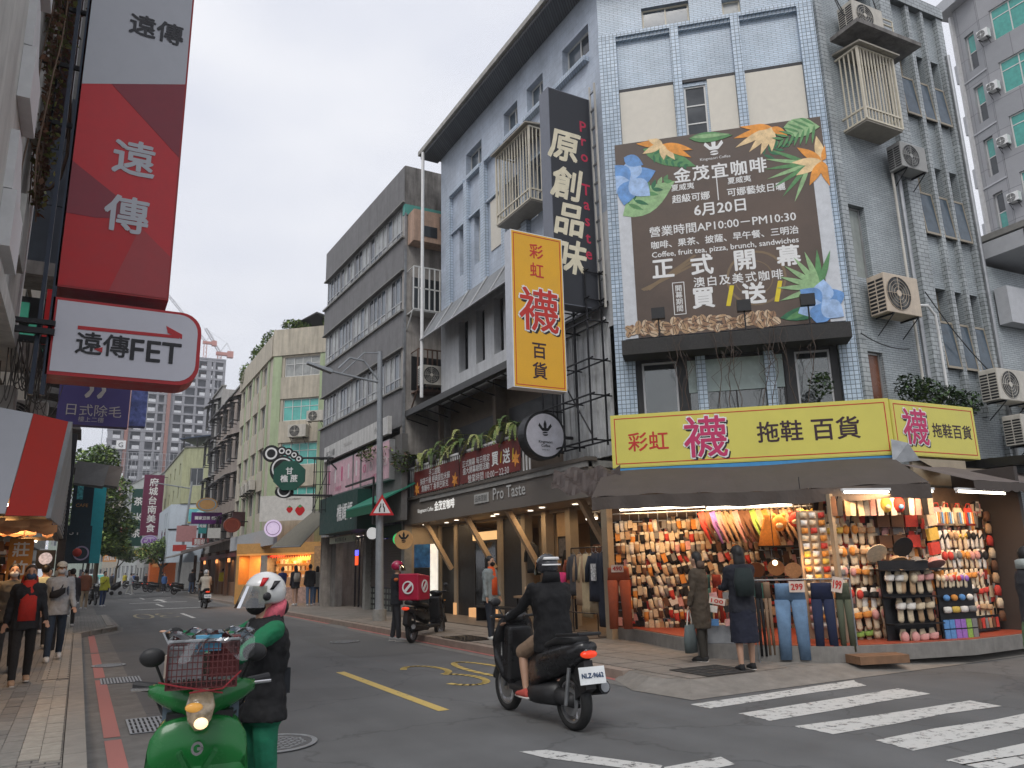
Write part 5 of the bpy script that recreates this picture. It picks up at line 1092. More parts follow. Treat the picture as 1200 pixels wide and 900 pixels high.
# --- grey building next along the street
dk_st=mat('dark_grey_stucco',(.19,.187,.19),.9,0,.14,3,.3,streak=.25)
side_c=mat('side_render',(.33,.305,.28),.9,0,.2,3,.2,streak=.45)
FG=Fr((8.72,33.2),((9.04-8.72),(24-33.2)));
G=thing('grey_apartment_building','dark grey stuccoed apartment building with long ribbon windows','building',(9.5,28.5,0))
LG_=9.2
bands=[(14.4,15.85),(11.8,13.1),(8.95,10.35),(6.25,7.6)];wr=[(13.1,14.4),(10.35,11.8),(7.6,8.95)]
for a,b in bands:MB(FG).box(.0,LG_,0,.25,a,b).build('wall_band',dk_st,G)
for a,b in wr:
 MB(FG).box(-.03,LG_+.03,-.09,.03,a-.07,a-.001).build('sill',M_['conc'],G);MB(FG).box(-.03,LG_+.03,-.07,.03,b+.001,b+.05).build('sill',M_['conc'],G)
 for i in range(5):window(G,FG,.05+i*1.83,1.8+i*1.83,a,b,4,2,M_['alu'],[M_['glassc'],M_['glassc'],M_['glassb'],M_['glassd']],y=.12,fw=.05,split=.3)
 MB(FG).box(0,LG_,.35,.4,a,b).build('curtain',mat('dim_curtain',(.12,.12,.115),.9,0,.4,3),G)
FH=Fr((9.06,24.0),(1,0))
MB(FH).box(.0,4,0,.2,5.3,13.9).build('side_wall',side_c,G)
MB(FH).box(.0,4,-.02,.25,14.35,15.86).build('side_parapet',mat('black_stained_concrete',(.19,.18,.17),.95,0,.3,3,.3,streak=.85),G)
MB(FH).box(.0,4,-.03,.2,13.95,14.345).build('teal_band',mat('teal_paint',(.08,.3,.26),.6,streak=.2),G)
MB(FH).box(0,.08,-.04,.0,5.3,14.0).build('corner_pipe',M_['steel'],G)
MB().box(9.1,16,24.2,33,15.6,15.7).build('roof',M_['concd'],G);MB().box(15.9,16,24,33,0,15.6).build('rear_wall',M_['concd'],G);MB().box(8.9,16,32.9,33.1,0,15.7).build('far_wall',side_c,G)
bxm=mat('pink_brown_box',(.45,.3,.22),.8,0,.15,streak=.4)
bl=thing('closed_balcony','pinkish timber-clad balcony box under the teal band','balcony',FH@Vector((.9,-.4,12.8)))
MB(FH).box(.12,2.0,-.6,-.03,12.75,13.93).build('box',bxm,bl);MB(FH).box(.5,1.0,-.62,-.601,12.95,13.35).build('window',M_['glassd'],bl);MB(FH).box(1.1,1.95,-.62,-.601,13.3,13.8).build('window',M_['glassd'],bl)
for i in range(6):MB(FH).box(1.12+i*.15,1.15+i*.15,-.65,-.621,13.3,13.8).build('bar',M_['steel'],bl)
def sidecage(x0,x1,z0,z1,label,m):
 t=thing('window_cage',label,'window cage',FH@Vector(((x0+x1)/2,-.3,z0)),'barred steel cages hung on the walls')
 q=MB(FH)
 for z in(z0,z1,(z0+z1)/2):q.box(x0,x1,-.62,-.58,z,z+.04)
 q.box(x0,x1,-.6,0,z0-.04,z0);q.build('frame',m,t)
 for i in range(10):x=x0+(x1-x0)*i/9;MB(FH).box(x-.02,x+.02,-.62,-.58,z0+.04,z1).build('bar',m,t)
 for x in(x0,x1):q=MB(FH);q.bar((x,-.6,z0),(x,0,z0-.6),.025);q.bar((x,-.6,z1),(x,0,z1),.02);q.build('brace',m,t)
sidecage(.12,1.9,10.2,11.75,'white barred cage with slanting braces on the concrete flank',M_['white_frame'])
sidecage(.3,1.9,7.4,8.8,'rusty barred cage behind the air conditioner on the flank',mat('rusty_steel',(.12,.07,.05),.8,0,.3))
MB(FH).box(.3,1.85,-.01,.001,7.5,8.7).build('dark_window',M_['black'],G);MB(FH).box(.3,1.85,-.01,.001,10.3,11.6).build('dark_window',M_['glassd'],G)
ac_unit('air conditioner inside the rusty cage on the concrete flank',None,.95,.72,.35,fr=FH@Matrix.Translation((.75,-.65,7.45)))
wb=thing('white_sign_board','long slanting white shop board under the ribbon windows','shop sign',(8.6,28,5.9))
FI=Fr((8.55,31.7),(.02,-8.2));MB(FI).box(0,7.7,-.02,.12,5.95,6.55).build('board',mat('old_white_board',(.55,.54,.52),.6,streak=.3),wb);text(wb,FI,'布二小舖',.95,6.2,.3,mat('faded_ink',(.12,.12,.12),.7),y=-.03);text(wb,FI,'小舖',6.6,6.25,.26,MATS['faded_ink'],y=-.03);text(wb,FI,'TEA HOUSE',3.3,6.25,.2,mat('faint_ink',(.42,.4,.38),.7),y=-.03)
MB(FI).box(0,8.2,.3,.5,3.1,5.9).build('lower_wall',mat('lower_grey_wall',(.14,.135,.13),.8,0,.2),G)
pk=mat('pink_poster',(.6,.38,.43),.5,0,.25,4);pk2=mat('pink_print',(.55,.1,.22),.5)
for i,(a,b)in enumerate(((.1,3.6),(3.75,4.5),(4.7,7.6))):
 t=thing('pink_poster',['pale pink poster with cups, leftmost under the white board','narrow pink poster in the middle under the white board','pink poster with a red flower mark behind the lamp post'][i],'poster',FI@Vector(((a+b)/2,.1,4.5)),'pink posters on the grey building')
 MB(FI).box(a,b,.1,.29,4.45,5.8).build('frame',M_['alu'],t);MB(FI).box(a+.04,b-.04,.08,.099,4.5,5.76).build('print',pk,t)
 for k in range(4 if i!=1 else 1):
  x=a+(b-a)*(k+.5)/(4 if i!=1 else 1);q=MB(FI)
  if i==2:q.ring(x,5.1,.16,.04,.07,.079,6)
  else:q.prism([(x-.1,5.35),(x-.07,4.95),(x+.07,4.95),(x+.1,5.35)],.07,.079);q.disc(x,5.42,.1,.07,.079,10)
  q.build('drawing',[pk2,mat('poster_white',(.65,.6,.6),.5)][(k+i)%2],t)
 text(t,FI,['珍珠奶茶','茶','水果茶'][i],(a+b)/2,4.7,.2,pk2,y=.07)
ga=thing('green_awning','green fabric awning behind the lamp post','awning',(8.6,25,3.6));q=MB();q.hexa([(7.9,23.4,3.55),(9.4,23.4,4.3),(9.4,26.3,4.3),(7.9,26.3,3.55),(7.9,23.4,3.6),(9.4,23.4,4.35),(9.4,26.3,4.35),(7.9,26.3,3.6)]);q.build('canopy',mat('green_fabric',(.02,.2,.13),.7),ga);MB().box(7.9,7.93,23.4,26.3,3.3,3.56).build('valance',mat('dark_green_fabric',(.01,.1,.05),.7),ga)
q=MB();q.bar((7.88,23.35,4.4),(7.88,26.3,4.4),.04);q.bar((7.88,23.35,4.4),(7.88,23.35,2.95),.035);q.build('frame',M_['blackm'],ga)
gs=thing('dark_green_sign','dark green box sign with white brush characters over the tea shop','shop sign',(8.4,28,3));FJ2=Fr((8.3,31.2),(0,-1));dgn=mat('bottle_green',(.008,.045,.035),.5)
MB(FJ2).box(0,4.9,0,.9,2.95,4.35).build('box',dgn,gs);text(gs,FJ2,'樵媽媽',3.4,3.65,.62,pwh,y=-.01,bold=.02,w=1.9,shear=.1)
MB(FJ2).box(-1.2,-.02,.4,.6,2.9,4.2).build('corrugated_side',rib,gs)
sh=thing('roller_shutter','closed brown roller shutter behind the delivery rider','shutter',(10,27.5,.1));FK2=Fr((9.7,29.2),(.02,-5));shm=mat('shutter_brown',(.12,.1,.085),.6,.3,.15)
for i in range(20):MB(FK2).box(.2,4.4,.0+.02*(i%2),.06,.95+i*.085,1.03+i*.085).build('slat',shm,sh)
MB(FK2).box(.2,4.4,.03,.06,.1,.94).build('base_grille',M_['black'],sh)
q=MB(FK2)
for i in range(14):
 for j in range(4):q.box(.25+i*.3,.42+i*.3,.02,.029,.15+j*.2,.28+j*.2)
q.build('grille_holes',mat('grille_light',(.2,.22,.2),.6),sh);tag(sh.children[-1],kind='stuff')
MB(FK2).box(.0,4.6,-.1,.1,2.68,3.1).build('shutter_box',mat('dark_green_box',(.03,.06,.04),.7),sh)
MB().box(9.5,9.9,28.9,29.2,.1,3).build('pillar',M_['conc'],G);MB().box(9.3,9.6,32.2,32.9,.1,2.9).build('pillar',M_['concd'],G);MB().box(9.3,9.55,24.3,24.6,.1,3.4).build('pillar',M_['conc'],G)
ts=thing('tea_shop_front','narrow blue-lit shop entrance under the dark green sign','shop',(9.9,30.5,.1));bl_=mat('blue_lit_wall',(.02,.025,.1),.4,emit=(.05,.08,.6),es=.12)
MB(FK2).box(-2.9,-.3,.8,.9,.1,2.9).build('back_wall',bl_,ts);MB(FK2).box(-2.9,-.3,-.3,.8,2.9,3).build('ceiling',beige,ts);MB(FK2).box(-.9,-.5,.1,.14,.2,2.0).build('poster',mat('poster_white2',(.5,.45,.4),.6,0,.6,12),ts)
for x in(-2.3,-1.8,-1.3):MB(FK2).box(x,x+.06,.2,.26,.1,2.8).build('door_frame',M_['dark_frame'],ts)
for i in range(3):d=downlight(FK2,-2.4+i*.8,.1,2.9,['left lamp over the blue-lit entrance','middle lamp over the blue-lit entrance','right lamp over the blue-lit entrance'][i]);
lamp_area(ts,FK2@Vector((-1.6,.1,2.85)),1.2,.3,14,(1,.8,.6))
sg=thing('neon_cone','red neon ice sign hanging by the blue-lit entrance','neon sign',FK2@Vector((-.7,-.2,2.0)));MB(FK2).box(-.85,-.6,-.25,-.2,1.75,2.1).build('red_tube',mat('neon_red',(.5,.02,.01),.4,emit=(1,.08,.02),es=1.5),sg);MB(FK2).box(-.88,-.57,-.25,-.2,2.12,2.32).build('blue_tube',mat('neon_blue',(.02,.02,.5),.4,emit=(.1,.1,1),es=2),sg)
hb=thing('hanging_name_board','small pale green board hanging over the tea shop entrance','hanging sign',(9,30.5,2.7));FL=Fr((8.9,31.8),(0,-1));MB(FL).box(0,3.2,0,.08,2.62,2.86).build('board',mat('pale_green_board',(.5,.55,.42),.5),hb);text(hb,FL,'● 古早味冰品 ✦',1.6,2.74,.2,dgn,y=-.01)
for x in(.3,2.9):MB(FL).bar((x,.04,2.86),(x,.04,3.0),.01).build('cord',M_['black'],hb)
ow=thing('round_wooden_sign','round orange wooden sign hanging before the clothes shop','round sign',(9,23.4,2.2));FM=Fr((9.0,23.6),(.85,-.5));MB(FM).disc(0,2.48,.3,0,.05,26).build('board',mat('orange_wood',(.55,.32,.13),.5,0,.1),ow);crown(ow,FM,0,2.5,.3,M_['black'],y=-.008);MB(FM).bar((0,.02,2.78),(0,.02,3.0),.01).build('cord',M_['black'],ow)
ck=thing('round_wall_lamp','round white box light by the lamp post','lamp',(9,26.4,2.6));MB(Fr((8.8,26.2),(.6,-.8))).disc(0,2.8,.2,0,.1,20).build('face',mat('box_light',(.8,.8,.8),.5,emit=(1,1,1),es=.4),ck)
gc=thing('green_lit_sign','small glowing green sign beside the round wooden sign','lit sign',(9.2,24.8,2.3));MB(Fr((9.3,24.9),(.7,-.7))).disc(0,2.55,.2,0,.06,16).build('face',mat('green_lit',(.02,.3,.1),.5,emit=(.05,.9,.25),es=.5),gc)
st_=thing('lit_menu_column','tall lit white menu column beside a blue poster','menu board',(9.8,23.8,.1));FO=Fr((9.65,24.4),(.7,-.7));MB(FO).box(.6,.85,0,.08,.7,2.35).build('light_panel',mat('menu_light',(.8,.78,.7),.5,0,.5,9,emit=(1,.95,.85),es=.55),st_);MB(FO).box(-.3,.57,.02,.07,1.6,2.35).build('blue_poster',mat('blue_poster',(.03,.12,.3),.4,0,.6,6),st_);MB(FO).box(-.3,.57,.02,.07,.1,1.58).build('dark_base',M_['black'],st_)
# ---- lamp post with double curve arm, triangle sign
lpst=thing('street_lamp','tall grey street lamp with a curved double arm','street lamp',(7.75,22.2,.1));stm=mat('lamp_grey_paint',(.27,.29,.31),.5,.2,.12)
MB().bar((7.75,22.2,.1),(7.62,22.22,8.2),.13,.075,14).build('pole',stm,lpst);MB().bar((7.75,22.2,.1),(7.75,22.2,.45),.2,n=14).build('base',M_['conc'],lpst)
am_=Vector((7.62,22.2,7.3));dr=Vector((-.98,.1,0));q=MB();q.path([am_+dr*.06,am_+dr*.5+Vector((0,0,.55)),am_+dr*.95+Vector((0,0,.62)),am_+dr*1.3+Vector((0,0,.25))],.03,8);q.path([am_+Vector((0,0,-.1)),am_+dr*.9+Vector((0,0,.04)),am_+dr*1.6+Vector((0,0,.16))],.035,8)
q.path([am_+Vector((0,0,.85)),am_+dr*.5+Vector((0,0,.82)),am_+dr*1.0+Vector((0,0,.3)),am_+dr*1.2+Vector((0,0,.1))],.02,8);q.build('arm',stm,lpst)
MB().hexa([tuple(am_+dr*1.5+Vector(v))for v in((0,-.12,.08),(0,.12,.08),(-.75,.1,.3),(-.75,-.1,.3),(0,-.1,.2),(0,.1,.2),(-.75,.08,.36),(-.75,-.08,.36))]).build('lamp_head',stm,lpst)
tsn=thing('warning_sign','red-edged triangular road narrows sign on the lamp post','road sign',(7.7,21.9,3.0));FV=Fr((7.68,21.95),(.97,-.24))@Matrix.Translation((0,0,3.4))@Matrix.Scale(.72,4)@Matrix.Translation((0,0,-3.4))
MB(FV).prism([(-.5,3.02),(.5,3.02),(0,3.88)],0,.02).build('plate',M_['red'],tsn);MB(FV).prism([(-.35,3.11),(.35,3.11),(0,3.7)],-.006,-.001).build('face',pwh,tsn)
q=MB(FV);q.prism([(-.12,3.15),(-.07,3.15),(-.07,3.3),(-.03,3.36),(-.03,3.5),(-.07,3.5),(-.07,3.4),(-.12,3.32)],-.01,-.007);q.prism([(.12,3.15),(.07,3.15),(.07,3.3),(.03,3.36),(.03,3.5),(.07,3.5),(.07,3.4),(.12,3.32)],-.0102,-.007);q.build('symbol',M_['black'],tsn)
# ---- footprint sign with hexagon
ft=thing('footprint_sign','green octagonal sign in front of a giant black footprint outline','shop sign',(6.9,31,4.3));FX=Fr((6.1,31.2),(.9,-.43))
blk2=M_['black']
MB(FX).disc(.15,6.15,.34,.1,.2,24).build('toe_pad',blk2,ft);MB(FX).ring(.15,6.15,.24,.07,.09,.098,20).build('toe_ring',pwh,ft)
for i,(x,z,r_)in enumerate(((.56,6.25,.19),(.82,6.2,.18),(1.05,6.08,.17),(1.24,5.92,.16))):MB(FX).disc(x,z,r_,.1+(i+1)*.004,.2,18).build('toe_pad',blk2,ft);MB(FX).ring(x,z,r_*.62,.05,.09,.098,16).build('toe_ring',pwh,ft)
MB(FX).disc(.62,5.5,.5,.095,.2,26,.55).build('sole',blk2,ft);MB(FX).ring(.62,5.55,.42,.06,.088,.094,26).build('sole_ring',pwh,ft);MB(FX).disc(.72,4.62,.36,.093,.22,24,.24).build('heel',blk2,ft);MB(FX).ring(.72,4.68,.26,.06,.086,.092,20).build('heel_ring',pwh,ft)
MB(FX).prism([(.92+.66*math.cos(R(a)),5.25+.62*math.sin(R(a)))for a in range(22,382,45)],-.02,.08).build('octagon',mat('sign_green',(.01,.08,.055),.5),ft);text(ft,FX,'甘\n樵 蔗',.92,5.28,.3,pwh,y=-.03,bold=.02)
q=MB(FX);q.bar((1.2,.15,5.96),(2.6,.15,5.95),.04);q.build('support_arm',blk2,ft);q=MB(FX);q.bar((.9,.15,4.5),(2.6,.15,4.45),.04);q.build('support_arm',blk2,ft);q=MB(FX);q.bar((2.3,.15,5.95),(3.6,.15,4.6),.03);q.build('support_arm',blk2,ft)
lt=thing('steel_lattice','black steel lattice between the footprint sign and the grey building','scaffold',(8,31,3.9));q=MB(FX)
for x in(1.85,2.1,2.35):q.bar((x,.2,3.8),(x,.2,5.95),.02);q.bar((x,.6,3.8),(x,.6,5.95),.015)
for z in(3.9,4.4,4.9,5.4,5.9):q.bar((1.8,.2,z),(2.5,.2,z),.015)
q.bar((1.85,.2,3.9),(2.35,.2,5.4),.015);q.build('lattice',blk2,lt)
# --- cream and green building
gn=mat('sage_green_paint',(.38,.45,.28),.8,0,.08,3,streak=.2);crmw=mat('cream_wall',(.5,.45,.36),.8,0,.1,3,streak=.35)
FN3=Fr((8.0,40.3),ang=R(-42));FE=Fr((8.0,49.8),(0,-1))
E_=thing('cream_green_building','cream and sage green corner block with a planted roof','building',(10,43,0));zt3=14.05
wz=[(11.45,12.5),(9.1,10.25),(6.8,7.95),(4.6,5.7)]
cols3=[(.5,1.35),(2.5,3.4),(4.7,5.6),(6.9,7.8)]
mb=MB(FE);wall(mb,0,9.5,2.8,12.6,[(a,b,c-.05,d)for a,b in cols3 for c,d in wz],.2);mb.build('street_wall',crmw,E_)
for a in(1.75,4.0,6.2,8.3):MB(FE).box(a,a+.35,-.05,-.001,2.8,12.6).build('green_strip',gn,E_)
MB(FE).box(-.05,9.5,-.12,.2,12.61,zt3-.25).build('parapet',crmw,E_)
for c,d in wz:
 for a,b in cols3:window(E_,FE,a,b,c-.05,d,2,1,M_['alu'],[M_['glassc'],M_['glassd'],M_['glassb']],y=.1)
for k in range(3):
 z1_=wz[k][0]-.06;z0_=wz[k+1][1]+.02
 for a,b in((.3,1.6),(2.3,3.7),(4.5,5.9),(6.7,8.1)):MB(FE).box(a,b,-.07,-.001,z0_,z1_).build('spandrel',crmw,E_)
mb=MB(FN3);wall(mb,0,4.2,2.8,12.6,[(.65,2.66,c,d)for c,d in wz],.2);mb.build('corner_wall',crmw,E_)
for a,b in((0,.5),(2.7,3.3)):MB(FN3).box(a,b,-.05,-.001,2.8,12.6).build('green_strip',gn,E_)
MB(FN3).box(-.03,4.2,-.1,.2,12.61,zt3).build('parapet',crmw,E_)
for i,(c,d)in enumerate(wz):
 window(E_,FN3,.65,2.66,c,d,4,2,M_['white_frame'],M_['glassc']if i==0 else M_['glasst'],y=.08,split=.65)
 if i<3:MB(FN3).box(.5,2.7,-.06,-.001,wz[i+1][1]+.02,c-.02).build('spandrel',crmw,E_)
MB().box(8.2,12,42,49.6,13.4,13.5).build('roof',M_['concd'],E_)
rs2=thing('roof_shelter','dark pitched shelter on the planted roof','roof shelter',(9.5,41,14));q=MB(FN3);q.prism([(.8,14.4),(2.2,15.0),(3.6,14.4),(3.6,14.34),(2.2,14.9),(.8,14.34)],.3,3.5);q.build('roof',M_['dark_frame'],rs2)
for x in(1,3.4):MB(FN3).box(x,x+.06,.5,.56,13.6,14.4).build('post',M_['dark_frame'],rs2)
ac_unit('air conditioner under the teal window of the cream building',None,1.0,.7,.35,fr=FN3@Matrix.Translation((1.75,-.12,8.1)))
for i,(s,z)in enumerate(((4.2,5.7),(5.3,5.75),(6.4,5.8))):ac_unit(['first of three air conditioners stepping down the green street wall','second of three air conditioners on the green street wall','third of three air conditioners, closest to the footprint sign'][i],None,.8,.6,.3,fr=FE@Matrix.Translation((s,-.1,z)))
ac_unit('small air conditioner at the seam between the cream and grey buildings',None,.9,.6,.3,fr=FN3@Matrix.Translation((3.1,-.9,8.7)))
sw_=thing('strawberry_board','white billboard with two strawberries over the cake shop','billboard',FN3@Vector((.9,-1.4,3.9)));FT2=Fr((7.9,38.5),ang=R(-42));MB(FT2).box(-.65,2.2,0,.12,3.93,5.15).build('board',mat('board_offwhite',(.6,.58,.54),.5),sw_)
for x,z,r_ in((.95,4.45,.17),(1.5,4.38,.26)):MB(FT2).prism([(x+r_*math.cos(R(a))*(1-.25*(math.sin(R(a))<0)),z+r_*.9*math.sin(R(a)))for a in range(0,360,30)],-.01,-.001).build('strawberry',M_['red'],sw_);MB(FT2).prism([(x-r_*.5,z+r_*.8),(x,z+r_*.5),(x+r_*.5,z+r_*.8),(x,z+r_*1.15)],-.014,-.011).build('leaf',lg[0],sw_)
text(sw_,FT2,'STRAWBERRY',1.15,4.95,.13,mat('board_ink',(.12,.08,.06),.6),y=-.01)
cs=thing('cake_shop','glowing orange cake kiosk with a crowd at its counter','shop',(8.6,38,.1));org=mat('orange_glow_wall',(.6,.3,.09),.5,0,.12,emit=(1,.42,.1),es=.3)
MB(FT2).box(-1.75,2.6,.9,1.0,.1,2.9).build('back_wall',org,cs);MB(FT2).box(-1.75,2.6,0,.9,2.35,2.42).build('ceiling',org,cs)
MB(FT2).box(-1.75,2.6,-.02,.1,2.43,2.9).build('fascia',mat('kiosk_orange',(.55,.3,.1),.5),cs)
for a,b in((-1.75,-1.6),(-.45,-.1),(2.15,2.35)):MB(FT2).box(a,b,0,.9,.1,2.34).build('pillar',M_['conc']if a==-.45 else MATS['kiosk_orange'],cs)
MB(FT2).box(-.1,2.15,.0,.5,.1,.85).build('counter',mat('counter_pink',(.5,.35,.3),.5,0,.4,8),cs);MB(FT2).box(-1.6,-.45,.0,.4,.1,1.0).build('counter',MATS['kiosk_orange'],cs)
MB(FT2).box(-.1,2.15,.02,.05,.86,1.3).build('glass_case',M_['shopglass'],cs)
for j in range(3):
 MB(FT2).box(-.05,2.1,.6,.88,1.25+j*.33,1.27+j*.33).build('shelf',mat('shelf_pale',(.5,.4,.28),.5),cs)
 for i in range(9):MB(FT2).box(.0+i*.23,.13+i*.23,.65,.8,1.27+j*.33,1.27+j*.33+rnd.uniform(.1,.22)).build('cake_box',[SM['white'],SM['cream'],SM['orange']][(i+j)%3],cs)
q=MB(FT2)
for i in range(18):q.prism([(-.1+i*.125,2.3),(-.04+i*.125,2.18),(.02+i*.125,2.3)],-.03,-.02)
q.build('bunting',M_['red'],cs);tag(cs.children[-1],kind='stuff')
MB(FT2).box(2.36,3.0,-.05,.2,1.0,2.7).build('menu_board',mat('menu_tan',(.4,.24,.12),.6,0,.4,10),cs)
lamp_area(cs,FT2@Vector((1,.45,2.3)),2,.5,60,(1,.5,.18));lamp_area(cs,FT2@Vector((-1,.45,2.3)),.9,.4,22,(1,.5,.18))
gb=thing('grey_banner_board','long pale grey stone-effect board over the kiosks','shop sign',(7.6,40,2.8));FU2=Fr((7.5,47.5),(.02,-12));MB(FU2).box(0,11.6,0,.15,2.75,3.5).build('board',mat('pale_slate',(.42,.43,.44),.7,0,.15,12),gb)
rsn=thing('round_lit_sign','small round lilac lit sign beside the grey board','round sign',(7.4,35.6,3.1));MB(Fr((7.4,35.6),(1,-.2))).disc(0,3.45,.38,0,.12,24).build('face',mat('lilac_lit',(.6,.5,.65),.4,emit=(.8,.65,.9),es=.35),rsn);MB(Fr((7.4,35.6),(1,-.2))).ring(0,3.45,.3,.03,-.01,-.001,20).build('ring',mat('lilac_ink',(.35,.2,.4),.5),rsn)
gw=thing('olive_awning','drooping olive awning pulled down in front of the cake shop','awning',(8,33.5,2.6));q=MB();q.hexa([(7.3,35.3,2.6),(8.9,34.5,4.1),(9.2,32.4,4.0),(7.9,32.5,2.55),(7.3,35.3,2.64),(8.9,34.5,4.16),(9.2,32.4,4.06),(7.9,32.5,2.6)]);q.build('canopy',mat('olive_fabric',(.15,.14,.11),.8,0,.15),gw);MB().bar((7.3,35.3,2.6),(7.9,32.5,2.56),.03).build('front_bar',M_['steel'],gw)
# --- generic further buildings
def block(name,label,fr,ln,z0,z1,m,fl,bay,winm=None,gm=None,d=5,cage_=False,ww_=.55,hh=.5,rail=False,parap=.5,kids=True):
 b=thing(name,label,'building',fr@Vector((ln/2,0,0)))
 nb=max(1,int(ln/bay));fh=(z1-parap-z0)/fl;H=[]
 for k in range(fl):
  for i in range(nb):
   x=(i+.5)*ln/nb;H.append((x-bay*ww_/2,x+bay*ww_/2,z0+fh*(k+.5-hh/2)+.1,z0+fh*(k+.5+hh/2)+.1))
 mb=MB(fr);wall(mb,0,ln,z0,z1,H,.2);mb.build('wall',m,b)
 MB(fr).box(-.02,ln+.02,.2,d,z0,z1-.2).build('block',m,b)
 MB(fr).box(-.08,ln+.08,-.1,.25,z1+.001,z1+.12).build('coping',M_['conc'],b)
 for h in H:window(b,fr,*h,2,1,winm,gm or[M_['glassd'],M_['glassb'],M_['glassc']],y=.1,fw=.06)
 for h in(H if cage_ else[]):
  q=MB(fr)
  for i in range(6):x=h[0]+(h[1]-h[0])*i/5;q.bar((x,-.5,h[2]-.1),(x,-.5,h[3]+.1),.02,n=4)
  for z in(h[2]-.1,h[3]+.1):q.box(h[0],h[1],-.53,-.47,z-.03,z+.03);q.box(h[0]-.02,h[0]+.02,-.5,0,z-.03,z+.03);q.box(h[1]-.02,h[1]+.02,-.5,0,z-.03,z+.03)
  q.hexa([(h[0]-.1,-.8,h[3]+.05),(h[1]+.1,-.8,h[3]+.05),(h[1]+.1,0,h[3]+.35),(h[0]-.1,0,h[3]+.35),(h[0]-.1,-.8,h[3]+.1),(h[1]+.1,-.8,h[3]+.1),(h[1]+.1,0,h[3]+.4),(h[0]-.1,0,h[3]+.4)]);q.build('window_cage',M_['dark_frame'],b)
 return b
bt=mat('brown_tile_wall',(.42,.35,.3),.7,0,.15,3,streak=.4);gt=mat('grey_wall_far',(.38,.37,.35),.8,0,.15,3,streak=.35)
block('caged_building','brown tiled block crowded with dark window cages and awnings',Fr((8.2,61),(0,-1)),10.8,3,13.4,bt,4,2.6,gm=[M_['glassd']],cage_=True)
block('rooftop_extension','stepped grey rooftop extension above the caged block',Fr((8.4,66),(0,-1)),5,3,15.5,gt,4,2.4,cage_=True)
ylg=mat('pale_green_wall',(.42,.43,.26),.8,0,.1,3,streak=.3)
tb_=block('pale_green_house','pale green house with a dark roof terrace over a white curved corner',Fr((7.3,74.5),ang=R(-28)),5.2,7.6,12.6,ylg,1,2.6,gm=[M_['glassd']],ww_=.45,hh=.35)
block('pale_green_flank','pale green flank wall running away behind the green house',Fr((7.3,92),(0,-1)),17.4,7.6,12.4,ylg,2,4,ww_=.25)
q=MB(Fr((7.3,74.5),ang=R(-28)));q.hexa([(-.3,-.4,13.3),(5.2,-.4,13.9),(5.2,4,13.9),(-.3,4,13.3),(-.3,-.4,13.4),(5.2,-.4,14),(5.2,4,14),(-.3,4,13.4)]);q.build('terrace_roof',mat('dark_blue_sheet',(.04,.06,.1),.6),tb_)
for x in(0,1.2,5):MB(Fr((7.3,74.5),ang=R(-28))).box(x,x+.1,-.3,-.2,12.6,13.6).build('terrace_post',M_['dark_frame'],tb_)
MB(Fr((7.3,74.5),ang=R(-28))).box(1.5,5.1,2,2.2,12.6,13.6).build('terrace_wall',gt,tb_)
wb_=thing('white_curved_building','two-storey pale blue building with arched windows under the green house','building',(8,75,0));lb_m=mat('pale_blue_render',(.5,.56,.62),.7,0,.06,streak=.1)
FC2=Fr((6.6,75),ang=R(-28));mb=MB(FC2);wall(mb,0,6.2,2.5,7.55,[(3.0,3.6,3,5.2)],.3);mb.build('corner_wall',lb_m,wb_);MB(FC2).box(-.05,6.2,-.06,-.001,5.3,5.42).build('band',M_['dark_frame'],wb_)
mb=MB(Fr((6.6,86),(0,-1)));wall(mb,0,11,2.5,7.5,[(4,5.2,2.9,5.0),(7,8.2,2.9,5.0),(6.3,7,5.7,7),(8,8.7,5.7,7)],.3);mb.build('street_wall',lb_m,wb_)
for a in(4,7):window(wb_,Fr((6.6,86),(0,-1)),a,a+1.2,2.9,5.0,2,1,M_['dark_frame'],M_['glassd'],y=.15);MB(Fr((6.6,86),(0,-1))).disc(a+.6,5.0,.62,-.01,.15,20).build('arch',M_['glassd'],wb_)
for a in(6.3,8):window(wb_,Fr((6.6,86),(0,-1)),a,a+.7,5.7,7,1,1,M_['dark_frame'],M_['glassd'],y=.15)
aq=thing('aqua_banner','turquoise poster with a yellow edge on the pale blue building','banner',FC2@Vector((3,-.1,6)));MB(FC2).box(1.6,5.6,-.12,-.03,5.9,7.2).build('frame',mat('lime_edge',(.6,.55,.2),.5),aq);MB(FC2).box(1.7,5.5,-.14,-.121,6.0,7.1).build('print',mat('aqua_print',(.15,.5,.55),.5,0,.3,1.5),aq);MB(FC2).disc(2.7,6.55,.42,-.15,-.141,20).build('motif',mat('pale_aqua',(.45,.7,.7),.5),aq)
cl=[('shop_canopy',7.4,62,3,3.1,.16,(.16,.13,.12),'dark tin canopy over the dim shops past the cake kiosk',10),('shop_canopy',7.3,74,2.8,3.0,.1,(.2,.19,.18),'grey tin canopy farther along before the lamp posts',9)]
for n_,x,y,z,z2,th,c,lb,ln in cl:
 q=MB();q.hexa([(x-1.0,y,z),(x+1.2,y,z+.7),(x+1.2,y-ln,z+.7),(x-1.0,y-ln,z),(x-1,y,z+th),(x+1.2,y,z+.7+th),(x+1.2,y-ln,z+.7+th),(x-1,y-ln,z+th)]);tag(q.build(n_,mat('tin_%d'%y,c,.7)),lb,'canopy')
dsh=thing('dim_food_shops','dim brown open food shops left of the cake kiosk','shop',(8.6,56,0))
MB().box(9.4,9.5,41,75,0,3.4).build('back_wall',mat('dim_shop_wall',(.1,.06,.04),.7,0,.5,1.2),dsh)
for y in(45,50,54,58,62,66,70):MB().box(8.3,8.5,y,y+.3,0,3).build('pillar',mat('brown_post',(.14,.08,.05),.7),dsh)
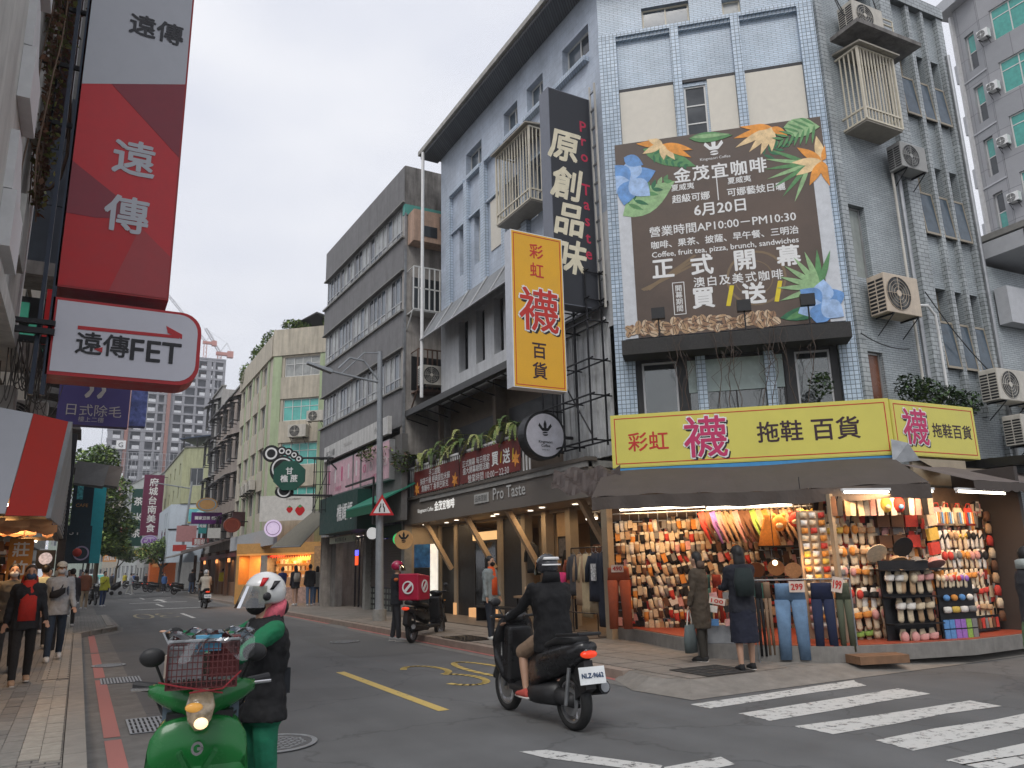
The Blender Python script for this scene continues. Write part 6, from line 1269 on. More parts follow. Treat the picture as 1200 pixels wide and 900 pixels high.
MB().box(8.2,8.3,41.5,66,2.5,2.75).build('red_fascia',mat('maroon_fascia',(.16,.03,.025),.5,0,.3,2),dsh)
for i,y in enumerate((47,52,57,63)):
 MB().box(8.6,9.0,y,y+2.4,.1,.95).build('counter',mat('stall_wood',(.2,.1,.05),.6),dsh)
 MB().box(8.25,8.32,y+.3,y+.9,2.2,2.45).build('red_lantern',mat('lantern_glow',(.6,.2,.05),.5,emit=(1,.4,.12),es=1.2),dsh);lamp_area(dsh,(8.9,y+1,2.4),1.5,.5,14,(1,.5,.2))
def blade(label,x,y,w_,z0,z1,c,txt=None,tc=None,cat='hanging sign',fs=None,d=.25,vert=True,name='blade_sign',shape=None):
 f=Fr((x,y),(1,0));m=mat('blade_%02x%02x%02x'%tuple(int(255*v)for v in c),c,.5)
 t=thing(name,label,cat,(x+w_/2,y,z0),'signs hung out over the street')
 if shape=='oval':MB(f).disc(w_/2,(z0+z1)/2,w_/2,0,d,28,(z1-z0)/2).build('board',m,t);MB(f).ring(w_/2,(z0+z1)/2,w_*.42,w_*.04,-.01,-.001,24,Matrix.Translation((w_/2,0,(z0+z1)/2))@Matrix.Diagonal((1,1,(z1-z0)/w_,1))@Matrix.Translation((-w_/2,0,-(z0+z1)/2))).build('rim',tc or pwh,t)
 else:MB(f).box(0,w_,0,d,z0,z1).build('board',m,t)
 if txt:
  if vert:
   n=len(txt);s=(z1-z0)/(n+.6)
   for i,ch in enumerate(txt):
    if ch!=' ':text(t,f,ch,w_/2,z1-s*(i+.8),fs or min(s*.95,w_*.75),tc or pwh,y=-.02,bold=.015)
  else:text(t,f,txt,w_/2,(z0+z1)/2,fs or(z1-z0)*.6,tc or pwh,y=-.02,bold=.015,w=w_*.8)
 MB(f).bar((w_,d/2,z1-.2),(w_+.6,d/2,z1-.2),.03).build('bracket',M_['blackm'],t)
 return t
blade('tall maroon sign with white characters over the right side far down',5.05,88,1.9,5.4,11.6,(.13,.012,.05),'府城台南美食',d=.4)
blade('dark green vertical sign just behind the tall maroon one',4.3,93,1.3,4.5,10.6,(.01,.06,.045),'茶米茶',d=.4)
blade('purple and white oval sign below the tall maroon one',5.1,86,1.6,4.2,5.35,(.45,.4,.55),'CAFE',mat('violet_ink',(.2,.05,.35),.5),vert=False,shape='oval')
blade('yellow oval sign under the purple oval',4.4,82,1.8,3.1,4.0,(.55,.38,.06),None,shape='oval')
blade('red vertical sign with white characters on the far left of the right-hand row',4.3,120,1.6,4.0,7.8,(.5,.03,.02),'香香')
blade('orange and blue oval sign above the violet board',6.4,55,1.35,5.55,6.45,(.45,.25,.09),None,mat('oval_blue',(.1,.3,.45),.5),shape='oval')
blade('violet board with white characters under the orange oval',6.2,55.3,1.9,4.75,5.5,(.1,.01,.13),'獨家豆漿 銅板',vert=False)
blade('faded pink and white board by the far lamp post',6.2,64,1.4,3.9,5.1,(.5,.25,.25),None)
blade('dark red round sign among the tangle of frames',6.7,45,.9,3.7,4.5,(.18,.03,.015),None,mat('dull_red',(.25,.06,.03),.5),shape='oval')
blade('small black and red sign over the dim food shops',7.3,46,.9,4.1,4.9,(.05,.02,.02),None)
blade('red and white striped small sign above the food shops',6.9,60,1.1,3.5,4.0,(.4,.08,.08),'麵線',vert=False)
fl=thing('far_lamp_post','grey lamp post with a speaker box beside the orange cabinet','street lamp',(7.1,72,0));MB().bar((7.3,72,0),(7.9,72,9.3),.13,.08,10).build('pole',stm,fl);MB().box(7.3,7.9,71.8,72,4.2,5.6).build('speaker_box',M_['dark_frame'],fl);MB().bar((7.85,72,8.7),(5.0,72,9.1),.05).build('arm',stm,fl)
ob2=thing('orange_cabinet','bright orange container kiosk beside the far lamp post','kiosk',(7,84,0));MB().box(6.0,8.3,84,86,.3,4.0).build('box',mat('orange_paint',(.6,.13,.02),.5),ob2);MB().box(6.1,8.2,83.9,83.98,.1,.6).build('base',M_['black'],ob2);MB().box(6.2,7.0,83.95,83.99,2.2,3.4).build('sign_face',mat('orange_print',(.7,.3,.1),.5),ob2)
MB().box(7.15,7.2,83.94,83.99,.7,3.9).build('door_seam',M_['black'],ob2)
far_w=['white','teal','red','yellow','green','pink','blue','orange','cream','purple']
for i,(x,y,w_,z0,z1,c)in enumerate(((6.6,50,.7,3.6,4.2,(.5,.5,.48)),(6.9,57,.5,4.2,5.2,(.05,.3,.3)),(6.4,68,1.0,3.3,3.8,(.45,.05,.04)),(5.6,96,1.2,3.4,4.1,(.5,.42,.08)),(4.8,108,1.4,5,8,(.05,.2,.1)),(4.6,115,1.2,3.4,4.4,(.55,.3,.35)),(3.2,130,1.5,6,9,(.1,.2,.4)),(3.0,135,1.8,3.5,4.6,(.6,.25,.05)),(1.2,120,1.4,4.5,7.5,(.55,.5,.4)),(.2,110,1.2,3.2,4.3,(.25,.08,.35)))):blade('small %s shop sign, %s in the row of far small signs'%(far_w[i],wds[i]),x,y,w_,z0,z1,c,'小吃店面食堂'[i%5]+'館' if i%2 else None,tc=pwh if i not in(0,8)else dgn,vert=z1-z0>1.5)
farm=[mat('far_grey_a',(.38,.38,.36),.85,0,.12,streak=.2),mat('far_grey_b',(.42,.44,.42),.85,0,.12,streak=.2),mat('far_tan',(.4,.35,.28),.85,0,.12,streak=.2)]
for i,(x,y,ln,h,lb,wd_)in enumerate(((6.4,112,20,12.5,'pale old apartment row with balconies behind the maroon sign',3),(5.2,138,24,15,'taller whitish apartment row farther along the right side',3.4),(3.8,172,32,15,'far grey apartment row on the right near the bend',4))):
 block('far_apartments',lb,Fr((x,y),(.12 if i else .05,-1)),ln,0,h,farm[i],4,wd_,ww_=.6)
block('arcade_building','old building with a row of arches closing the view of the street',Fr((-6,186),(1,.0)),13,0,14,mat('pale_green_far',(.36,.42,.36),.85,0,.15,streak=.2),4,1.8,ww_=.55,hh=.6)
# --- tower under construction and cranes
tw_=thing('concrete_tower','huge half-built concrete tower wrapped in scaffolding','tower',(20,255,0));tcx=mat('tower_concrete',(.27,.27,.29),.9,0,.12);tdk=mat('tower_void',(.1,.105,.12),.9);FT3=Fr((3.6,250),(1,-.04))
MB(FT3).box(.5,30.5,1.5,22,0,62).build('core',tdk,tw_)
for k in range(23):MB(FT3).box(-.2 if k<22 else 14,31,-.2,22,2.9*k+2.0,2.9*k+2.55).build('floor_slab',tcx,tw_)
MB(FT3).box(20,31,-.2,22,66.5,67).build('floor_slab',tcx,tw_)
colx=[0,3.4,5.2,8.6,12,14.2,15.8,19.2,22.6,25.6,27.4,30.4]
for i,x in enumerate(colx):MB(FT3).box(x,x+(.7 if i%3 else 1.3),-.1,.8,0,63+(x>18)*4).build('column',tcx,tw_)
rdm=mat('hoist_rust',(.3,.14,.11),.8,0,.2)
for x in(4.3,15.0):MB(FT3).box(x,x+1.0,-1.2,-.2,0,60).build('hoist_strip',rdm,tw_)
slm_=mat('parapet_white',(.62,.63,.65),.7,0,.1);q=MB(FT3);n_=0
for k in range(4,22):
 for i in range(11):
  if i in(1,5)or rnd.random()<.22:continue
  q.box(colx[i]+1.35,colx[i+1]-.1,-.25,-.12,2.9*k+2.56,2.9*k+3.5+rnd.uniform(-.3,.2))
q.build('parapet_panels',slm_,tw_,kind='stuff')
q=MB(FT3)
for i in range(32):q.bar((-1+i*1.0,-1.4,0),(-1+i*1.0,-1.4,36 if i<29 else 60),.09,n=4)
for k in range(20):q.bar((-1,-1.4,1.9*k),(30,-1.4,1.9*k),.07,n=4)
q.build('scaffolding',mat('scaffold_net',(.36,.37,.39),.8),tw_,kind='stuff')
MB(FT3).box(2.5,5,-1.6,-1.45,37,39.5).build('white_sign',pwh,tw_);text(tw_,FT3,'G',3.7,38.2,2,M_['black'],y=-1.7)
MB(FT3).box(2.5,5,-1.6,-1.45,28.5,30).build('white_sign',pwh,tw_)
q=MB(FT3);q.sheet(lambda u,v:(-1.4,-1.4+u*4,v*45),2,2);q.build('blue_netting',mat('blue_net',(.2,.36,.42),.8),tw_)
crd=mat('crane_red',(.5,.22,.18),.6);crw=mat('crane_pale',(.5,.5,.52),.6)
def crane(label,base,h,jib_ang,jl,s,m,az=0):
 t=thing('tower_crane',label,'crane',base,'cranes on the tower');F_=Matrix.Translation(base)@Matrix.Rotation(az,4,'Z')
 def truss(a,b,w_,n,mm,nm):
  q=MB(F_);a=Vector(a);b=Vector(b);d=(b-a).normalized();up=Vector((0,1,0));sd_=d.cross(up).normalized()*w_;up=up*w_
  ch=[(-1,-1),(1,-1),(1,1),(-1,1)]
  for x,y in ch:q.bar(a+sd_*x+up*y,b+sd_*x+up*y,.12*s,n=4)
  for i in range(n):
   p=a.lerp(b,i/n);r_=a.lerp(b,(i+1)/n)
   for k in range(4):x,y=ch[k];x2,y2=ch[(k+1)%4];q.bar(p+sd_*x+up*y,r_+sd_*x2+up*y2,.08*s,n=4)
  q.build(nm,mm,t)
 truss((0,0,0),(0,0,h),.8*s,8,m,'mast');e=Vector((math.cos(jib_ang)*jl,0,h+math.sin(jib_ang)*jl));truss((0,0,h),e,.5*s,14,crw,'jib')
 MB(F_).box(-1.5*s,6*s,-1*s,1*s,h-1.2*s,h+.2*s).build('machinery_deck',m,t);MB(F_).box(3.4*s,6*s,-1.1*s,1.1*s,h-2*s,h+1*s).build('counterweight',m,t)
 q=MB(F_);q.bar((0,0,h),(3*s,0,h+5*s),.2*s,n=4);q.bar((3*s,0,h+5*s),(5.5*s,0,h),.12*s,n=4);q.bar((3*s,0,h+5*s),e,.06*s,n=4);q.build('stay',crw,t)
 return t
crane('tall luffing crane whose long arm leans left over the tower',(28.6,252,62),11,R(131),19,.55,crd)
crane('smaller crane with a red machinery deck at the right edge of the tower',(33.5,256,66),5,R(122),9,.7,crd)
# --- right side beyond the corner building
R2=thing('side_street_block','grey low block with a swept flat roof edge beyond the corner building','building',(22,10,0));g2=mat('pale_grey_panels',(.45,.46,.48),.5,0,.08);F2=Fr((18.6,9.35),ang=R(-3))
MB(F2).box(0,8,-.6,3,8.6,9.0).build('roof_edge',g2,R2);MB(F2).box(0,8,-.7,3,9.05,9.2).build('roof_cap',M_['conc'],R2);MB(F2).box(0,8,.0,.3,6.9,7.8).build('band',g2,R2)
for i in range(4):MB(F2).box(i*2-.01,i*2+.02,-.61,-.6,8.62,8.99).build('panel_joint',M_['black'],R2)
MB(F2).box(0,8,1.2,1.4,0,8.6).build('recessed_wall',mat('dark_recess_wall',(.05,.05,.052),.7,0,.3),R2);MB(F2).box(0,8,-.3,1.2,5.2,5.35).build('balcony_slab',M_['concd'],R2);MB(F2).box(1.2,8,.8,.85,7.85,8.5).build('wall_panel',M_['concd'],R2)
q=MB(F2)
for z in(5.55,5.8,6.05):q.bar((0,-.3,z),(8,-.3,z),.025)
for i in range(6):q.bar((i*1.2,-.3,5.35),(i*1.2,-.3,6.05),.025)
q.build('railing',mat('tan_rail',(.3,.24,.18),.6),R2)
for i in range(4):MB(F2).box(0,8,-.25+i*.1,-.2+i*.1,4.9-i*.13,4.98-i*.13).build('louvre',M_['concd'],R2)
MB(F2).box(1.05,1.6,-.9,-.75,3.9,5.0).build('yellow_sign_edge',ylw,R2)
dc=MB(FZ);dc.hexa([(2.5,-.8,3.25),(6,-.8,3.15),(6,1.2,3.3),(2.5,1.2,3.3),(2.5,-.8,3.42),(6,-.8,3.3),(6,1.2,3.5),(2.5,1.2,3.5)]);tag(dc.build('dark_canopy',M_['black']),'dark curved canopy right of the short yellow sign','canopy')
gp=tile_mat('grey_stone_panels',(.29,.295,.31),(.33,.33,.345),(.19,.19,.2),1.3,1.5,.5,.02,offset=0,ang=0,bump=.1,big=.06)
R3=thing('grey_tower_block','tall grey stone apartment tower with green tinted windows','building',(40,15,0));FR3=Fr((36,17.2),(0,-1));FR4=Fr((36.32,18.5),(-.24,-.97))
teal=mat('green_tinted_glass',(.06,.34,.29),.12,0,.2,spec=.7);zs_=[25.5-2.85*k for k in range(9)]
H=[(a,b,z,z+1.65)for z in zs_ for a,b in((.5,2.2),(2.9,4.6))]
mb=MB(FR3);wall(mb,0,6,0,32,H,.25);mb.build('front_wall',gp,R3)
for h in H:window(R3,FR3,*h,2,2,M_['white_frame'],teal,y=.1,fw=.06,split=.7)
H2=[(.4,.95,z-.75,z+1.2)for z in zs_]
mb=MB(FR4);wall(mb,0,1.32,0,28.6,H2,.3);mb.build('flank_wall',gp,R3)
for h in H2:window(R3,FR4,*h,1,2,M_['white_frame'],[teal,M_['glassd']],y=.15,fw=.06,split=.5)
MB(FR4).box(-.12,-.001,-.2,.2,0,28.2).build('pale_fin',mat('fin_pale',(.5,.5,.5),.6),R3)
for k in range(8):MB(FR4).box(-.3,-.121,-.15,.2,zs_[k]-1.0,zs_[k]).build('fin_box',g2,R3);MB(FR4).box(0,1.3,-.04,-.001,zs_[k]-1.2,zs_[k]-1.12).build('ledge',g2,R3);ac_unit('white air conditioner on the grey tower, storey %s down'%wds[k],M_['white'],.5,.5,.3,fr=FR3@Matrix.Translation((.2,-.05,zs_[k]+.2)))
q=MB(FR4);q.prism([(-.7,28.5),(1.5,28.5),(1.5,29.1),(-.7,29.1)],-.5,3);q.build('roof_wing',g2,R3)
MB(FR3).box(-1.2,6,.35,3,0,28.4).build('core',gp,R3)
# --- left side of the street
pale=mat('pale_moulded_render',(.5,.49,.46),.7,0,.15,2.5,.2,streak=.3)
LB=thing('moulded_building','pale grey rendered building with chunky mouldings at the left edge','building',(-1.5,8,0))
MB().box(-2.2,-.93,5.5,10.4,4.15,14).build('upper_wall',pale,LB);MB().box(-2.2,-.8,5.5,10.45,3.95,4.14).build('ledge',pale,LB)
wm_=mat('white_moulding',(.6,.6,.6),.45,0,.08)
for k in range(5):
 z=4.5+k*1.5
 q=MB();q.box(-.928,-.82,7.8,8.6,z,z+.55);q.build('moulding',wm_,LB);MB().box(-.928,-.86,9.1,9.7,z+.4,z+1.1).build('moulding',pale,LB);q=MB();q.prism([(7.8,z+.56),(8.6,z+.56),(8.6,z+.75),(8.1,z+1.15),(7.8,z+1.15)],-.86,-.93,Matrix(((0,1,0,0),(1,0,0,0),(0,0,1,0),(0,0,0,1))));q.build('moulding',wm_,LB)
MB().box(-.93,-.9,10.3,10.42,4.14,14).build('edge_trim',wm_,LB)
vm=[mat('vine_dry',(.16,.08,.045),.8,0,.4,9),mat('vine_leaf',(.12,.13,.04),.7,0,.4,9),mat('vine_leaf_pale',(.3,.33,.1),.7,0,.3,9)]
vr_=random.Random(5)
vn=thing('hanging_vine','dry brown vine with a few yellow-green leaves hanging down the pale building','vine',(-.85,9.4,5.8))
for mi,n in((0,1300),(1,420),(2,90)):
 q=MB()
 for k in range(n):
  t_=vr_.random()**.8;z=9.6-3.9*t_;wd=.17*(1-t_*.75);y=9.5+vr_.gauss(0,.5)*(1-t_*.6);x=-.8+vr_.gauss(0,wd*.6)+(.08 if mi==2 else 0);r_=vr_.uniform(.02,.05)*(1.2 if mi else 1)
  a=Vector((vr_.uniform(-1,1),vr_.uniform(-1,1),vr_.uniform(-1,1))).normalized();b=a.cross(Vector((vr_.uniform(-1,1),.3,1))).normalized();p=Vector((x,y,z));q.quad(tuple(p+a*r_),tuple(p+b*r_*.6),tuple(p-a*r_),tuple(p-b*r_*.6))
 q.build(['dry_leaves','leaves','pale_leaves'][mi],vm[mi],vn,kind='stuff')
q=MB()
for k in range(7):
 x=-.8+vr_.uniform(-.08,.08);y=9.4+vr_.uniform(-.3,.3);pts=[(x,y,9.8)]
 for j in range(9):pts.append((pts[-1][0]+vr_.uniform(-.04,.04),pts[-1][1]+vr_.uniform(-.06,.06),pts[-1][2]-.45-.03*k*.3))
 q.path(pts,.008,4)
q.path([(-.62,9.4,7.2),(-.58,9.4,6.8),(-.56,9.4,6.3),(-.6,9.4,6.0),(-.68,9.4,5.85),(-.78,9.4,5.8)],.018,5);q.build('stems',mat('vine_stem',(.14,.09,.06),.8),vn)
tag(MB().box(-.98,-.66,10.6,10.75,7.2,12).build('maroon_board',mat('dark_maroon_panel',(.03,.014,.018),.5)),'dark maroon panel hung behind the vine','panel')
nb=mat('navy_cladding',(.035,.045,.06),.45,0,.12)
bp_=thing('navy_panel_box','slate blue clad box behind the tall red sign','panel',(-.8,12,5.5))
for k in range(3):MB().box(-1.15,-.52,11.6,12.2,5.75+k*.85,6.59+k*.85).build('panel',nb,bp_)
MB().box(-1.15,-.5,11.55,12.25,5.55,5.74).build('base',M_['concd'],bp_)
lf=thing('sign_gantry','black steel gantry carrying the red phone shop signs','sign frame',(-.6,9,2.9));q=MB()
for x in(-.6,-.5):q.box(x-.02,x+.02,9.0,9.06,3.4,11)
q.build('post',mat('navy_steel',(.02,.028,.045),.4,.3),lf)
q=MB()
for z in(6.6,7.35,8.1,8.8):q.box(-.98,-.5,9.3,9.34,z,z+.05)
q.bar((-.75,9.32,6.4),(-.75,9.32,9.6),.012);q.build('crossbar',M_['blackm'],lf)
q=MB();q.box(-1.1,-.45,8.9,8.96,4.02,4.08);q.box(-1.1,-.45,8.9,8.96,4.12,4.17);q.box(-1.1,-.45,9.4,9.46,4.05,4.12);q.build('bracket',M_['blackm'],lf)
dl=tag(MB().box(-1.3,-.6,14,14.2,8.2,13).build('dark_screen',mat('dark_lattice',(.045,.045,.045),.7,0,.5,6)),'dark panelled wall glimpsed between the gantry bars','panel')
gs2=thing('green_neon_sign','green sign fragments seen between the gantry and the pale building','sign',(-.85,12,4.9));grn_=mat('mint_sign',(.06,.4,.26),.5)
for x,z,a in((-1.0,5.15,0),(-.88,4.92,.3),(-.98,4.72,-.4),(-.86,4.6,.9)):MB(Fr((x,12),(1,0),z=z)@Matrix.Rotation(a,4,'Y')).box(-.05,.06,0,.1,-.13,.13).build('stroke',grn_,gs2)
MB().box(-1.15,-.6,12.12,12.2,4.4,5.4).build('backing',M_['black'],gs2);tag(MB().box(-.72,-.64,11.5,11.6,4.6,5.35).build('red_strip',M_['red']),'thin red sign strip beside the green sign fragments','sign')
q=MB()
for k in range(26):
 x=-1.0+vr_.uniform(0,.42);y=9.3+vr_.uniform(0,.8);z=4.05;w_=vr_.uniform(.03,.14);d_=vr_.uniform(.3,.95)
 pts=[(x+w_*math.cos(R(180+18*j))+w_,y,z-d_*math.sin(R(18*j)))for j in range(11)];q.path(pts,vr_.uniform(.005,.01),4)
tag(q.build('cable_tangle',mat('cable_grey',(.08,.07,.06),.7,0,.5,8),kind='stuff'),'tangle of looped cables under the black gantry bars','cables')
for i,(x,y,z)in enumerate(((-1.05,9.9,3.15),(-.8,11.2,3.25),(-.95,10.6,3.9))):ac_unit(['old air conditioner behind the looped cables at the left edge','second old air conditioner deeper behind the cables','small air conditioner above the other two behind the cables'][i],mat('ac_dirty',(.3,.28,.25),.6,0,.2,streak=.4),.55,.45,.3,fr=Fr((x,y),(1,0),z=z))
for i,(x,y0,ln,h,c,lb)in enumerate(((-1.65,30,15,9.5,farm[2],'tan left-hand building behind the tangle of cables'),(-1.9,48,17,8.5,farm[1],'white-grey left-hand house beyond the tan one'),(-3.5,100,40,10,farm[0],'long grey left-hand row behind the street tree'))):
 block('left_building',lb,Fr((x,y0-ln),(0,1)),ln,2.9,h,c,2,3.2,d=6)
FF=Fr((-.5,9.0),(1,0));rdg=mat('phone_red',S(176,28,34),.4,0,.06);rdg2=mat('phone_red_light',S(196,66,70),.4,0,.06);rdg3=mat('phone_wine',S(128,44,56),.4,0,.06);grg=mat('phone_grey',S(176,178,184),.4,0,.03)
ts_=thing('tall_red_sign','tall red phone shop blade sign with grey top and white characters','shop sign',(.05,9,4.6))
MB(FF).box(0,1.1,0,.5,4.58,9.6).build('box',mat('sign_case_red',S(150,30,32),.4),ts_);Z0,Z1=4.6,9.6
def pg(pts,m,y):q=MB(FF);q.prism(pts,y,-.0005);q.build('face',m,ts_)
pg([(.02,Z0),(1.08,Z0),(1.08,Z1),(.02,Z1)],rdg,-.004);pg([(.02,7.0),(1.08,7.32),(1.08,9.6),(.02,9.6)],grg,-.0075)
pg([(.3,7.1),(1.08,7.31),(1.08,6.35)],rdg3,-.007);pg([(.3,7.09),(1.08,6.34),(1.08,5.1),(.02,6.05),(.02,7.0)],mat('phone_red_b',S(186,44,50),.4,0,.06),-.006)
pg([(.02,6.04),(.8,5.5),(.3,5.42),(.02,5.42)],rdg3,-.0068);pg([(.5,4.6),(1.08,4.6),(1.08,5.1),(.75,5.4)],mat('phone_red_c',S(160,56,60),.4,0,.06),-.0064)
text(ts_,FF,'遠',.62,6.22,.46,grg,y=-.012,bold=.018);text(ts_,FF,'傳',.6,5.52,.46,grg,y=-.012,bold=.018);text(ts_,FF,'遠傳',.72,7.95,.3,mat('phone_ink',(.03,.03,.035),.5),y=-.012,bold=.02,tilt=0)
fs_=thing('arrow_phone_sign','rounded white phone shop sign with a red arrow and red rim','shop sign',(.2,9,3.55));
def rr_poly(x0,x1,z0,z1,r):return[(x0,z0)]+[(x1-r+r*math.sin(R(a)),z0+r-r*math.cos(R(a)))for a in range(0,91,15)]+[(x1-r+r*math.cos(R(a)),z1-r+r*math.sin(R(a)))for a in range(0,91,15)]+[(x0,z1)]
MB(FF).prism(rr_poly(0,1.47,3.62,4.46,.22),0,.45).build('case',mat('phone_rim_red',S(170,30,36),.4),fs_);MB(FF).prism(rr_poly(.04,1.43,3.66,4.43,.2),-.006,-.0005).build('face',mat('phone_white',S(196,196,204),.45,0,.03),fs_)
q=MB(FF);q.prism([(.25,4.13),(1.24,4.15),(1.24,4.185),(.25,4.17)],-.011,-.006);q.prism([(1.1,4.28),(1.12,4.2),(1.27,4.15),(1.27,4.2)],-.0115,-.006);q.build('arrow',rdg,fs_)
ink=mat('phone_black',(.015,.015,.018),.5);text(fs_,FF,'遠傳',.5,3.99,.28,ink,y=-.011,bold=.014,w=.5);text(fs_,FF,'FET',1.02,3.97,.24,ink,y=-.011,bold=.018,w=.5)
MB(FF).prism([(.42,3.93),(.5,3.96),(.5,3.9)],-.016,-.012).build('red_accent',rdg,fs_)
pps=thing('violet_beauty_sign','violet blade sign with pale hand drawing under the rounded phone sign','shop sign',(0,12,3.6));FPp=Fr((-.47,12.0),(1,0));vio=mat('violet_face',S(72,66,116),.45,0,.06)
MB(FPp).box(0,.88,0,.2,3.62,4.3).build('box',vio,pps);text(pps,FPp,'日式除毛',.45,3.83,.17,mat('violet_pale',(.4,.38,.36),.5),y=-.008,w=.68);text(pps,FPp,'樓上二樓',.42,3.7,.08,MATS['violet_pale'],y=-.008)
for x in(.37,.52):q=MB(FPp);q.prism([(x-.04,4.0),(x,4.02),(x+.05,4.12),(x+.04,4.24),(x-.03,4.26),(x-.0,4.12),(x-.06,4.04)],-.008,-.0005);q.build('hand_drawing',MATS['violet_pale'],pps)
vs2=thing('blue_floral_sign','narrow blue and white sign edge right of the violet sign','shop sign',(.5,12.6,3.7));MB(Fr((.45,12.6),(1,0))).box(0,.22,0,.2,3.75,4.4).build('box',mat('blue_white_swirl',S(92,104,158),.5,0,.7,9),vs2)
rp2=thing('white_red_fascia','white and red slanting shop fascia box low on the left','shop sign',(-.5,9,2.2));Y0=9.0
def quad3(nm,pts,m,y=Y0,th=.02):q=MB();q.hexa([(pts[0][0],y,pts[0][1]),(pts[1][0],y,pts[1][1]),(pts[1][0],y+th,pts[1][1]),(pts[0][0],y+th,pts[0][1]),(pts[3][0],y,pts[3][1]),(pts[2][0],y,pts[2][1]),(pts[2][0],y+th,pts[2][1]),(pts[3][0],y+th,pts[3][1])]);return q.build(nm,m,rp2)
quad3('white_panel',[(-1.25,2.2),(-.685,2.2),(-.555,3.2),(-1.25,3.3)],grg);quad3('red_panel',[(-.68,2.18),(-.34,2.18),(-.24,3.14),(-.55,3.2)],mat('fascia_red',S(176,36,20),.5,0,.05),Y0-.003)
q=MB();q.hexa([(-.34,Y0,2.16),(-.3,Y0,2.16),(-.3,13.5,2.3),(-.34,13.5,2.3),(-.24,Y0,3.14),(-.2,Y0,3.14),(-.25,13.5,3.1),(-.29,13.5,3.1)]);q.build('side_panel',mat('scuffed_metal',(.28,.29,.3),.5,.2,.3,3,streak=.4),rp2)
gsh=thing('slatted_side_panel','dark slatted metal side panel beyond the red fascia','panel',(-.3,16,2.2))
for k in range(16):MB().box(-.42,-.36,14,19,2.35+k*.085,2.39+k*.085).build('slat',M_['steel'],gsh)
MB().box(-.5,-.425,14,19,2.3,3.75).build('backing',M_['black'],gsh);MB().box(-.45,-.3,19.05,19.2,0.1,4.6).build('post',M_['blackm'],gsh)
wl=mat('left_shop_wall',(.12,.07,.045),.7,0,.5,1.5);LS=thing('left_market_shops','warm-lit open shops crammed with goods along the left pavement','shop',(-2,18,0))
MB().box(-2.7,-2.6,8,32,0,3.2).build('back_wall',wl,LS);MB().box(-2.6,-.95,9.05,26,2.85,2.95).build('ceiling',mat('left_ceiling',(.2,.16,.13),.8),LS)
for y in(12.6,17,21.5,26):MB().box(-1.75,-1.6,y,y+.15,.1,2.85).build('pillar',mat('left_pillar',(.25,.18,.12),.7),LS)
for i,y in enumerate((11.5,15,19,23)):
 t=thing('tube_lamp',['bright horizontal tube lamp under the red fascia','second tube lamp over the left shops','third tube lamp over the left shops','farthest tube lamp over the left shops'][i],'tube lamp',(-1.0,y,2.3),'tubes over the left shops')
 MB().bar((-1.35,y,2.5),(-.5 if i==0 else-1.0,y,2.45),.02,n=8).build('tube',mat('tube_glow',(.9,.9,.85),.4),t);MB().box(-1.4,-.5,y+.03,y+.09,2.47,2.56).build('batten',mat('batten_gold',(.45,.25,.1),.5),t);lamp_area(t,(-.95,y,2.4),.8,.1,16,(1,.6,.3))
q=MB()
for k in range(60):x=-1.1+vr_.uniform(0,.75);y=9.4+vr_.uniform(0,2.5);z=2.16-vr_.uniform(0,.06);w_=vr_.uniform(.05,.12);q.add([(x-w_,y,z),(x+w_,y,z),(x+w_,y+.02,z+.05),(x-w_,y+.02,z+.05),(x,y,z-.03)],[(0,1,2,3),(0,4,1)])
tag(q.build('fringe',mat('fringe_orange_light',(.5,.24,.1),.6),kind='stuff'),'ruffled orange-lit fringe hanging under the red fascia','fringe')  # orange light on the ruffles is put into their base colour
oban=thing('orange_banner','orange cloth banner with white brush characters in the left shop','banner',(-.95,17.5,1.1));FOb=Fr((-1.2,17.5),(1,0));MB(FOb).box(0,.4,0,.02,1.2,2.3).build('cloth',mat('orange_cloth',(.55,.22,.03),.6),oban)
for k,ch in enumerate('莊竹坊'):text(oban,FOb,ch,.2,2.1-k*.34,.28,pwh,y=-.01,bold=.02)
rl2=thing('round_photo_light','small lit box with a round white picture beside the orange banner','lit sign',(-.55,22,1.6));FR2=Fr((-.85,20),(1,0));MB(FR2).box(0,.36,0,.1,1.75,2.15).build('case',M_['blackm'],rl2);MB(FR2).disc(.18,1.97,.13,-.01,-.001,20).build('face',mat('round_print',(.55,.5,.55),.5,0,.5,20,emit=(.8,.75,.8),es=.25),rl2)
gb_=random.Random(9);q=MB()
for k in range(900):
 y=gb_.uniform(9.6,25);x=-1.25-gb_.random()**2*.9-(.15 if y<12 else 0);z=gb_.uniform(.5,2.3);w_=gb_.uniform(.03,.08);h=gb_.uniform(.06,.18);q.hexa([(x-w_,y-.03,z-h),(x+w_,y-.03,z-h),(x+w_,y+.03,z-h),(x-w_,y+.03,z-h),(x-w_*.7,y-.02,z),(x+w_*.7,y-.02,z),(x+w_*.7,y+.02,z),(x-w_*.7,y+.02,z)])
go=q.build('hanging_goods',[SM[c]for c in('tan','cream','brown','red','black','orange','grey','pink','white','black')],None,kind='stuff');tag(go,'mass of small warm-lit goods hanging in the left shops','goods')
for p_ in go.data.polygons:p_.material_index=(p_.index//6)*7%10
tb2=thing('dark_teal_banner','dark blue tall banner with a teal-lettered edge over the left pavement','banner',(-.2,30,2.3));FTb=Fr((-.42,30),(1,0));MB(FTb).box(0,.62,0,.08,3.0,4.95).build('cloth',mat('dark_blue_cloth',(.015,.04,.06),.5,0,.3),tb2);MB(FTb).box(.12,.3,-.01,0,4.1,4.9).build('teal_letters',mat('teal_ink',(.1,.45,.5),.5,0,.8,14),tb2);text(tb2,FTb,'CAFE',.3,3.9,.16,mat('orange_ink',(.6,.3,.08),.5),y=-.01)
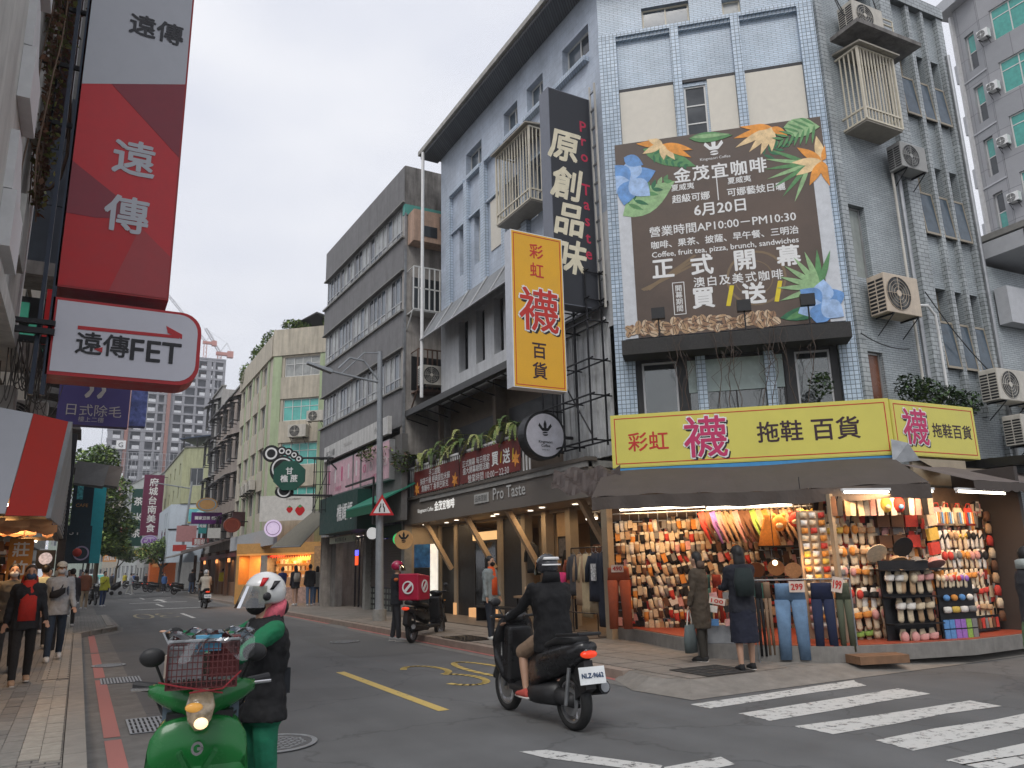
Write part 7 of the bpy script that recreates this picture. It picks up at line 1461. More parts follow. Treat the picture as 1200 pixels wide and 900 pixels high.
tb3=thing('teal_banner','bright teal tall banner over the left pavement','banner',(.1,31,2));FTc=Fr((-.35,31.5),(1,0));MB(FTc).box(.25,.95,0,.08,2.0,4.7).build('cloth',mat('teal_cloth',(.02,.35,.4),.5,0,.1),tb3);MB(FTc).box(-.2,.62,-.06,-.01,2.0,3.3).build('dark_cloth',MATS['dark_blue_cloth'],tb3);text(tb3,FTc,'ST',.1,3.1,.35,pwh,y=-.08);MB(FTc).ring(.35,2.35,.25,.05,-.09,-.07,20).build('round_mark',mat('pale_violet',(.4,.35,.5),.5),tb3)
for i,(x,y,z,a,lb)in enumerate(((-.1,26,4.6,.1,'grey metal awning flap over the left pavement, nearer one'),(.35,28,4.8,.2,'brownish awning flap beside the street tree'))):
 q=MB();q.hexa([(x-.3,y,z-.35),(x+.5,y-.1,z-.45),(x+.5,y+1.2,z-.4),(x-.3,y+1.2,z-.3),(x-.25,y,z+.3),(x+.6,y,z+.2),(x+.6,y+1.2,z+.2),(x-.25,y+1.2,z+.3)]);tag(q.build('awning_flap',mat('flap_%d'%i,[(.16,.16,.16),(.2,.17,.15)][i],.6)),lb,'awning','awning flaps on the left')
for i,z in enumerate((5.6,6.3,6.9,7.5,5.0)):
 q=MB();q.hexa([(-1.6,24+i,z),(-.3+.1*i,24+i,z-.1),(-.3,26+i,z-.1),(-1.6,26+i,z),(-1.6,24+i,z+.22),(-.35+.1*i,24+i,z),(-.35,26+i,z),(-1.6,26+i,z+.22)]);tag(q.build('window_awning',M_['concd']),'small grey window awning, %s of the stack on the left buildings'%wds[i],'awning','window awnings on the left')
for i,(x,y,r_,c,lb)in enumerate(((.25,34,.16,'orange','orange paper lantern hanging by the teal banner'),(-.12,30.5,.12,'red','red paper lantern hanging left of the orange one'),(.05,33,.1,'green','green round lantern beside the orange lantern'))):
 t=thing('paper_lantern',lb,'lantern',(x,y,2.2),'paper lanterns on the left');MB().ball((x,y,2.35),r_*1.2).build('shade',SM[c],t);MB().bar((x,y,2.4+r_),(x,y,3.2),.01,n=4).build('cord',M_['black'],t)
for i,(x,y,z,w_,h,c,lb)in enumerate(((.3,75,4.1,1.4,.9,(.5,.5,.08),'pale yellow far shop board above the white car'),(1.2,92,3.9,3,1.3,(.55,.45,.02),'bright yellow far shop canopy right of the white car'),(-1.0,60,3.2,1.0,.7,(.4,.1,.05),'far red-brown board left of the white car'))):
 t=thing('far_board',lb,'shop sign',(x,y,z));MB().box(x,x+w_,y,y+.3,z,z+h).build('board',mat('fb%d'%i,c,.5),t);MB().box(x-.1,x,y,y+.3,0,z+h).build('post',M_['blackm'],t)
q=MB();q.hexa([(-2.5,60,3.2),(.6,60,2.7),(.6,75,2.9),(-2.5,75,3.5),(-2.5,60,3.4),(.6,60,2.8),(.6,75,3),(-2.5,75,3.7)]);tag(q.build('far_awning',mat('far_awning_grey',(.3,.3,.3),.7)),'sloping pale awning far along the left pavement','awning')
# --- trees and plants
lfm=[mat('leaf_mid',(.12,.2,.045),.6,0,.3,2),mat('leaf_light',(.26,.34,.09),.6,0,.3,2),mat('leaf_dark',(.045,.085,.025),.7,0,.3,2)]
def leaves(name,parent,blobs,n,size,seed=1,mats=None,hang=0):
 g=random.Random(seed);q=MB();
 for k in range(n):
  c,r_=blobs[g.randrange(len(blobs))]
  while True:
   v=Vector((g.uniform(-1,1),g.uniform(-1,1),g.uniform(-1,1)))
   if .25<v.length<1:break
  p=Vector(c)+Vector((v.x*r_[0],v.y*r_[1],v.z*r_[2]));s=size*g.uniform(.6,1.4)
  a=Vector((g.uniform(-1,1),g.uniform(-1,1),g.uniform(-.6,.6)-hang)).normalized();b=a.cross(Vector((g.uniform(-.5,.5),g.uniform(-.5,.5),1))).normalized()
  q.quad(tuple(p+a*s),tuple(p+b*s*.45),tuple(p-a*s),tuple(p-b*s*.45))
 o=q.build(name,mats or lfm,parent,kind='stuff');g2_=random.Random(seed+1)
 nb_=max(1,n//40);idx=[g2_.choice((0,0,1,2))for _ in range(n)]
 o.data.polygons.foreach_set('material_index',idx[:len(o.data.polygons)]);return o
def tree(label,x,y,h,blobs,n,size,seed,tr=.18,group=None):
 t=thing('street_tree',label,'tree',(x,y,0),group)
 q=MB();q.bar((x,y,0),(x+.1,y,h*.5),tr,tr*.6,8)
 for c,r_ in blobs:q.bar((x+.1,y,h*.45),c,tr*.45,tr*.12,6)
 q.build('trunk',mat('bark',(.09,.07,.05),.9),t);leaves('crown',t,blobs,n,size,seed);return t
tree('large green street tree behind the left banners',.9,58,9,[((-.5,58,8.2),(1.6,2,1.5)),((.6,58,9),(1.2,2,1.1)),((1.3,57,6.6),(1.5,2,1.5)),((.4,58,5),(1.7,2,1.3)),((2.0,58,4.8),(1.2,2,1.1)),((.0,57,6.8),(1.5,2,1.3)),((1.0,57,3.6),(1.1,2,.8))],9000,.17,2)
tree('dark low tree behind the large one on the left',.5,70,6,[((.6,70,4.4),(1.8,2,1.4)),((2.4,72,4.0),(1.2,2,1.0))],2500,.2,3)
tree('bushy green tree under the pale blue building',6.4,78,4.5,[((5.6,78,3.4),(1.4,2,1.0)),((6.9,78,3.9),(1.4,2,1.0)),((8.1,78,3.5),(1.0,2,.9))],3600,.16,4)
tree('yellowish tree below the tall maroon sign',3.6,100,5,[((4.0,100,4.2),(1.2,2,1.0)),((5.0,102,3.8),(1.1,2,.9))],1500,.2,6)
def shrub(name,label,cat,blobs,n,size,seed,loc,mats=None,group=None):
 t=thing(name,label,cat,loc,group);leaves('foliage',t,blobs,n,size,seed,mats);return t
rt=shrub('roof_plants','climbing plants spilling over the roof edge of the cream building','plants',[((8.3,43,14.3),(.5,1.6,.45)),((8.2,46,14.2),(.4,1.5,.5)),((8.1,49,13.6),(.5,.8,.8)),((9,40,14.4),(.8,.7,.3)),((10.5,38.3,14.3),(.5,.5,.3))],2600,.1,8,(8.5,44,14))
dkl=[mat('dk_leaf',(.03,.06,.02),.45,0,.3,6),mat('dk_leaf2',(.07,.13,.04),.45,0,.3,6),mat('dk_leaf3',(.015,.03,.012),.5,0,.3,6)]
pb_=FD@Vector((1.75,-.6,4.95));u_=Vector((.9986,-.052,0))
for i,s in enumerate((.6,1.15,1.7,2.25)):c=FD@Vector((s+.2,-.55,4.93-.07*i));shrub('potted_shrub',['glossy dark shrub just behind the corner of the yellow signs','second glossy shrub behind the short yellow sign','third glossy shrub, below the beige air conditioner','last glossy shrub, beside the white air conditioner'][i],'shrub',[(tuple(c),(.36,.3,.3))],420,.055,20+i,tuple(c),dkl,'shrubs behind the short yellow sign')
c=FC@Vector((4.05,-.8,4.95));shrub('potted_shrub','small leafy shrub behind the long yellow sign near its right end','shrub',[(tuple(c),(.28,.2,.28))],260,.05,31,tuple(c),dkl)
bt_=thing('bare_branches','thin bare branches standing behind the long yellow sign','branches',FC@Vector((2.2,-.9,4.4)))
for k in range(9):
 s=[1.3,1.5,2.1,2.3,2.9,3.1,3.6,3.75,2.5][k];q=MB(FC);x=s;z=4.5;y=-.85;pts=[(x,y,z)]
 for j in range(7):x+=vr_.uniform(-.07,.09);z+=.24;pts.append((x,y+vr_.uniform(-.05,.05),z))
 q.path(pts,.008,4)
 for j in(2,3,4,5):a=pts[j];q.path([a,(a[0]+vr_.uniform(-.2,.2),a[1],a[2]+.25),(a[0]+vr_.uniform(-.3,.3),a[1],a[2]+.55)],.005,4)
 q.build('branch',mat('twig',(.07,.05,.04),.8),bt_)
fm_=[mat('fern_a',(.16,.22,.05),.6,0,.3,5),mat('fern_b',(.28,.3,.1),.6,0,.3,5),mat('fern_c',(.07,.12,.03),.6,0,.3,5)]
def fern(label,c,r_,n,seed):
 g=random.Random(seed);t=thing('fern',label,'fern',c,'ferns along the terrace rail');c=Vector(c)
 MB().loft([(c-Vector((0,0,.28)),(.1,0,0),(0,.1,0)),(c,(.14,0,0),(0,.14,0))],8).build('pot',M_['concd'],t)
 for k in range(n):
  a=g.uniform(0,6.28);e=g.uniform(.5,1.3);L_=r_*g.uniform(.7,1.25);q=MB();pts=[]
  for j in range(8):u=j/7;pts.append(c+Vector((math.cos(a)*L_*u*.85,math.sin(a)*L_*u,L_*(e*u-1.25*u*u))))
  for j in range(7):
   d=(pts[j+1]-pts[j]);n_=d.cross(Vector((0,0,1))).normalized()*(.075*(1-j/8))*r_*1.6
   for s in(1,-1):
    for w_ in(0,.5):p=pts[j]+d*w_;q.quad(tuple(p),tuple(p+n_*s+d*.25),tuple(p+n_*s*1.05+d*.45-Vector((0,0,.02))),tuple(p+d*.35))
  q.build('frond',fm_[g.randrange(3)],t)
for i,(y,r_)in enumerate(((22.9,.75),(21.9,.65),(20.9,.8),(19.7,.95),(18.7,.8),(17.4,.85),(16.7,.7))):fern(['farthest fern, by the end of the terrace rail','second fern from the far end of the terrace rail','third fern along the terrace rail, pale and drooping','large arching fern above the middle of the maroon banner','fern between the two halves of the maroon banner','big fern right above the buy-one characters','nearest fern, beside the round cafe sign'][i],(9.25,y,4.98),r_,13,40+i)
shrub('creeper','loose creeper spreading from the rail towards the lamp post','creeper',[((8.9,24.5,5.3),(.5,.8,.4)),((8.6,25.8,5.5),(.45,.8,.3)),((8.9,23.6,5.0),(.3,.5,.4))],750,.07,52,(8.9,24.5,5),[fm_[2],fm_[0],mat('creeper_brown',(.14,.09,.06),.8)])
strip_wires('thin cables strung along the left buildings',[sag((-1.0,10.5,4.9),(-1.2,30,5.2),.5),sag((-.9,11,4.4),(-.5,34,4.6),.4),sag((-.8,9.4,4.1),(-.7,22,4.0),.3)],.014)
# --- people: one continuous voxel-fused body each, clothes as separate shells
def cmat(c,tex=.3):return mat('cloth_%02x%02x%02x'%tuple(int(255*min(1,v))for v in c),c,.85,0,.14,14,tex)
def fuse(o,vox,wr=0):
 r=o.modifiers.new('fuse','REMESH');r.mode='VOXEL';r.voxel_size=vox;r.use_smooth_shade=True
 s=o.modifiers.new('relax','SMOOTH');s.iterations=4;s.factor=.5
 if wr:
  if 'folds' not in bpy.data.textures:t=bpy.data.textures.new('folds','CLOUDS');t.noise_scale=.09;t.noise_depth=2
  d=o.modifiers.new('folds','DISPLACE');d.texture=bpy.data.textures['folds'];d.strength=wr;d.mid_level=.5;d.texture_coords='GLOBAL'
 return o
def limb(q,pts,rs,n=10):
 for i in range(len(pts)-1):q.bar(pts[i],pts[i+1],rs[i],rs[i+1],n)
 for p,r in zip(pts,rs):q.ball(p,r,n=8,m=6)
def person(label,loc,rz,h,top=(.1,.1,.1),bot=(.05,.05,.06),hair='short',legs=((8,8),(-8,4)),arms=((10,8,15,0),(-8,8,15,0)),lean=0,seat=None,mask=None,shoes=(.5,.5,.5),skirt=None,shorts=False,long_top=0,inner=None,innerw=1,helmet=None,cap=None,vox=.014,wide=1.,face=True,headturn=0,headtilt=0,hood=None,group=None,gloves=False,extra=None,hairc=None,spread=.0,sleeve=True,sleevec=None):
 t=thing('person',label,'person',(0,0,0),group);k=h/1.7;V=Vector
 far=vox>.017
 hipz=.9*k if seat is None else seat
 L=R(lean);up=V((0,-math.sin(L),math.cos(L)));fw=V((0,-math.cos(L),-math.sin(L)))
 pel=V((0,0,hipz));chest=pel+up*.33*k;sh=pel+up*.5*k;nk=pel+up*.57*k;hd=nk+V((0,-.02*k-math.sin(L)*.05,.125*k))
 body=MB();topq=MB();botq=MB();w=wide;slq=MB()if sleevec else topq
 def torso(q,e,z0=-.08):
  q.loft([(pel+up*z0*k,(.163*k*w+e,0,0),fw*(.112*k+e)),(pel+up*.06*k,(.145*k*w+e,0,0),fw*(.1*k*w+e)),(pel+up*.2*k,(.13*k*w+e,0,0),fw*(.095*k*w+e)),(chest+up*.05*k,(.165*k*w+e,0,0),fw*(.11*k*w+e)),(sh-up*.02*k,(.17*k*w+e,0,0),fw*(.085*k+e)),(sh+up*.05*k,(.09*k+e,0,0),fw*(.06*k+e))],16,2.4)
 torso(body,0);torso(topq,.036*k,-.12-long_top)
 body.bar(sh,hd-V((0,0,.06*k)),.058*k,.05*k,10)
 body.ball(hd,.074*k,.09*k,.112*k,14,10);body.ball(hd+V((0,-.03*k,-.06*k)),.052*k,.055*k,.05*k)
 if not far:
  body.ball(hd+V((0,-.094*k,-.015*k)),.014*k,.02*k,.026*k)
  for s in(-1,1):body.ball(hd+V((s*.076*k,0,-.01*k)),.012*k,.02*k,.03*k)
 hands=[]
 for i,s in enumerate((-1,1)):
  a,ab,el,inw=arms[i];a=R(a);ab=R(ab);el=R(el)
  S_=sh+V((s*.165*k*w,0,-.02*k));du=V((s*math.sin(ab),-math.sin(a),-math.cos(a)*math.cos(ab))).normalized();E_=S_+du*.28*k
  df=V((s*math.sin(ab)-s*inw,-math.sin(a+el),-math.cos(a+el))).normalized();H_=E_+df*.24*k
  limb(body,[S_,E_,H_],[.045*k,.036*k,.025*k]);
  if sleeve:limb(slq,[S_,S_.lerp(E_,.5),E_,E_.lerp(H_,.93)],[.068*k,.06*k,.052*k,.042*k])
  else:limb(topq,[S_,S_.lerp(E_,.6)],[.066*k,.058*k])
  P=H_+df*.045*k;body.loft([(H_,(.026*k,0,0),(0,.014*k,.008*k)),(P,(.04*k,0,0),(0,.015*k,.01*k)),(H_+df*.085*k,(.036*k,0,0),(0,.012*k,.008*k))],8)
  curl=V((0,-.3,-.5))if abs(df.z)<.7 else V((0,-.5,0))
  if not far:
   for j in range(4):
    b=H_+df*.08*k+V(((j-1.5)*.018*k,0,0));ln=(.06,.07,.066,.05)[j]*k;m_=b+df*ln*.5;body.bar(b,m_,.0085*k,.0085*k,6);body.bar(m_,m_+(df+curl*.9).normalized()*ln*.5,.0085*k,.0075*k,6)
   b=H_+df*.025*k+V((-s*.03*k,-.005,0));body.bar(b,b+(df+V((-s*.8,-.3,0))).normalized()*.055*k,.011*k,.009*k,6)
  hands.append(P)
 feet=[]
 for i,s in enumerate((-1,1)):
  th,kn=R(legs[i][0]),R(legs[i][1]);out=(legs[i][2]if len(legs[i])>2 else .03+spread)
  Hp=pel+V((s*.085*k,0,-.02*k));d1=V((s*out,-math.sin(th),-math.cos(th))).normalized();K_=Hp+d1*.42*k
  d2=V((s*out*.3,-math.sin(th-kn),-math.cos(th-kn))).normalized();A_=K_+d2*.39*k
  limb(body,[Hp,K_,K_.lerp(A_,.35),A_],[.08*k,.052*k,.052*k,.034*k]);body.loft([(A_+V((0,.03,0))*k,(.03*k,0,0),(0,0,.03*k)),(A_+V((0,-.04,-.03))*k,(.035*k,0,0),(0,0,.028*k)),(A_+V((0,-.13,-.045))*k,(.035*k,0,0),(0,0,.018*k))],8)
  if not skirt:limb(botq,[Hp,K_,A_.lerp(K_,.02)]if not shorts else[Hp,K_],[.088*k,.068*k,.056*k]if not shorts else[.105*k,.085*k])
  q=MB();q.loft([(A_+V((0,.06,-.045))*k,(.032*k,0,0),(0,0,.035*k)),(A_+V((0,.02,-.03))*k,(.042*k,0,0),(0,0,.055*k)),(A_+V((0,-.07,-.045))*k,(.046*k,0,0),(0,0,.036*k)),(A_+V((0,-.16,-.055))*k,(.042*k,0,0),(0,0,.026*k)),(A_+V((0,-.2,-.06))*k,(.025*k,0,0),(0,0,.016*k))],10,2.8);q.build('shoe',cmat(shoes),t)
  q=MB();q.loft([(A_+V((0,.075,-.08))*k,(.035*k,0,0),(0,0,.012*k)),(A_+V((0,-.07,-.08))*k,(.05*k,0,0),(0,0,.012*k)),(A_+V((0,-.205,-.078))*k,(.03*k,0,0),(0,0,.012*k))],8,3)
  if not far:q.build('sole',mat('shoe_sole',(.5,.48,.45),.7),t)
  feet.append(A_)
 bo=fuse(body.build('body',M_['skin'],t),vox*(.8 if not far else 1))
 torso(botq,.008*k,-.1)if not skirt else None
 if skirt:
  c=pel;q=MB();q.loft([(c+up*.08*k,(.15*k,0,0),(0,.12*k,0)),(c+V((0,0,-.1*k)),(.19*k,0,0),(0,.15*k,0)),(V((c.x,c.y,skirt)),(.2*k,0,0),(0,.17*k,0))],20,2.2);fuse(q.build('skirt',cmat(bot),t),vox,.02)
 else:
  botq.v=[v if(v-pel).dot(up)<.16*k else pel+(v-pel)-up*((v-pel).dot(up)-.1*k)for v in botq.v]
  fuse(botq.build('trousers' if not shorts else 'shorts',cmat(bot),t),vox,.012 if not far else 0)
 fuse(topq.build('top',cmat(top),t),vox,.03 if not far else 0)
 if sleevec:fuse(slq.build('sleeves',cmat(sleevec),t),vox,.03)
 if inner:
  q=MB();k0=k;q.loft([(pel+up*.0*k+fw*.085*k,(.085*k*innerw,0,0),fw*.075*k),(chest+fw*.088*k,(.08*k*innerw,0,0),fw*.068*k),(sh+up*.03*k+fw*.05*k,(.07*k*innerw,0,0),fw*.06*k),(nk+up*.02*k+fw*.02*k,(.07*k,0,0),fw*.065*k)],14);q.build('inner_shirt',cmat(inner),t)
 hm=M_['hair']if not hairc else mat('hair_%d'%int(hairc[0]*999),hairc,.6,0,.3,40)
 if not helmet and hair!='none':
  q=MB();q.ball(hd+V((0,.018,.025))*k,.086*k,.098*k,.108*k,14,9)
  q.v=[v if not(v.y<hd.y-.05*k and v.z<hd.z+.045*k)else V((v.x,hd.y-.045*k,max(v.z,hd.z+.04*k)))for v in q.v]
  if hair in('long','bob'):q.loft([(hd+V((0,.05,.03))*k,(.08*k,0,0),(0,.05*k,0)),(hd+V((0,.06,-.1))*k,(.09*k,0,0),(0,.05*k,0)),(hd+V((0,.06,-.17 if hair=='bob' else-.38))*k,(.07*k,0,0),(0,.03*k,0))],12)
  fuse(q.build('hair',hm,t),vox*.8)
 if cap:q=MB();q.ball(hd+V((0,0,.045))*k,.088*k,.1*k,.085*k,14,8);q.v=[v if v.z>hd.z+.035*k else V((v.x,v.y,hd.z+.035*k))for v in q.v];q.build('cap',cmat(cap),t);MB().loft([(hd+V((0,-.07,.045))*k,(.075*k,0,0),(0,0,.01)),(hd+V((0,-.16,.03))*k,(.05*k,0,0),(0,0,.008))],10).build('peak',cmat(cap),t)
 if hood:MB().loft([(nk+V((0,.06,-.02))*k,(.12*k,0,0),(0,.05*k,0)),(nk+V((0,.07,.08))*k,(.1*k,0,0),(0,.05*k,0)),(nk+V((0,.05,.1))*k,(.07*k,0,0),(0,.03*k,0))],12).build('hood',cmat(hood),t)
 if mask:q=MB();q.ball(hd+V((0,-.052,-.045))*k,.066*k,.056*k,.055*k,12,8);q.build('face_mask',cmat(mask),t)
 if face and not far:
  for s in(-1,1):MB().ball(hd+V((s*.03,-.084,.012))*k,.011*k,.007*k,.007*k,8,6).build('eye',M_['black'],t);MB().bar(hd+V((s*.018,-.09,.03))*k,hd+V((s*.046,-.082,.032))*k,.004*k).build('eyebrow',hm,t)
  if not mask:MB().bar(hd+V((-.02,-.09,-.058))*k,hd+V((.02,-.09,-.058))*k,.006*k).build('mouth',mat('lips',(.3,.1,.08),.5),t)
 if helmet:
  c1,vis=helmet;q=MB();q.ball(hd+V((0,.01,.03))*k,.122*k,.142*k,.132*k,20,12);cut=hd.z-.05*k
  q.v=[v if v.z>cut else V((hd.x+(v.x-hd.x)*.95,v.y,cut))for v in q.v]
  if vis!='open':q.v=[v if not(v.y<hd.y-.06*k and v.z<hd.z+.05*k)else V((v.x,hd.y-.055*k,v.z))for v in q.v]
  hh=q.build('helmet',mat('helmet_%02x'%int(c1[0]*255+c1[1]*9),c1,.25,0,.05,coat=.5),t)
  if vis:q=MB();q.sheet(lambda u,v:tuple(hd+V((math.sin((u-.5)*2.6)*.13,-math.cos((u-.5)*2.6)*(.15+.06*v)+.02,.07-v*.14))*k),12,4);q.build('visor',mat('smoked_visor',(.05,.055,.03),.1,0,.1)if vis!='clear' else glass_mat('clear_visor',(.4,.41,.3),.35),hh)
 for n_,f,m in(extra(dict(k=k,pel=pel,sh=sh,hd=hd,hands=hands,up=up,fw=fw,chest=chest,nk=nk))if extra else()):f.build(n_,m,t)
 if headturn or headtilt:pass
 fz=min(f.z for f in feet)-.09*k if seat is None else 0
 t.location=(loc[0],loc[1],loc[2]-fz);t.rotation_euler=(0,0,R(rz));return t
def backpack(c,b=True):
 def f(j):
  k=j['k'];s=1 if b else-1;p=j['chest']-j['fw']*.17*k*s;q=MB();q.loft([(p-j['up']*.22*k,(.13*k,0,0),(0,.06*k,0)),(p-j['up']*.02*k,(.15*k,0,0),(0,.085*k,0)),(p+j['up']*.17*k,(.11*k,0,0),(0,.06*k,0))],14,2.8)
  o=[('backpack',q,cmat(c))]
  for x in(-1,1):q=MB();q.path([j['sh']+Vector((x*.09,.1,-.02))*k,j['sh']+Vector((x*.1,-.03,.05))*k,j['chest']+Vector((x*.12,-.135,.0))*k,j['pel']+Vector((x*.14,-.02,.12))*k],.014*k,6);o.append(('strap',q,cmat(c)))
  return o
 return f
def sling(c,bag=True):
 def f(j):
  k=j['k'];q=MB();q.path([j['sh']+Vector((.1,-.07,.06))*k,j['chest']+Vector((.02,-.145,.02))*k,j['pel']+Vector((-.13,-.13,.2))*k],.013*k,6);o=[('strap',q,cmat(c))]
  if bag:b=MB();b.loft([(j['chest']+Vector((-.16,-.16,-.1))*k,(0,.03,.0),(0,0,.05*k)),(j['chest']+Vector((-.04,-.2,-.08))*k,(0,.05,0),(0,0,.075*k)),(j['chest']+Vector((.08,-.17,-.02))*k,(0,.03,0),(0,0,.05*k))],12);o.append(('sling_bag',b,cmat(c)))
  return o
 return f
def tote(c,side=0):
 def f(j):
  k=j['k'];p=j['hands'][side]+Vector((0,0,-.05*k));q=MB();q.loft([(p+Vector((0,0,-.2)),(.13,0,0),(0,.05,0)),(p+Vector((0,0,-.42)),(.19,0,0),(0,.06,0)),(p+Vector((0,0,-.6)),(.17,0,0),(0,.06,0))],14,2.6)
  r=MB();r.path([p+Vector((-.1,0,-.22)),p+Vector((-.03,0,0)),p+Vector((.03,0,0)),p+Vector((.1,0,-.22))],.01,6);return[('tote_bag',q,cmat(c)),('handle',r,cmat((.5,.45,.4)))]
 return f
def comb(*fs):return lambda j:[x for f in fs for x in f(j)]
Z=.115
person('woman in a red hoodie and open black jacket walking with a navy face mask',(-.61,13.5,Z),6,1.63,top=(.012,.014,.018),bot=(.012,.012,.013),inner=(.5,.03,.02),innerw=1.45,mask=(.03,.06,.12),shoes=(.42,.28,.18),legs=((14,6),(-12,10)),arms=((-6,10,10,0),(10,10,22,0)),hair='bob',hood=(.5,.03,.02),hairc=(.05,.03,.02))
person('man in a pale cap and light grey jacket with a black sling bag',(-.28,16.8,Z),4,1.72,top=(.3,.32,.34),bot=(.02,.035,.06),mask=(.5,.5,.52),cap=(.5,.47,.4),shoes=(.6,.6,.58),legs=((16,10),(-12,16)),arms=((-8,9,15,0),(12,9,25,0)),extra=comb(sling((.01,.01,.012)),backpack((.03,.05,.09))),hood=(.4,.42,.43))
person('woman half hidden behind the woman in the red hoodie',(-.92,15.2,Z),5,1.66,top=(.1,.09,.07),bot=(.03,.03,.03),hair='long',mask=(.6,.6,.6),arms=((5,8,60,.2),(5,8,10,0)))
person('person in a pale lime shirt seen from behind in the left crowd',(-.62,19.5,Z),182,1.7,top=(.45,.5,.36),bot=(.05,.05,.05),vox=.02)
person('person in dark clothes looking at the goods at the far left edge',(-1.35,14.0,Z),95,1.62,top=(.05,.04,.03),bot=(.02,.02,.02),hair='long',vox=.02)
person('man in a rust brown jacket and beige trousers walking away',(.3,40,Z),184,1.72,top=(.2,.07,.035),bot=(.32,.25,.17),vox=.024,legs=((10,6),(-12,12)))
person('woman in a lime yellow top and wide navy trousers by the bump-out',(1.1,42.5,Z),30,1.62,top=(.45,.45,.05),bot=(.02,.04,.1),vox=.022,arms=((20,10,90,.3),(5,10,15,0)),spread=.05,extra=sling((.03,.02,.02),False))
for i,(x,y,c,b,rz,lb)in enumerate(((-.15,27,(.03,.03,.04),(.03,.03,.03),175,'person in dark clothes behind the man in the pale cap'),(-.7,25,(.1,.22,.4),(.05,.05,.06),5,'person in a blue top far in the left crowd'),(-.3,33,(.5,.5,.5),(.05,.05,.07),10,'person in white far along the left pavement'),(.2,49,(.4,.05,.1),(.04,.04,.05),0,'tiny person in crimson near the white car'),(2.6,96,(.3,.02,.04),(.04,.04,.05),0,'tiny person in dark red walking in the far road'),(3.4,104,(.05,.05,.06),(.04,.04,.05),0,'tiny dark figure farthest down the road'),(5.4,98,(.04,.1,.3),(.04,.04,.05),180,'tiny figure in blue before the far parked scooters'))):person(lb,(x,y,Z if x<.5 else .0),rz,1.66,top=c,bot=b,vox=.03,legs=((8,4),(-8,8)))
person('woman in an orange shirt and grey padded jacket with a black mask',(7.57,14.8,Z),28,1.66,top=(.2,.23,.23),bot=(.02,.025,.035),inner=(.62,.09,.02),innerw=1.3,mask=(.01,.01,.01),hair='bob',shoes=(.55,.55,.52),legs=((6,2),(-2,2)),arms=((4,10,12,0),(0,12,15,0)),vox=.015)
person('woman in a brown hooded coat holding a grey tote bag at the stall',(8.45,9.42,Z),205,1.6,top=(.06,.045,.03),bot=(.03,.026,.02),hair='bob',shoes=(.02,.02,.02),long_top=.28,arms=((2,8,5,0),(6,8,8,0)),legs=((2,0),(-2,2)),hood=(.09,.06,.045),extra=tote((.08,.1,.1),1),face=False,vox=.013)
person('woman in a dark cap with a black backpack and long navy skirt at the stall',(8.22,8.3,Z),155,1.66,top=(.012,.013,.02),bot=(.01,.012,.025),skirt=.36,hair='long',cap=(.012,.012,.014),shoes=(.012,.012,.012),arms=((38,8,60,.2),(20,8,70,.2)),extra=backpack((.012,.02,.02)),legs=((4,0),(-3,2)),face=False,vox=.013)
person('person in a striped scarf and green apron cut off at the right edge',(10.0,5.35,.0),60,1.66,top=(.03,.03,.035),bot=(.12,.2,.1),skirt=.45,shoes=(.5,.5,.5),arms=((20,8,40,.2),(10,8,30,.1)),hood=(.35,.38,.36))
person('person in a bright pink jacket at the shop table behind the motorcyclist',(9.9,15.8,.13),160,1.5,top=(.6,.04,.2),bot=(.03,.03,.03),hair='long',hairc=(.09,.035,.015),arms=((40,8,50,.2),(40,8,50,.2)),vox=.018)
person('food courier in a black and orange jacket with a red helmet',(6.4,17.2,.0),70,1.7,top=(.015,.015,.018),bot=(.03,.03,.032),helmet=((.35,.01,.06),'clear'),arms=((28,8,75,.25),(25,8,80,.25)),shoes=(.3,.3,.3),spread=.04,vox=.016,extra=lambda j:[('sleeve_patch',MB().ball(j['sh']+Vector((s*.19,0,-.07)),.062,.07,.05),cmat((.5,.12,.03)))for s in(-1,1)],legs=((6,4),(-4,4)))
cakes=[(8.0,36.0,(.01,.02,.1),(.02,.03,.07),'short','person in a royal blue jacket at the left of the cake shop queue'),(8.25,34.6,(.015,.015,.02),(.02,.02,.02),'long','woman in a dark skirt with a pale backpack in the cake shop queue'),(8.7,33.9,(.012,.012,.014),(.08,.13,.22),'short','tall person in black and blue jeans in the cake shop queue'),(9.2,34.6,(.35,.35,.33),(.06,.1,.18),'long','person in a pale top right of the cake shop queue'),(9.4,33.2,(.12,.08,.05),(.03,.03,.03),'bob','person in brown nearest the tea shop')]
for i,(x,y,c,b,hr,lb)in enumerate(cakes):person(lb,(x,y,Z),200-i*12,1.62+.04*(i%3),top=c,bot=b,hair=hr,vox=.02,skirt=.72 if i==1 else None,extra=backpack((.35,.32,.28))if i==1 else None,face=False)
for i,(x,y,rz,c,b,lb)in enumerate(((9.15,60.4,170,(.5,.52,.03),(.02,.02,.02),'person in a neon yellow shirt at the dim food shops'),(9.6,55.5,60,(.4,.4,.38),(.05,.05,.08),'person in white near the dim food shops'),(7.4,63,150,(.02,.02,.025),(.06,.1,.18),'person in black and jeans by the far lamp post'),(7.9,62,210,(.1,.08,.05),(.03,.03,.03),'person in brown beside the one in jeans by the far lamp post'),(6.9,81,178,(.02,.022,.035),(.02,.02,.025),'dark figure standing before the orange kiosk'),(9.6,50.5,150,(.25,.05,.03),(.03,.03,.03),'person in dull red deep in the food shops'))):person(lb,(x,y,Z if x>7 else .0),rz,1.7,top=c,bot=b,vox=.028)
fr2=random.Random(4);fcol=[('dark',(.02,.02,.025)),('white',(.5,.5,.5)),('blue',(.05,.12,.3)),('red',(.4,.04,.05)),('yellow',(.5,.42,.05)),('grey',(.2,.2,.2)),('pink',(.5,.2,.25)),('brown',(.15,.08,.05))]
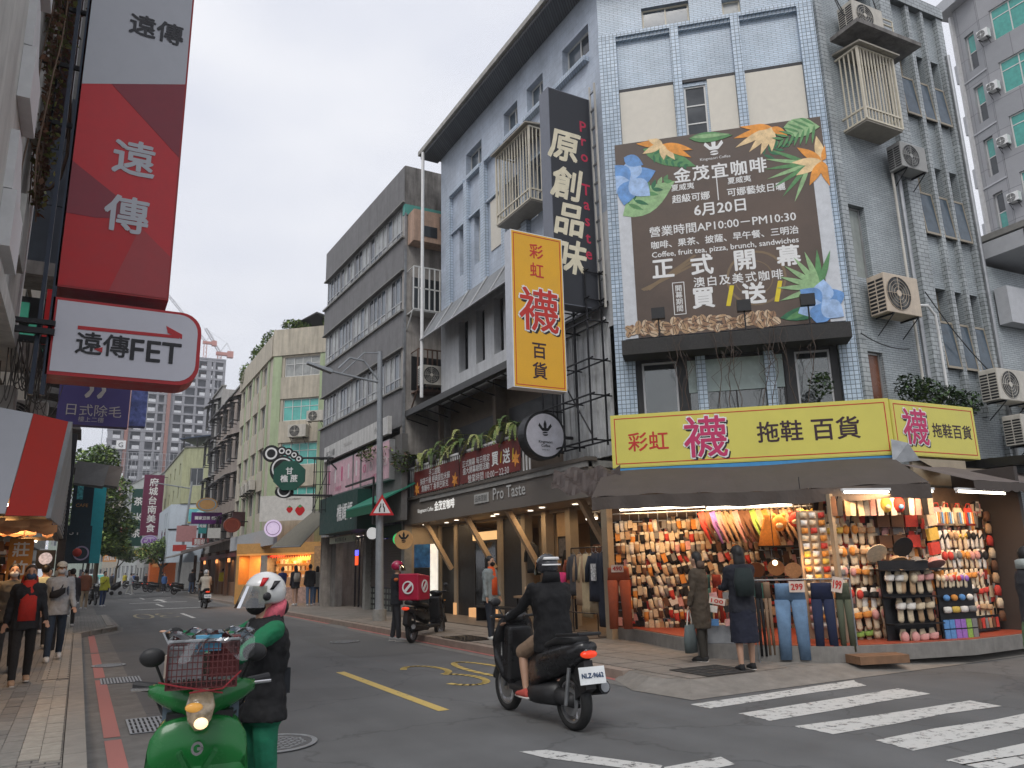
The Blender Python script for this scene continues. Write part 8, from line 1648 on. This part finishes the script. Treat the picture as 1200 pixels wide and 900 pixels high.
for i in range(12):nm_,c=fcol[i%8];x=[5.9,-.2,6.4,.4,4.9,-.6,7.0,2.2,5.5,1.2,3.9,-.9][i];y=[87,56,73,62,106,45,91,110,94,72,115,36][i];person('far-off %s pedestrian, %s of the scattered distant walkers'%(nm_,wds[i]),(x,y,0),fr2.choice((0,180,90)),fr2.uniform(1.55,1.75),top=c,bot=(.03,.03,.04),vox=.032,legs=((12,5),(-10,10)),face=False,group='distant walkers')
person('person in grey pushing a dark pushchair across the far road',(3.7,70.2,0),95,1.66,top=(.33,.35,.38),bot=(.38,.38,.36),vox=.028,arms=((30,8,40,0),(30,8,40,0)),legs=((14,6),(-14,12)))
pc=thing('pushchair','dark covered pushchair in front of the person in grey','pushchair',(2.8,70.3,0));MB().loft([((2.3,70.3,.55),(0,.25,0),(0,0,.15)),((2.6,70.3,.65),(0,.3,0),(0,0,.3)),((3.0,70.3,.85),(0,.3,0),(0,0,.25))],10).build('canopy',M_['black'],pc);q=MB();q.bar((2.4,70.3,.15),(3.4,70.3,1.05),.03);q.build('frame',M_['steel'],pc)
for x in(2.4,3.0):MB(Fr((x,70.2),(1,0))).disc(0,.16,.15,0,.1,14).build('wheel',M_['rubber'],pc)
# --- scooters and motorcycles
def wheel(par,y,z,r,w,sp=5,rimm=None,name='wheel'):
 M=Matrix.Translation((0,y,z))@Matrix.Rotation(R(90),4,'Z');q=MB(M);q.sm=True
 n=26;vs=[];fs=[];pr=[(r-.075,-.5),(r-.05,-.9),(r-.02,-.85),(r,-.4),(r,.4),(r-.02,.85),(r-.05,.9),(r-.075,.5)]
 for i in range(n):
  c,s=math.cos(6.2832*i/n),math.sin(6.2832*i/n);vs+=[(c*a,b*w/2,s*a)for a,b in pr]
 m=len(pr);fs=[(i*m+k,((i+1)%n)*m+k,((i+1)%n)*m+(k+1)%m,i*m+(k+1)%m)for i in range(n)for k in range(m)]
 q.add(vs,fs);wo=q.build('tyre',M_['rubber'],par);q=MB(M);q.ring(0,0,r-.065,.025,-w*.3,w*.3,24)
 for k in range(sp):a=6.2832*k/sp;q.bar((0,0,0),(math.cos(a)*(r-.08),0,math.sin(a)*(r-.08)),.016,.012,6)
 q.disc(0,0,.045,-w*.35,w*.35,12);q.build('rim',rimm or mat('alloy_grey',(.35,.35,.36),.35,.8),par);q=MB(M);q.disc(0,0,r*.5,-w*.32,-w*.29,20);q.build('brake_disc',M_['steel'],par)
def scooter(label,loc,rz,wide=False,body=(.015,.015,.016),seatc=(.015,.015,.015),sc_=1.,plate=None,box=None,far=False,cat='scooter',name='scooter',lit=False,group=None,big=False,gl=.25):
 t=thing(name,label,cat,(0,0,0),group);bm_=mat('scooter_paint_%02x%02x%02x'%tuple(int(255*v)for v in body),body,gl,0,.04,coat=.25,spec=.3);bk=mat('black_plastic',(.018,.018,.019),.5,0,.2);V=Vector;r=.27 if big else .235
 wheel(t,-.68,r,r,.11 if big else .09);wheel(t,.68,r,r,.13 if big else .1)
 def lf(nm,secs,m,n=14,e=2.4):q=MB();q.loft([((0,y,z),(a,0,0),(0,sl,b))for y,z,a,b,sl in secs],n,e);return q.build(nm,m,t)
 if wide:
  lf('front_apron',[(-.46,.28,.2,.1,0),(-.54,.42,.25,.12,0),(-.6,.62,.265,.14,0),(-.6,.8,.25,.12,0),(-.55,.89,.2,.06,0)],bm_,20,2.6)
  q=MB();q.loft([((x,-.56+abs(x)*.55,.99+abs(x)*.18),(0,.03+.06*(1-(x/.29)**2),0),(0,0,.02+.065*(1-(x/.29)**2)))for x in(-.28,-.22,-.14,-.05,.05,.14,.22,.28)],16,2.2);q.build('front_cowl',bm_,t)
  q=MB();q.loft([((0,-.655,.885),(.025,0,0),(0,.02,0)),((0,-.665,.93),(.06,0,0),(0,.035,0)),((0,-.655,.99),(.075,0,0),(0,.035,0)),((0,-.63,1.04),(.06,0,0),(0,.03,0)),((0,-.6,1.065),(.03,0,0),(0,.015,0))],16,2.3);q.build('headlight_lens',mat('lens_glass',(.25,.2,.14),.06,0,.6,25,emit=(1,.75,.45),es=.05,coat=.8),t);MB().ball((.01,-.7,.92),.036,.014,.026).build('lit_bulb',mat('bulb_lit',(.9,.7,.4),.2,emit=(1,.72,.4),es=1.2),t);MB().ball((-.03,-.69,.99),.045,.014,.022).build('amber_reflector',mat('amber_lens2',(.7,.35,.08),.15,emit=(1,.5,.1),es=.2),t)
 else:lf('front_apron',[(-.42,.3,.1,.05,0),(-.5,.45,.2,.12,.03),(-.55,.68,.21,.15,.03),(-.5,.9,.14,.1,.02),(-.46,.98,.08,.05,0)],bm_)
 q=MB();q.hexa([(-.2,-.52,.4),(.2,-.52,.4),(.16,-.38,.35),(-.16,-.38,.35),(-.17,-.46,.95),(.17,-.46,.95),(.14,-.36,.92),(-.14,-.36,.92)]);q.build('leg_shield',bm_,t,bevel=.03)
 lf('front_fender',[(-.98,.35,.05,.04,0),(-.86,.47,.075,.05,0),(-.68,.53,.08,.045,0),(-.45,.42,.06,.05,0)],bm_)
 MB().box(-.15,.15,-.42,.12,.27,.33).build('floorboard',bk,t,bevel=.02)
 lf('rear_body',[(.0,.5,.1,.16,0),(.1,.55,.15,.18,0),(.45,.6,.165,.14,0),(.8,.68,.12,.09,0),(1.0,.76,.05,.04,0)],bm_)
 lf('seat',[(-.02,.72,.08,.04,0),(.12,.76,.13,.055,0),(.4,.79,.14,.05,0),(.55,.84,.13,.06,0),(.85,.86,.1,.05,0)],mat('seat_vinyl',seatc,.6))
 lf('engine',[(.2,.3,.1,.08,0),(.4,.32,.14,.1,0),(.75,.28,.1,.07,0)],bk)
 for s in(-1,1):MB().bar((s*.045,-.46,.85),(s*.055,-.69,r),.022,n=8).build('fork',M_['steel'],t)
 if not wide:lf('handlebar_cowl',[(-.6,.96,.08,.05,0),(-.52,1.0,.15,.07,0),(-.42,1.03,.13,.05,0)],bm_)
 q=MB();q.path([(-.33,-.34,1.06),(-.15,-.44,1.04),(.15,-.44,1.04),(.33,-.34,1.06)],.016,8);q.build('handlebar',bk,t)
 for s in(-1,1):
  MB().bar((s*.24,-.39,1.05),(s*.36,-.33,1.06),.024,n=10).build('grip',bk,t);MB().bar((s*.22,-.45,1.05),(s*.37,-.4,1.05),.008).build('brake_lever',M_['chrome']if not far else bk,t)
  MB().bar((s*.2,-.43,1.06),(s*.25,-.46,1.17),.008).build('mirror_stem',bk,t);q=MB();q.ball((s*.27,-.46,1.2),.068,.024,.046,12,8);q.build('mirror',bk,t)
  q=MB();q.ball((s*.17,-.6 if not wide else-.5,.84),.022,.02,.016);q.build('turn_signal',mat('amber_lens',(.6,.25,.03),.2),t)
 q=MB();q.ball((0,-.6 if not wide else-.55,.98),.085 if not wide else .03,.045,.075 if not wide else .03,14,9);q.build('headlight',mat('headlight_lit',(.7,.6,.4),.15,emit=(1,.7,.35),es=.28)if lit else mat('headlight_glass',(.5,.5,.5),.1),t)
 q=MB();q.ball((0,.98,.74),.1,.05,.04);q.build('tail_light',mat('tail_red',(.5,.02,.01),.2,emit=(1,.08,.02),es=.5),t)
 q=MB();q.bar((-.16,.25,.28),(-.19,.95,.36 if not big else .42),.045,.07 if big else .055,12);q.build('muffler',M_['blackm'],t);MB().bar((-.19,.95,.36 if not big else .42),(-.19,.965,.362 if not big else .422),.05,n=12).build('muffler_tip',M_['steel'],t)
 MB().hexa([(-.06,.8,.3),(.06,.8,.3),(.06,1.0,.42),(-.06,1.0,.42),(-.05,.78,.62),(.05,.78,.62),(.05,.96,.68),(-.05,.96,.68)]).build('rear_mudguard',bk,t)
 if plate:
  F_=Matrix.Translation((0,1.03,.55))@Matrix.Rotation(R(180),4,'Z')@Matrix.Rotation(R(-12),4,'X');MB(F_).box(-.15,.15,0,.006,-.08,.08).build('number_plate',mat('plate_white',(.7,.72,.72),.5),t);text(t,F_,plate,0,0,.1,mat('plate_blue_ink',(.02,.05,.12),.5),y=-.004,w=.25,bold=.02)
 for s in(-1,1):q=MB();q.bar((s*.12,.72,.25),(s*.12,.8,.6),.02,n=8);q.build('shock_absorber',M_['steel']if not far else bk,t)
 if big:
  lf('front_fairing',[(-.46,.42,.2,.1,0),(-.53,.58,.26,.14,0),(-.55,.78,.27,.13,0),(-.5,.95,.22,.1,0),(-.46,1.06,.12,.05,0)],bm_,18,2.6)
  lf('tail_fairing',[(.05,.5,.15,.2,0),(.3,.6,.19,.18,0),(.7,.7,.17,.14,0),(.98,.8,.1,.06,0)],bm_);lf('belly',[(-.35,.28,.14,.08,0),(.1,.28,.17,.11,0),(.5,.32,.15,.12,0)],bk)
  q=MB();q.path([(-.13,.6,.9),(-.13,1.0,.93),(.13,1.0,.93),(.13,.6,.9)],.016,6);q.build('grab_rail',bk,t)
 t.location=loc;t.rotation_euler=(0,0,R(rz));t.scale=(sc_*(.88 if wide else 1),sc_,sc_)
 return t
scooter('black maxi scooter ridden away across the middle of the road',(4.45,7.58,0),180,sc_=1.0,plate='NLZ-9662',big=True,gl=.3,name='motorcycle',cat='motorcycle')
q=MB(Matrix.Translation((4.45,7.58,0))@Matrix.Rotation(R(180),4,'Z'))
person('rider in black jacket and beige shorts on the black maxi scooter',(4.5,7.33,0),180,1.68,top=(.004,.004,.005),bot=(.22,.15,.1),seat=.88,lean=7,hood=(.006,.006,.007),legs=((64,78,.22),(64,78,.22)),arms=((38,14,22,.05),(38,14,22,.05)),helmet=((.03,.03,.035),'open'),shorts=True,shoes=(.45,.08,.06),vox=.014,face=False,wide=1.25,long_top=.06,extra=lambda j:[('helmet_stripe',MB().loft([(j['hd']+Vector((0,.09,.09)),(.1,0,0),(0,.06,0)),(j['hd']+Vector((0,.1,.12)),(.085,0,0),(0,.055,0))],14),pwh),('helmet_stripe',MB().loft([(j['hd']+Vector((0,.1,.03)),(.115,0,0),(0,.06,0)),(j['hd']+Vector((0,.1,.045)),(.112,0,0),(0,.06,0))],14),pwh)])
scooter('red-tailed black scooter ridden away in the far right lane',(5.2,39.2,0),180,far=True,plate='MXY 205')
person('scooter rider in a cream hooded jacket and grey helmet riding away',(5.2,39.0,0),180,1.7,top=(.42,.38,.32),bot=(.04,.04,.04),seat=.88,lean=8,legs=((70,80,.15),(70,80,.15)),arms=((40,12,20,0),(40,12,20,0)),helmet=((.35,.36,.37),'open'),vox=.022,face=False,wide=1.1,hood=(.4,.36,.3))
cs_=scooter('black delivery scooter with a big red insulated box',(7.05,17.0,0),130,far=True)
rbx=thing('delivery_box','big glossy red delivery box with a white round emblem','delivery box',(0,0,0));MB().hexa([(-.25,.3,.9),(.25,.3,.9),(.25,.85,.9),(-.25,.85,.9),(-.24,.28,1.42),(.24,.28,1.42),(.25,.87,1.48),(-.25,.87,1.48)]).build('box',mat('delivery_red',(.42,.015,.05),.4,0,.1),rbx,bevel=.03)
Fq=Matrix.Translation((0,.873,1.18))@Matrix.Rotation(R(180),4,'Z');q=MB(Fq);q.ring(0,0,.14,.03,-.012,.0,24);q.prism([(-.09,-.06),(-.05,-.1),(.1,.06),(.06,.1)],-.013,0);q.build('emblem',pwh,rbx)
Fq=Matrix.Translation((-.256,.58,1.2))@Matrix.Rotation(R(-90),4,'Z');q=MB(Fq);q.ring(0,0,.14,.03,-.012,.0,24);q.prism([(-.09,-.06),(-.05,-.1),(.1,.06),(.06,.1)],-.013,0);q.build('emblem',pwh,rbx)
rbx.location=(7.05,17.0,0);rbx.rotation_euler=(0,0,R(130))
p0=scooter('parked dark scooter beside the woman in lime yellow',(.75,46,.1),10,far=True,group='parked scooters')
def cpt(o,par):
 c=o.copy();col.objects.link(c)
 if par:c.parent=par
 for ch in o.children:cpt(ch,c)
 return c
for i,(x,y,rz,lb)in enumerate(((6.3,76,80,'parked scooter under the bushy tree, nearest of the row'),(6.1,79,85,'parked scooter under the bushy tree, second of the row'),(5.9,90,80,'parked scooter past the orange kiosk'),(5.4,100,85,'parked scooter at the end of the far right row'),(.3,56,0,'parked scooter by the trunk of the big street tree'),(7.2,66,95,'parked scooter behind the far lamp post'))):
 c=cpt(p0,None);c.location=(x,y,0);c.rotation_euler=(0,0,R(rz));c['label']=lb
car=thing('far_car','white and green-tinted car parked far down the left side','car',(0,0,0));cw=mat('car_white',(.6,.64,.62),.25,0,.05,coat=.6)
q=MB();q.loft([((0,-2.1,.55),(.8,0,0),(0,0,.28)),((0,-1.9,.62),(.88,0,0),(0,0,.38)),((0,1.9,.68),(.88,0,0),(0,0,.42)),((0,2.1,.6),(.8,0,0),(0,0,.3))],16,4);q.build('body',cw,car);q=MB();q.loft([((0,-1.1,1.0),(.82,0,0),(0,0,.05)),((0,-.5,1.3),(.72,0,0),(0,0,.32)),((0,1.4,1.3),(.72,0,0),(0,0,.32)),((0,1.9,1.0),(.8,0,0),(0,0,.05))],16,4);q.build('cabin',cw,car)
MB().hexa([(-.7,-1.12,1.02),(.7,-1.12,1.02),(.6,-.6,1.02),(-.6,-.6,1.02),(-.62,-.66,1.52),(.62,-.66,1.52),(.6,-.5,1.5),(-.6,-.5,1.5)]).build('windscreen',M_['glasst'],car)
for s in(-1,1):
 MB().box(s*.6-.15,s*.6+.15,-2.14,-2.05,.6,.75).build('headlight',M_['chrome'],car)
 for y in(-1.3,1.3):MB().bar((s*.75,y,.3),(s*.92,y,.3),.3,n=16).build('wheel',M_['rubber'],car)
car.location=(1.5,84,0);car.rotation_euler=(0,0,R(4));car.scale=(1.05,)*3
# --- green delivery scooter in front
gsc=scooter('glossy green postal scooter with a wire basket, headlight on',(.66,4.74,0),-9,body=(.01,.13,.028),sc_=1.0,gl=.25,wide=True)
Fg=Matrix.Translation((0,-.725,.82));q=MB(Fg);q.ring(0,0,.03,.012,-.008,.02,16);q.box(0,.03,-.008,.01,-.008,.006);q.build('emblem',M_['chrome'],gsc)
q=MB(Matrix.Translation((0,-.738,.73)));q.prism([(-.1,.07),(0,-.07),(.1,.07),(.08,.08),(0,-.04),(-.08,.08)],-.006,.08);q.build('chevron',mat('green_dark_gloss',(.006,.08,.018),.25,coat=.6),gsc)
MB().box(-.17,.17,-.57,-.5,.89,.95).build('dark_gap_block',M_['black'],gsc)  # black block stands in for the dark gap between apron and cowl
q=MB();q.path([(.26,-.36,1.03),(.22,-.4,.95),(.12,-.44,.86)],.009,5);q.path([(-.26,-.36,1.03),(-.2,-.4,.93),(-.1,-.44,.86)],.009,5);q.build('cable',M_['black'],gsc)
gbk=thing('wire_basket','dark red wire basket with parcels under clear plastic on the green scooter','basket',(0,0,0));wr_=mat('red_brown_wire',(.09,.022,.022),.45);hx,y0_,y1_,zz0,zz1=.16,-.74,-.48,1.08,1.28
q=MB()
for k in range(8):z=zz0+(zz1-zz0)*k/7;q.box(-hx,hx,y0_-.002,y0_+.002,z-.0022,z+.0022);q.box(-hx,hx,y1_-.003,y1_+.003,z-.003,z+.003);q.box(-hx-.003,-hx+.003,y0_,y1_,z-.003,z+.003);q.box(hx-.003,hx+.003,y0_,y1_,z-.003,z+.003)
for k in range(15):x=-hx+2*hx*k/14;q.box(x-.0022,x+.0022,y0_-.003,y0_+.003,zz0,zz1);q.box(x-.003,x+.003,y1_-.004,y1_+.004,zz0,zz1)
for k in range(11):y=y0_+(y1_-y0_)*k/10;q.box(-hx-.004,-hx+.004,y-.003,y+.003,zz0,zz1);q.box(hx-.004,hx+.004,y-.003,y+.003,zz0,zz1);q.box(-hx,hx,y-.003,y+.003,zz0-.003,zz0+.003)
q.build('wire_mesh',wr_,gbk,kind='stuff');q=MB();q.path([(-hx,y0_,zz1+.01),(hx,y0_,zz1+.01),(hx,y1_,zz1+.01),(-hx,y1_,zz1+.01),(-hx,y0_,zz1+.01)],.007,6);q.path([(-hx,y0_,zz1),(-hx-.03,y0_+.02,zz1+.05),(-hx,y0_+.1,zz1+.06)],.004,5);q.build('rim_wire',M_['steel'],gbk)
q=MB();q.sheet(lambda u,v:(-hx*1.02+u*.4,y0_+v*.32,zz1+.02+.022*math.sin(u*13+v*5)+.015*math.sin(v*17)),20,14);q.sheet(lambda u,v:(-hx*1.02+u*.4,y0_-.012-.012*math.sin(u*19+v*3),zz1+.02-v*(.06+.05*math.sin(u*9))),24,6);q.sm=True;q.build('plastic_cover',glass_mat('clear_plastic',(.9,.92,.92),.25),gbk)
q=MB();q.path([(.1,-.79,1.06),(-.1,-.8,1.1),(-.19,-.78,1.12)],.004,5);q.path([(.18,-.78,1.15),(.1,-.8,1.08),(-.05,-.8,1.07)],.004,5);q.build('red_cord',mat('dark_red_cord',(.2,.015,.02),.6),gbk)
for i,(x,y,z,a,b,c,cc)in enumerate(((-.08,-.66,1.12,.08,.1,.14,(.25,.25,.26)),(.1,-.64,1.12,.07,.1,.18,(.12,.03,.03)),(-.02,-.6,1.12,.16,.06,.1,(.35,.3,.25)),(.02,-.7,1.24,.06,.05,.07,(.1,.3,.45)))):MB().box(x-a,x+a,y-b/2,y+b/2,z,z+c).build('parcel',cmat(cc),gbk)
gbk.location=gsc.location;gbk.rotation_euler=gsc.rotation_euler;gbk.scale=(.95,1,1)
MB().box(-.2,.2,-.42,-.15,.35,1.0).build('rain_cover',mat('blue_grey_plastic',(.12,.16,.2),.35),gsc)
wv=S(28,105,60)
person('postal rider in green sleeves, black vest and white helmet beside the scooter',(1.02,5.0,0),-82,1.53,top=(.008,.008,.009),bot=(.01,.15,.08),helmet=((.62,.62,.6),'clear'),sleevec=(.008,.13,.055),arms=((66,5,45,.1),(60,12,35,.15)),legs=((4,2),(-2,2)),vox=.0085,wide=1.12,face=True,spread=.03,long_top=-.04,headturn=0,shoes=(.02,.02,.02),extra=lambda j:[
 ('scarf',MB().loft([(j['nk']+Vector((0,.03,-.02)),(.085,0,0),(0,.08,.02)),(j['nk']+Vector((0,.05,.05)),(.08,0,0),(0,.075,.02)),(j['nk']+Vector((0,.07,.08)),(.06,0,0),(0,.05,.01))],14),mat('pink_scarf',(.6,.12,.16),.8,0,.4,30)),
 ('hair_bun',MB().ball(j['hd']+Vector((0,.11,-.07)),.05,.05,.055),M_['hair']),('face_cover',MB().ball(j['hd']+Vector((0,-.04,-.05)),.068,.065,.06),cmat((.012,.012,.012))),
 ('helmet_mark',MB().loft([(j['hd']+Vector((.095,-.05,.06)),(.012,0,0),(0,.012,.0)),(j['hd']+Vector((.085,-.02,.11)),(.012,0,0),(0,.02,0))],8),M_['red']),('helmet_vent',MB().loft([(j['hd']+Vector((.108,.01,.04)),(.012,0,0),(0,.012,.0)),(j['hd']+Vector((.095,.05,.09)),(.012,0,0),(0,.02,0))],8),M_['black']),
 ('visor_hinge',MB().ball(j['hd']+Vector((.118,-.02,.0)),.014,.025,.025),M_['black'])]+[('vest_pocket',MB().box(.02,.15,-.02,.02,-.07,.07,Matrix.Translation(j['pel']+Vector((.08,-.02,.14)))@Matrix.Rotation(R(78),4,'Z')),cmat((.014,.014,.016))),('zip',MB().path([j['pel']+Vector((0,-.16,0)),j['chest']+Vector((0,-.165,0)),j['sh']+Vector((0,-.1,.03))],.006,4),M_['steel']),('collar',MB().loft([(j['nk']+Vector((0,.02,-.06)),(.1,0,0),(0,.09,.02)),(j['nk']+Vector((0,.02,.0)),(.085,0,0),(0,.08,.02))],14),cmat((.01,.01,.011)))]+[('glove',MB().ball(p,.05,.05,.04),cmat((.012,.012,.013)))for p in j['hands']])
# --- thin damp air
hz=bpy.data.materials.new('air');hz.use_nodes=True;n=hz.node_tree.nodes;n.remove(n['Principled BSDF']);pv_=n.new('ShaderNodeVolumePrincipled');pv_.inputs['Density'].default_value=.0009;pv_.inputs['Color'].default_value=(.86,.88,.93,1);pv_.inputs['Anisotropy'].default_value=.3;hz.node_tree.links.new(pv_.outputs[0],n['Material Output'].inputs['Volume'])
MB().box(-460,460,-160,810,-1.2,95).build('haze',hz,kind='stuff')
flush_texts()
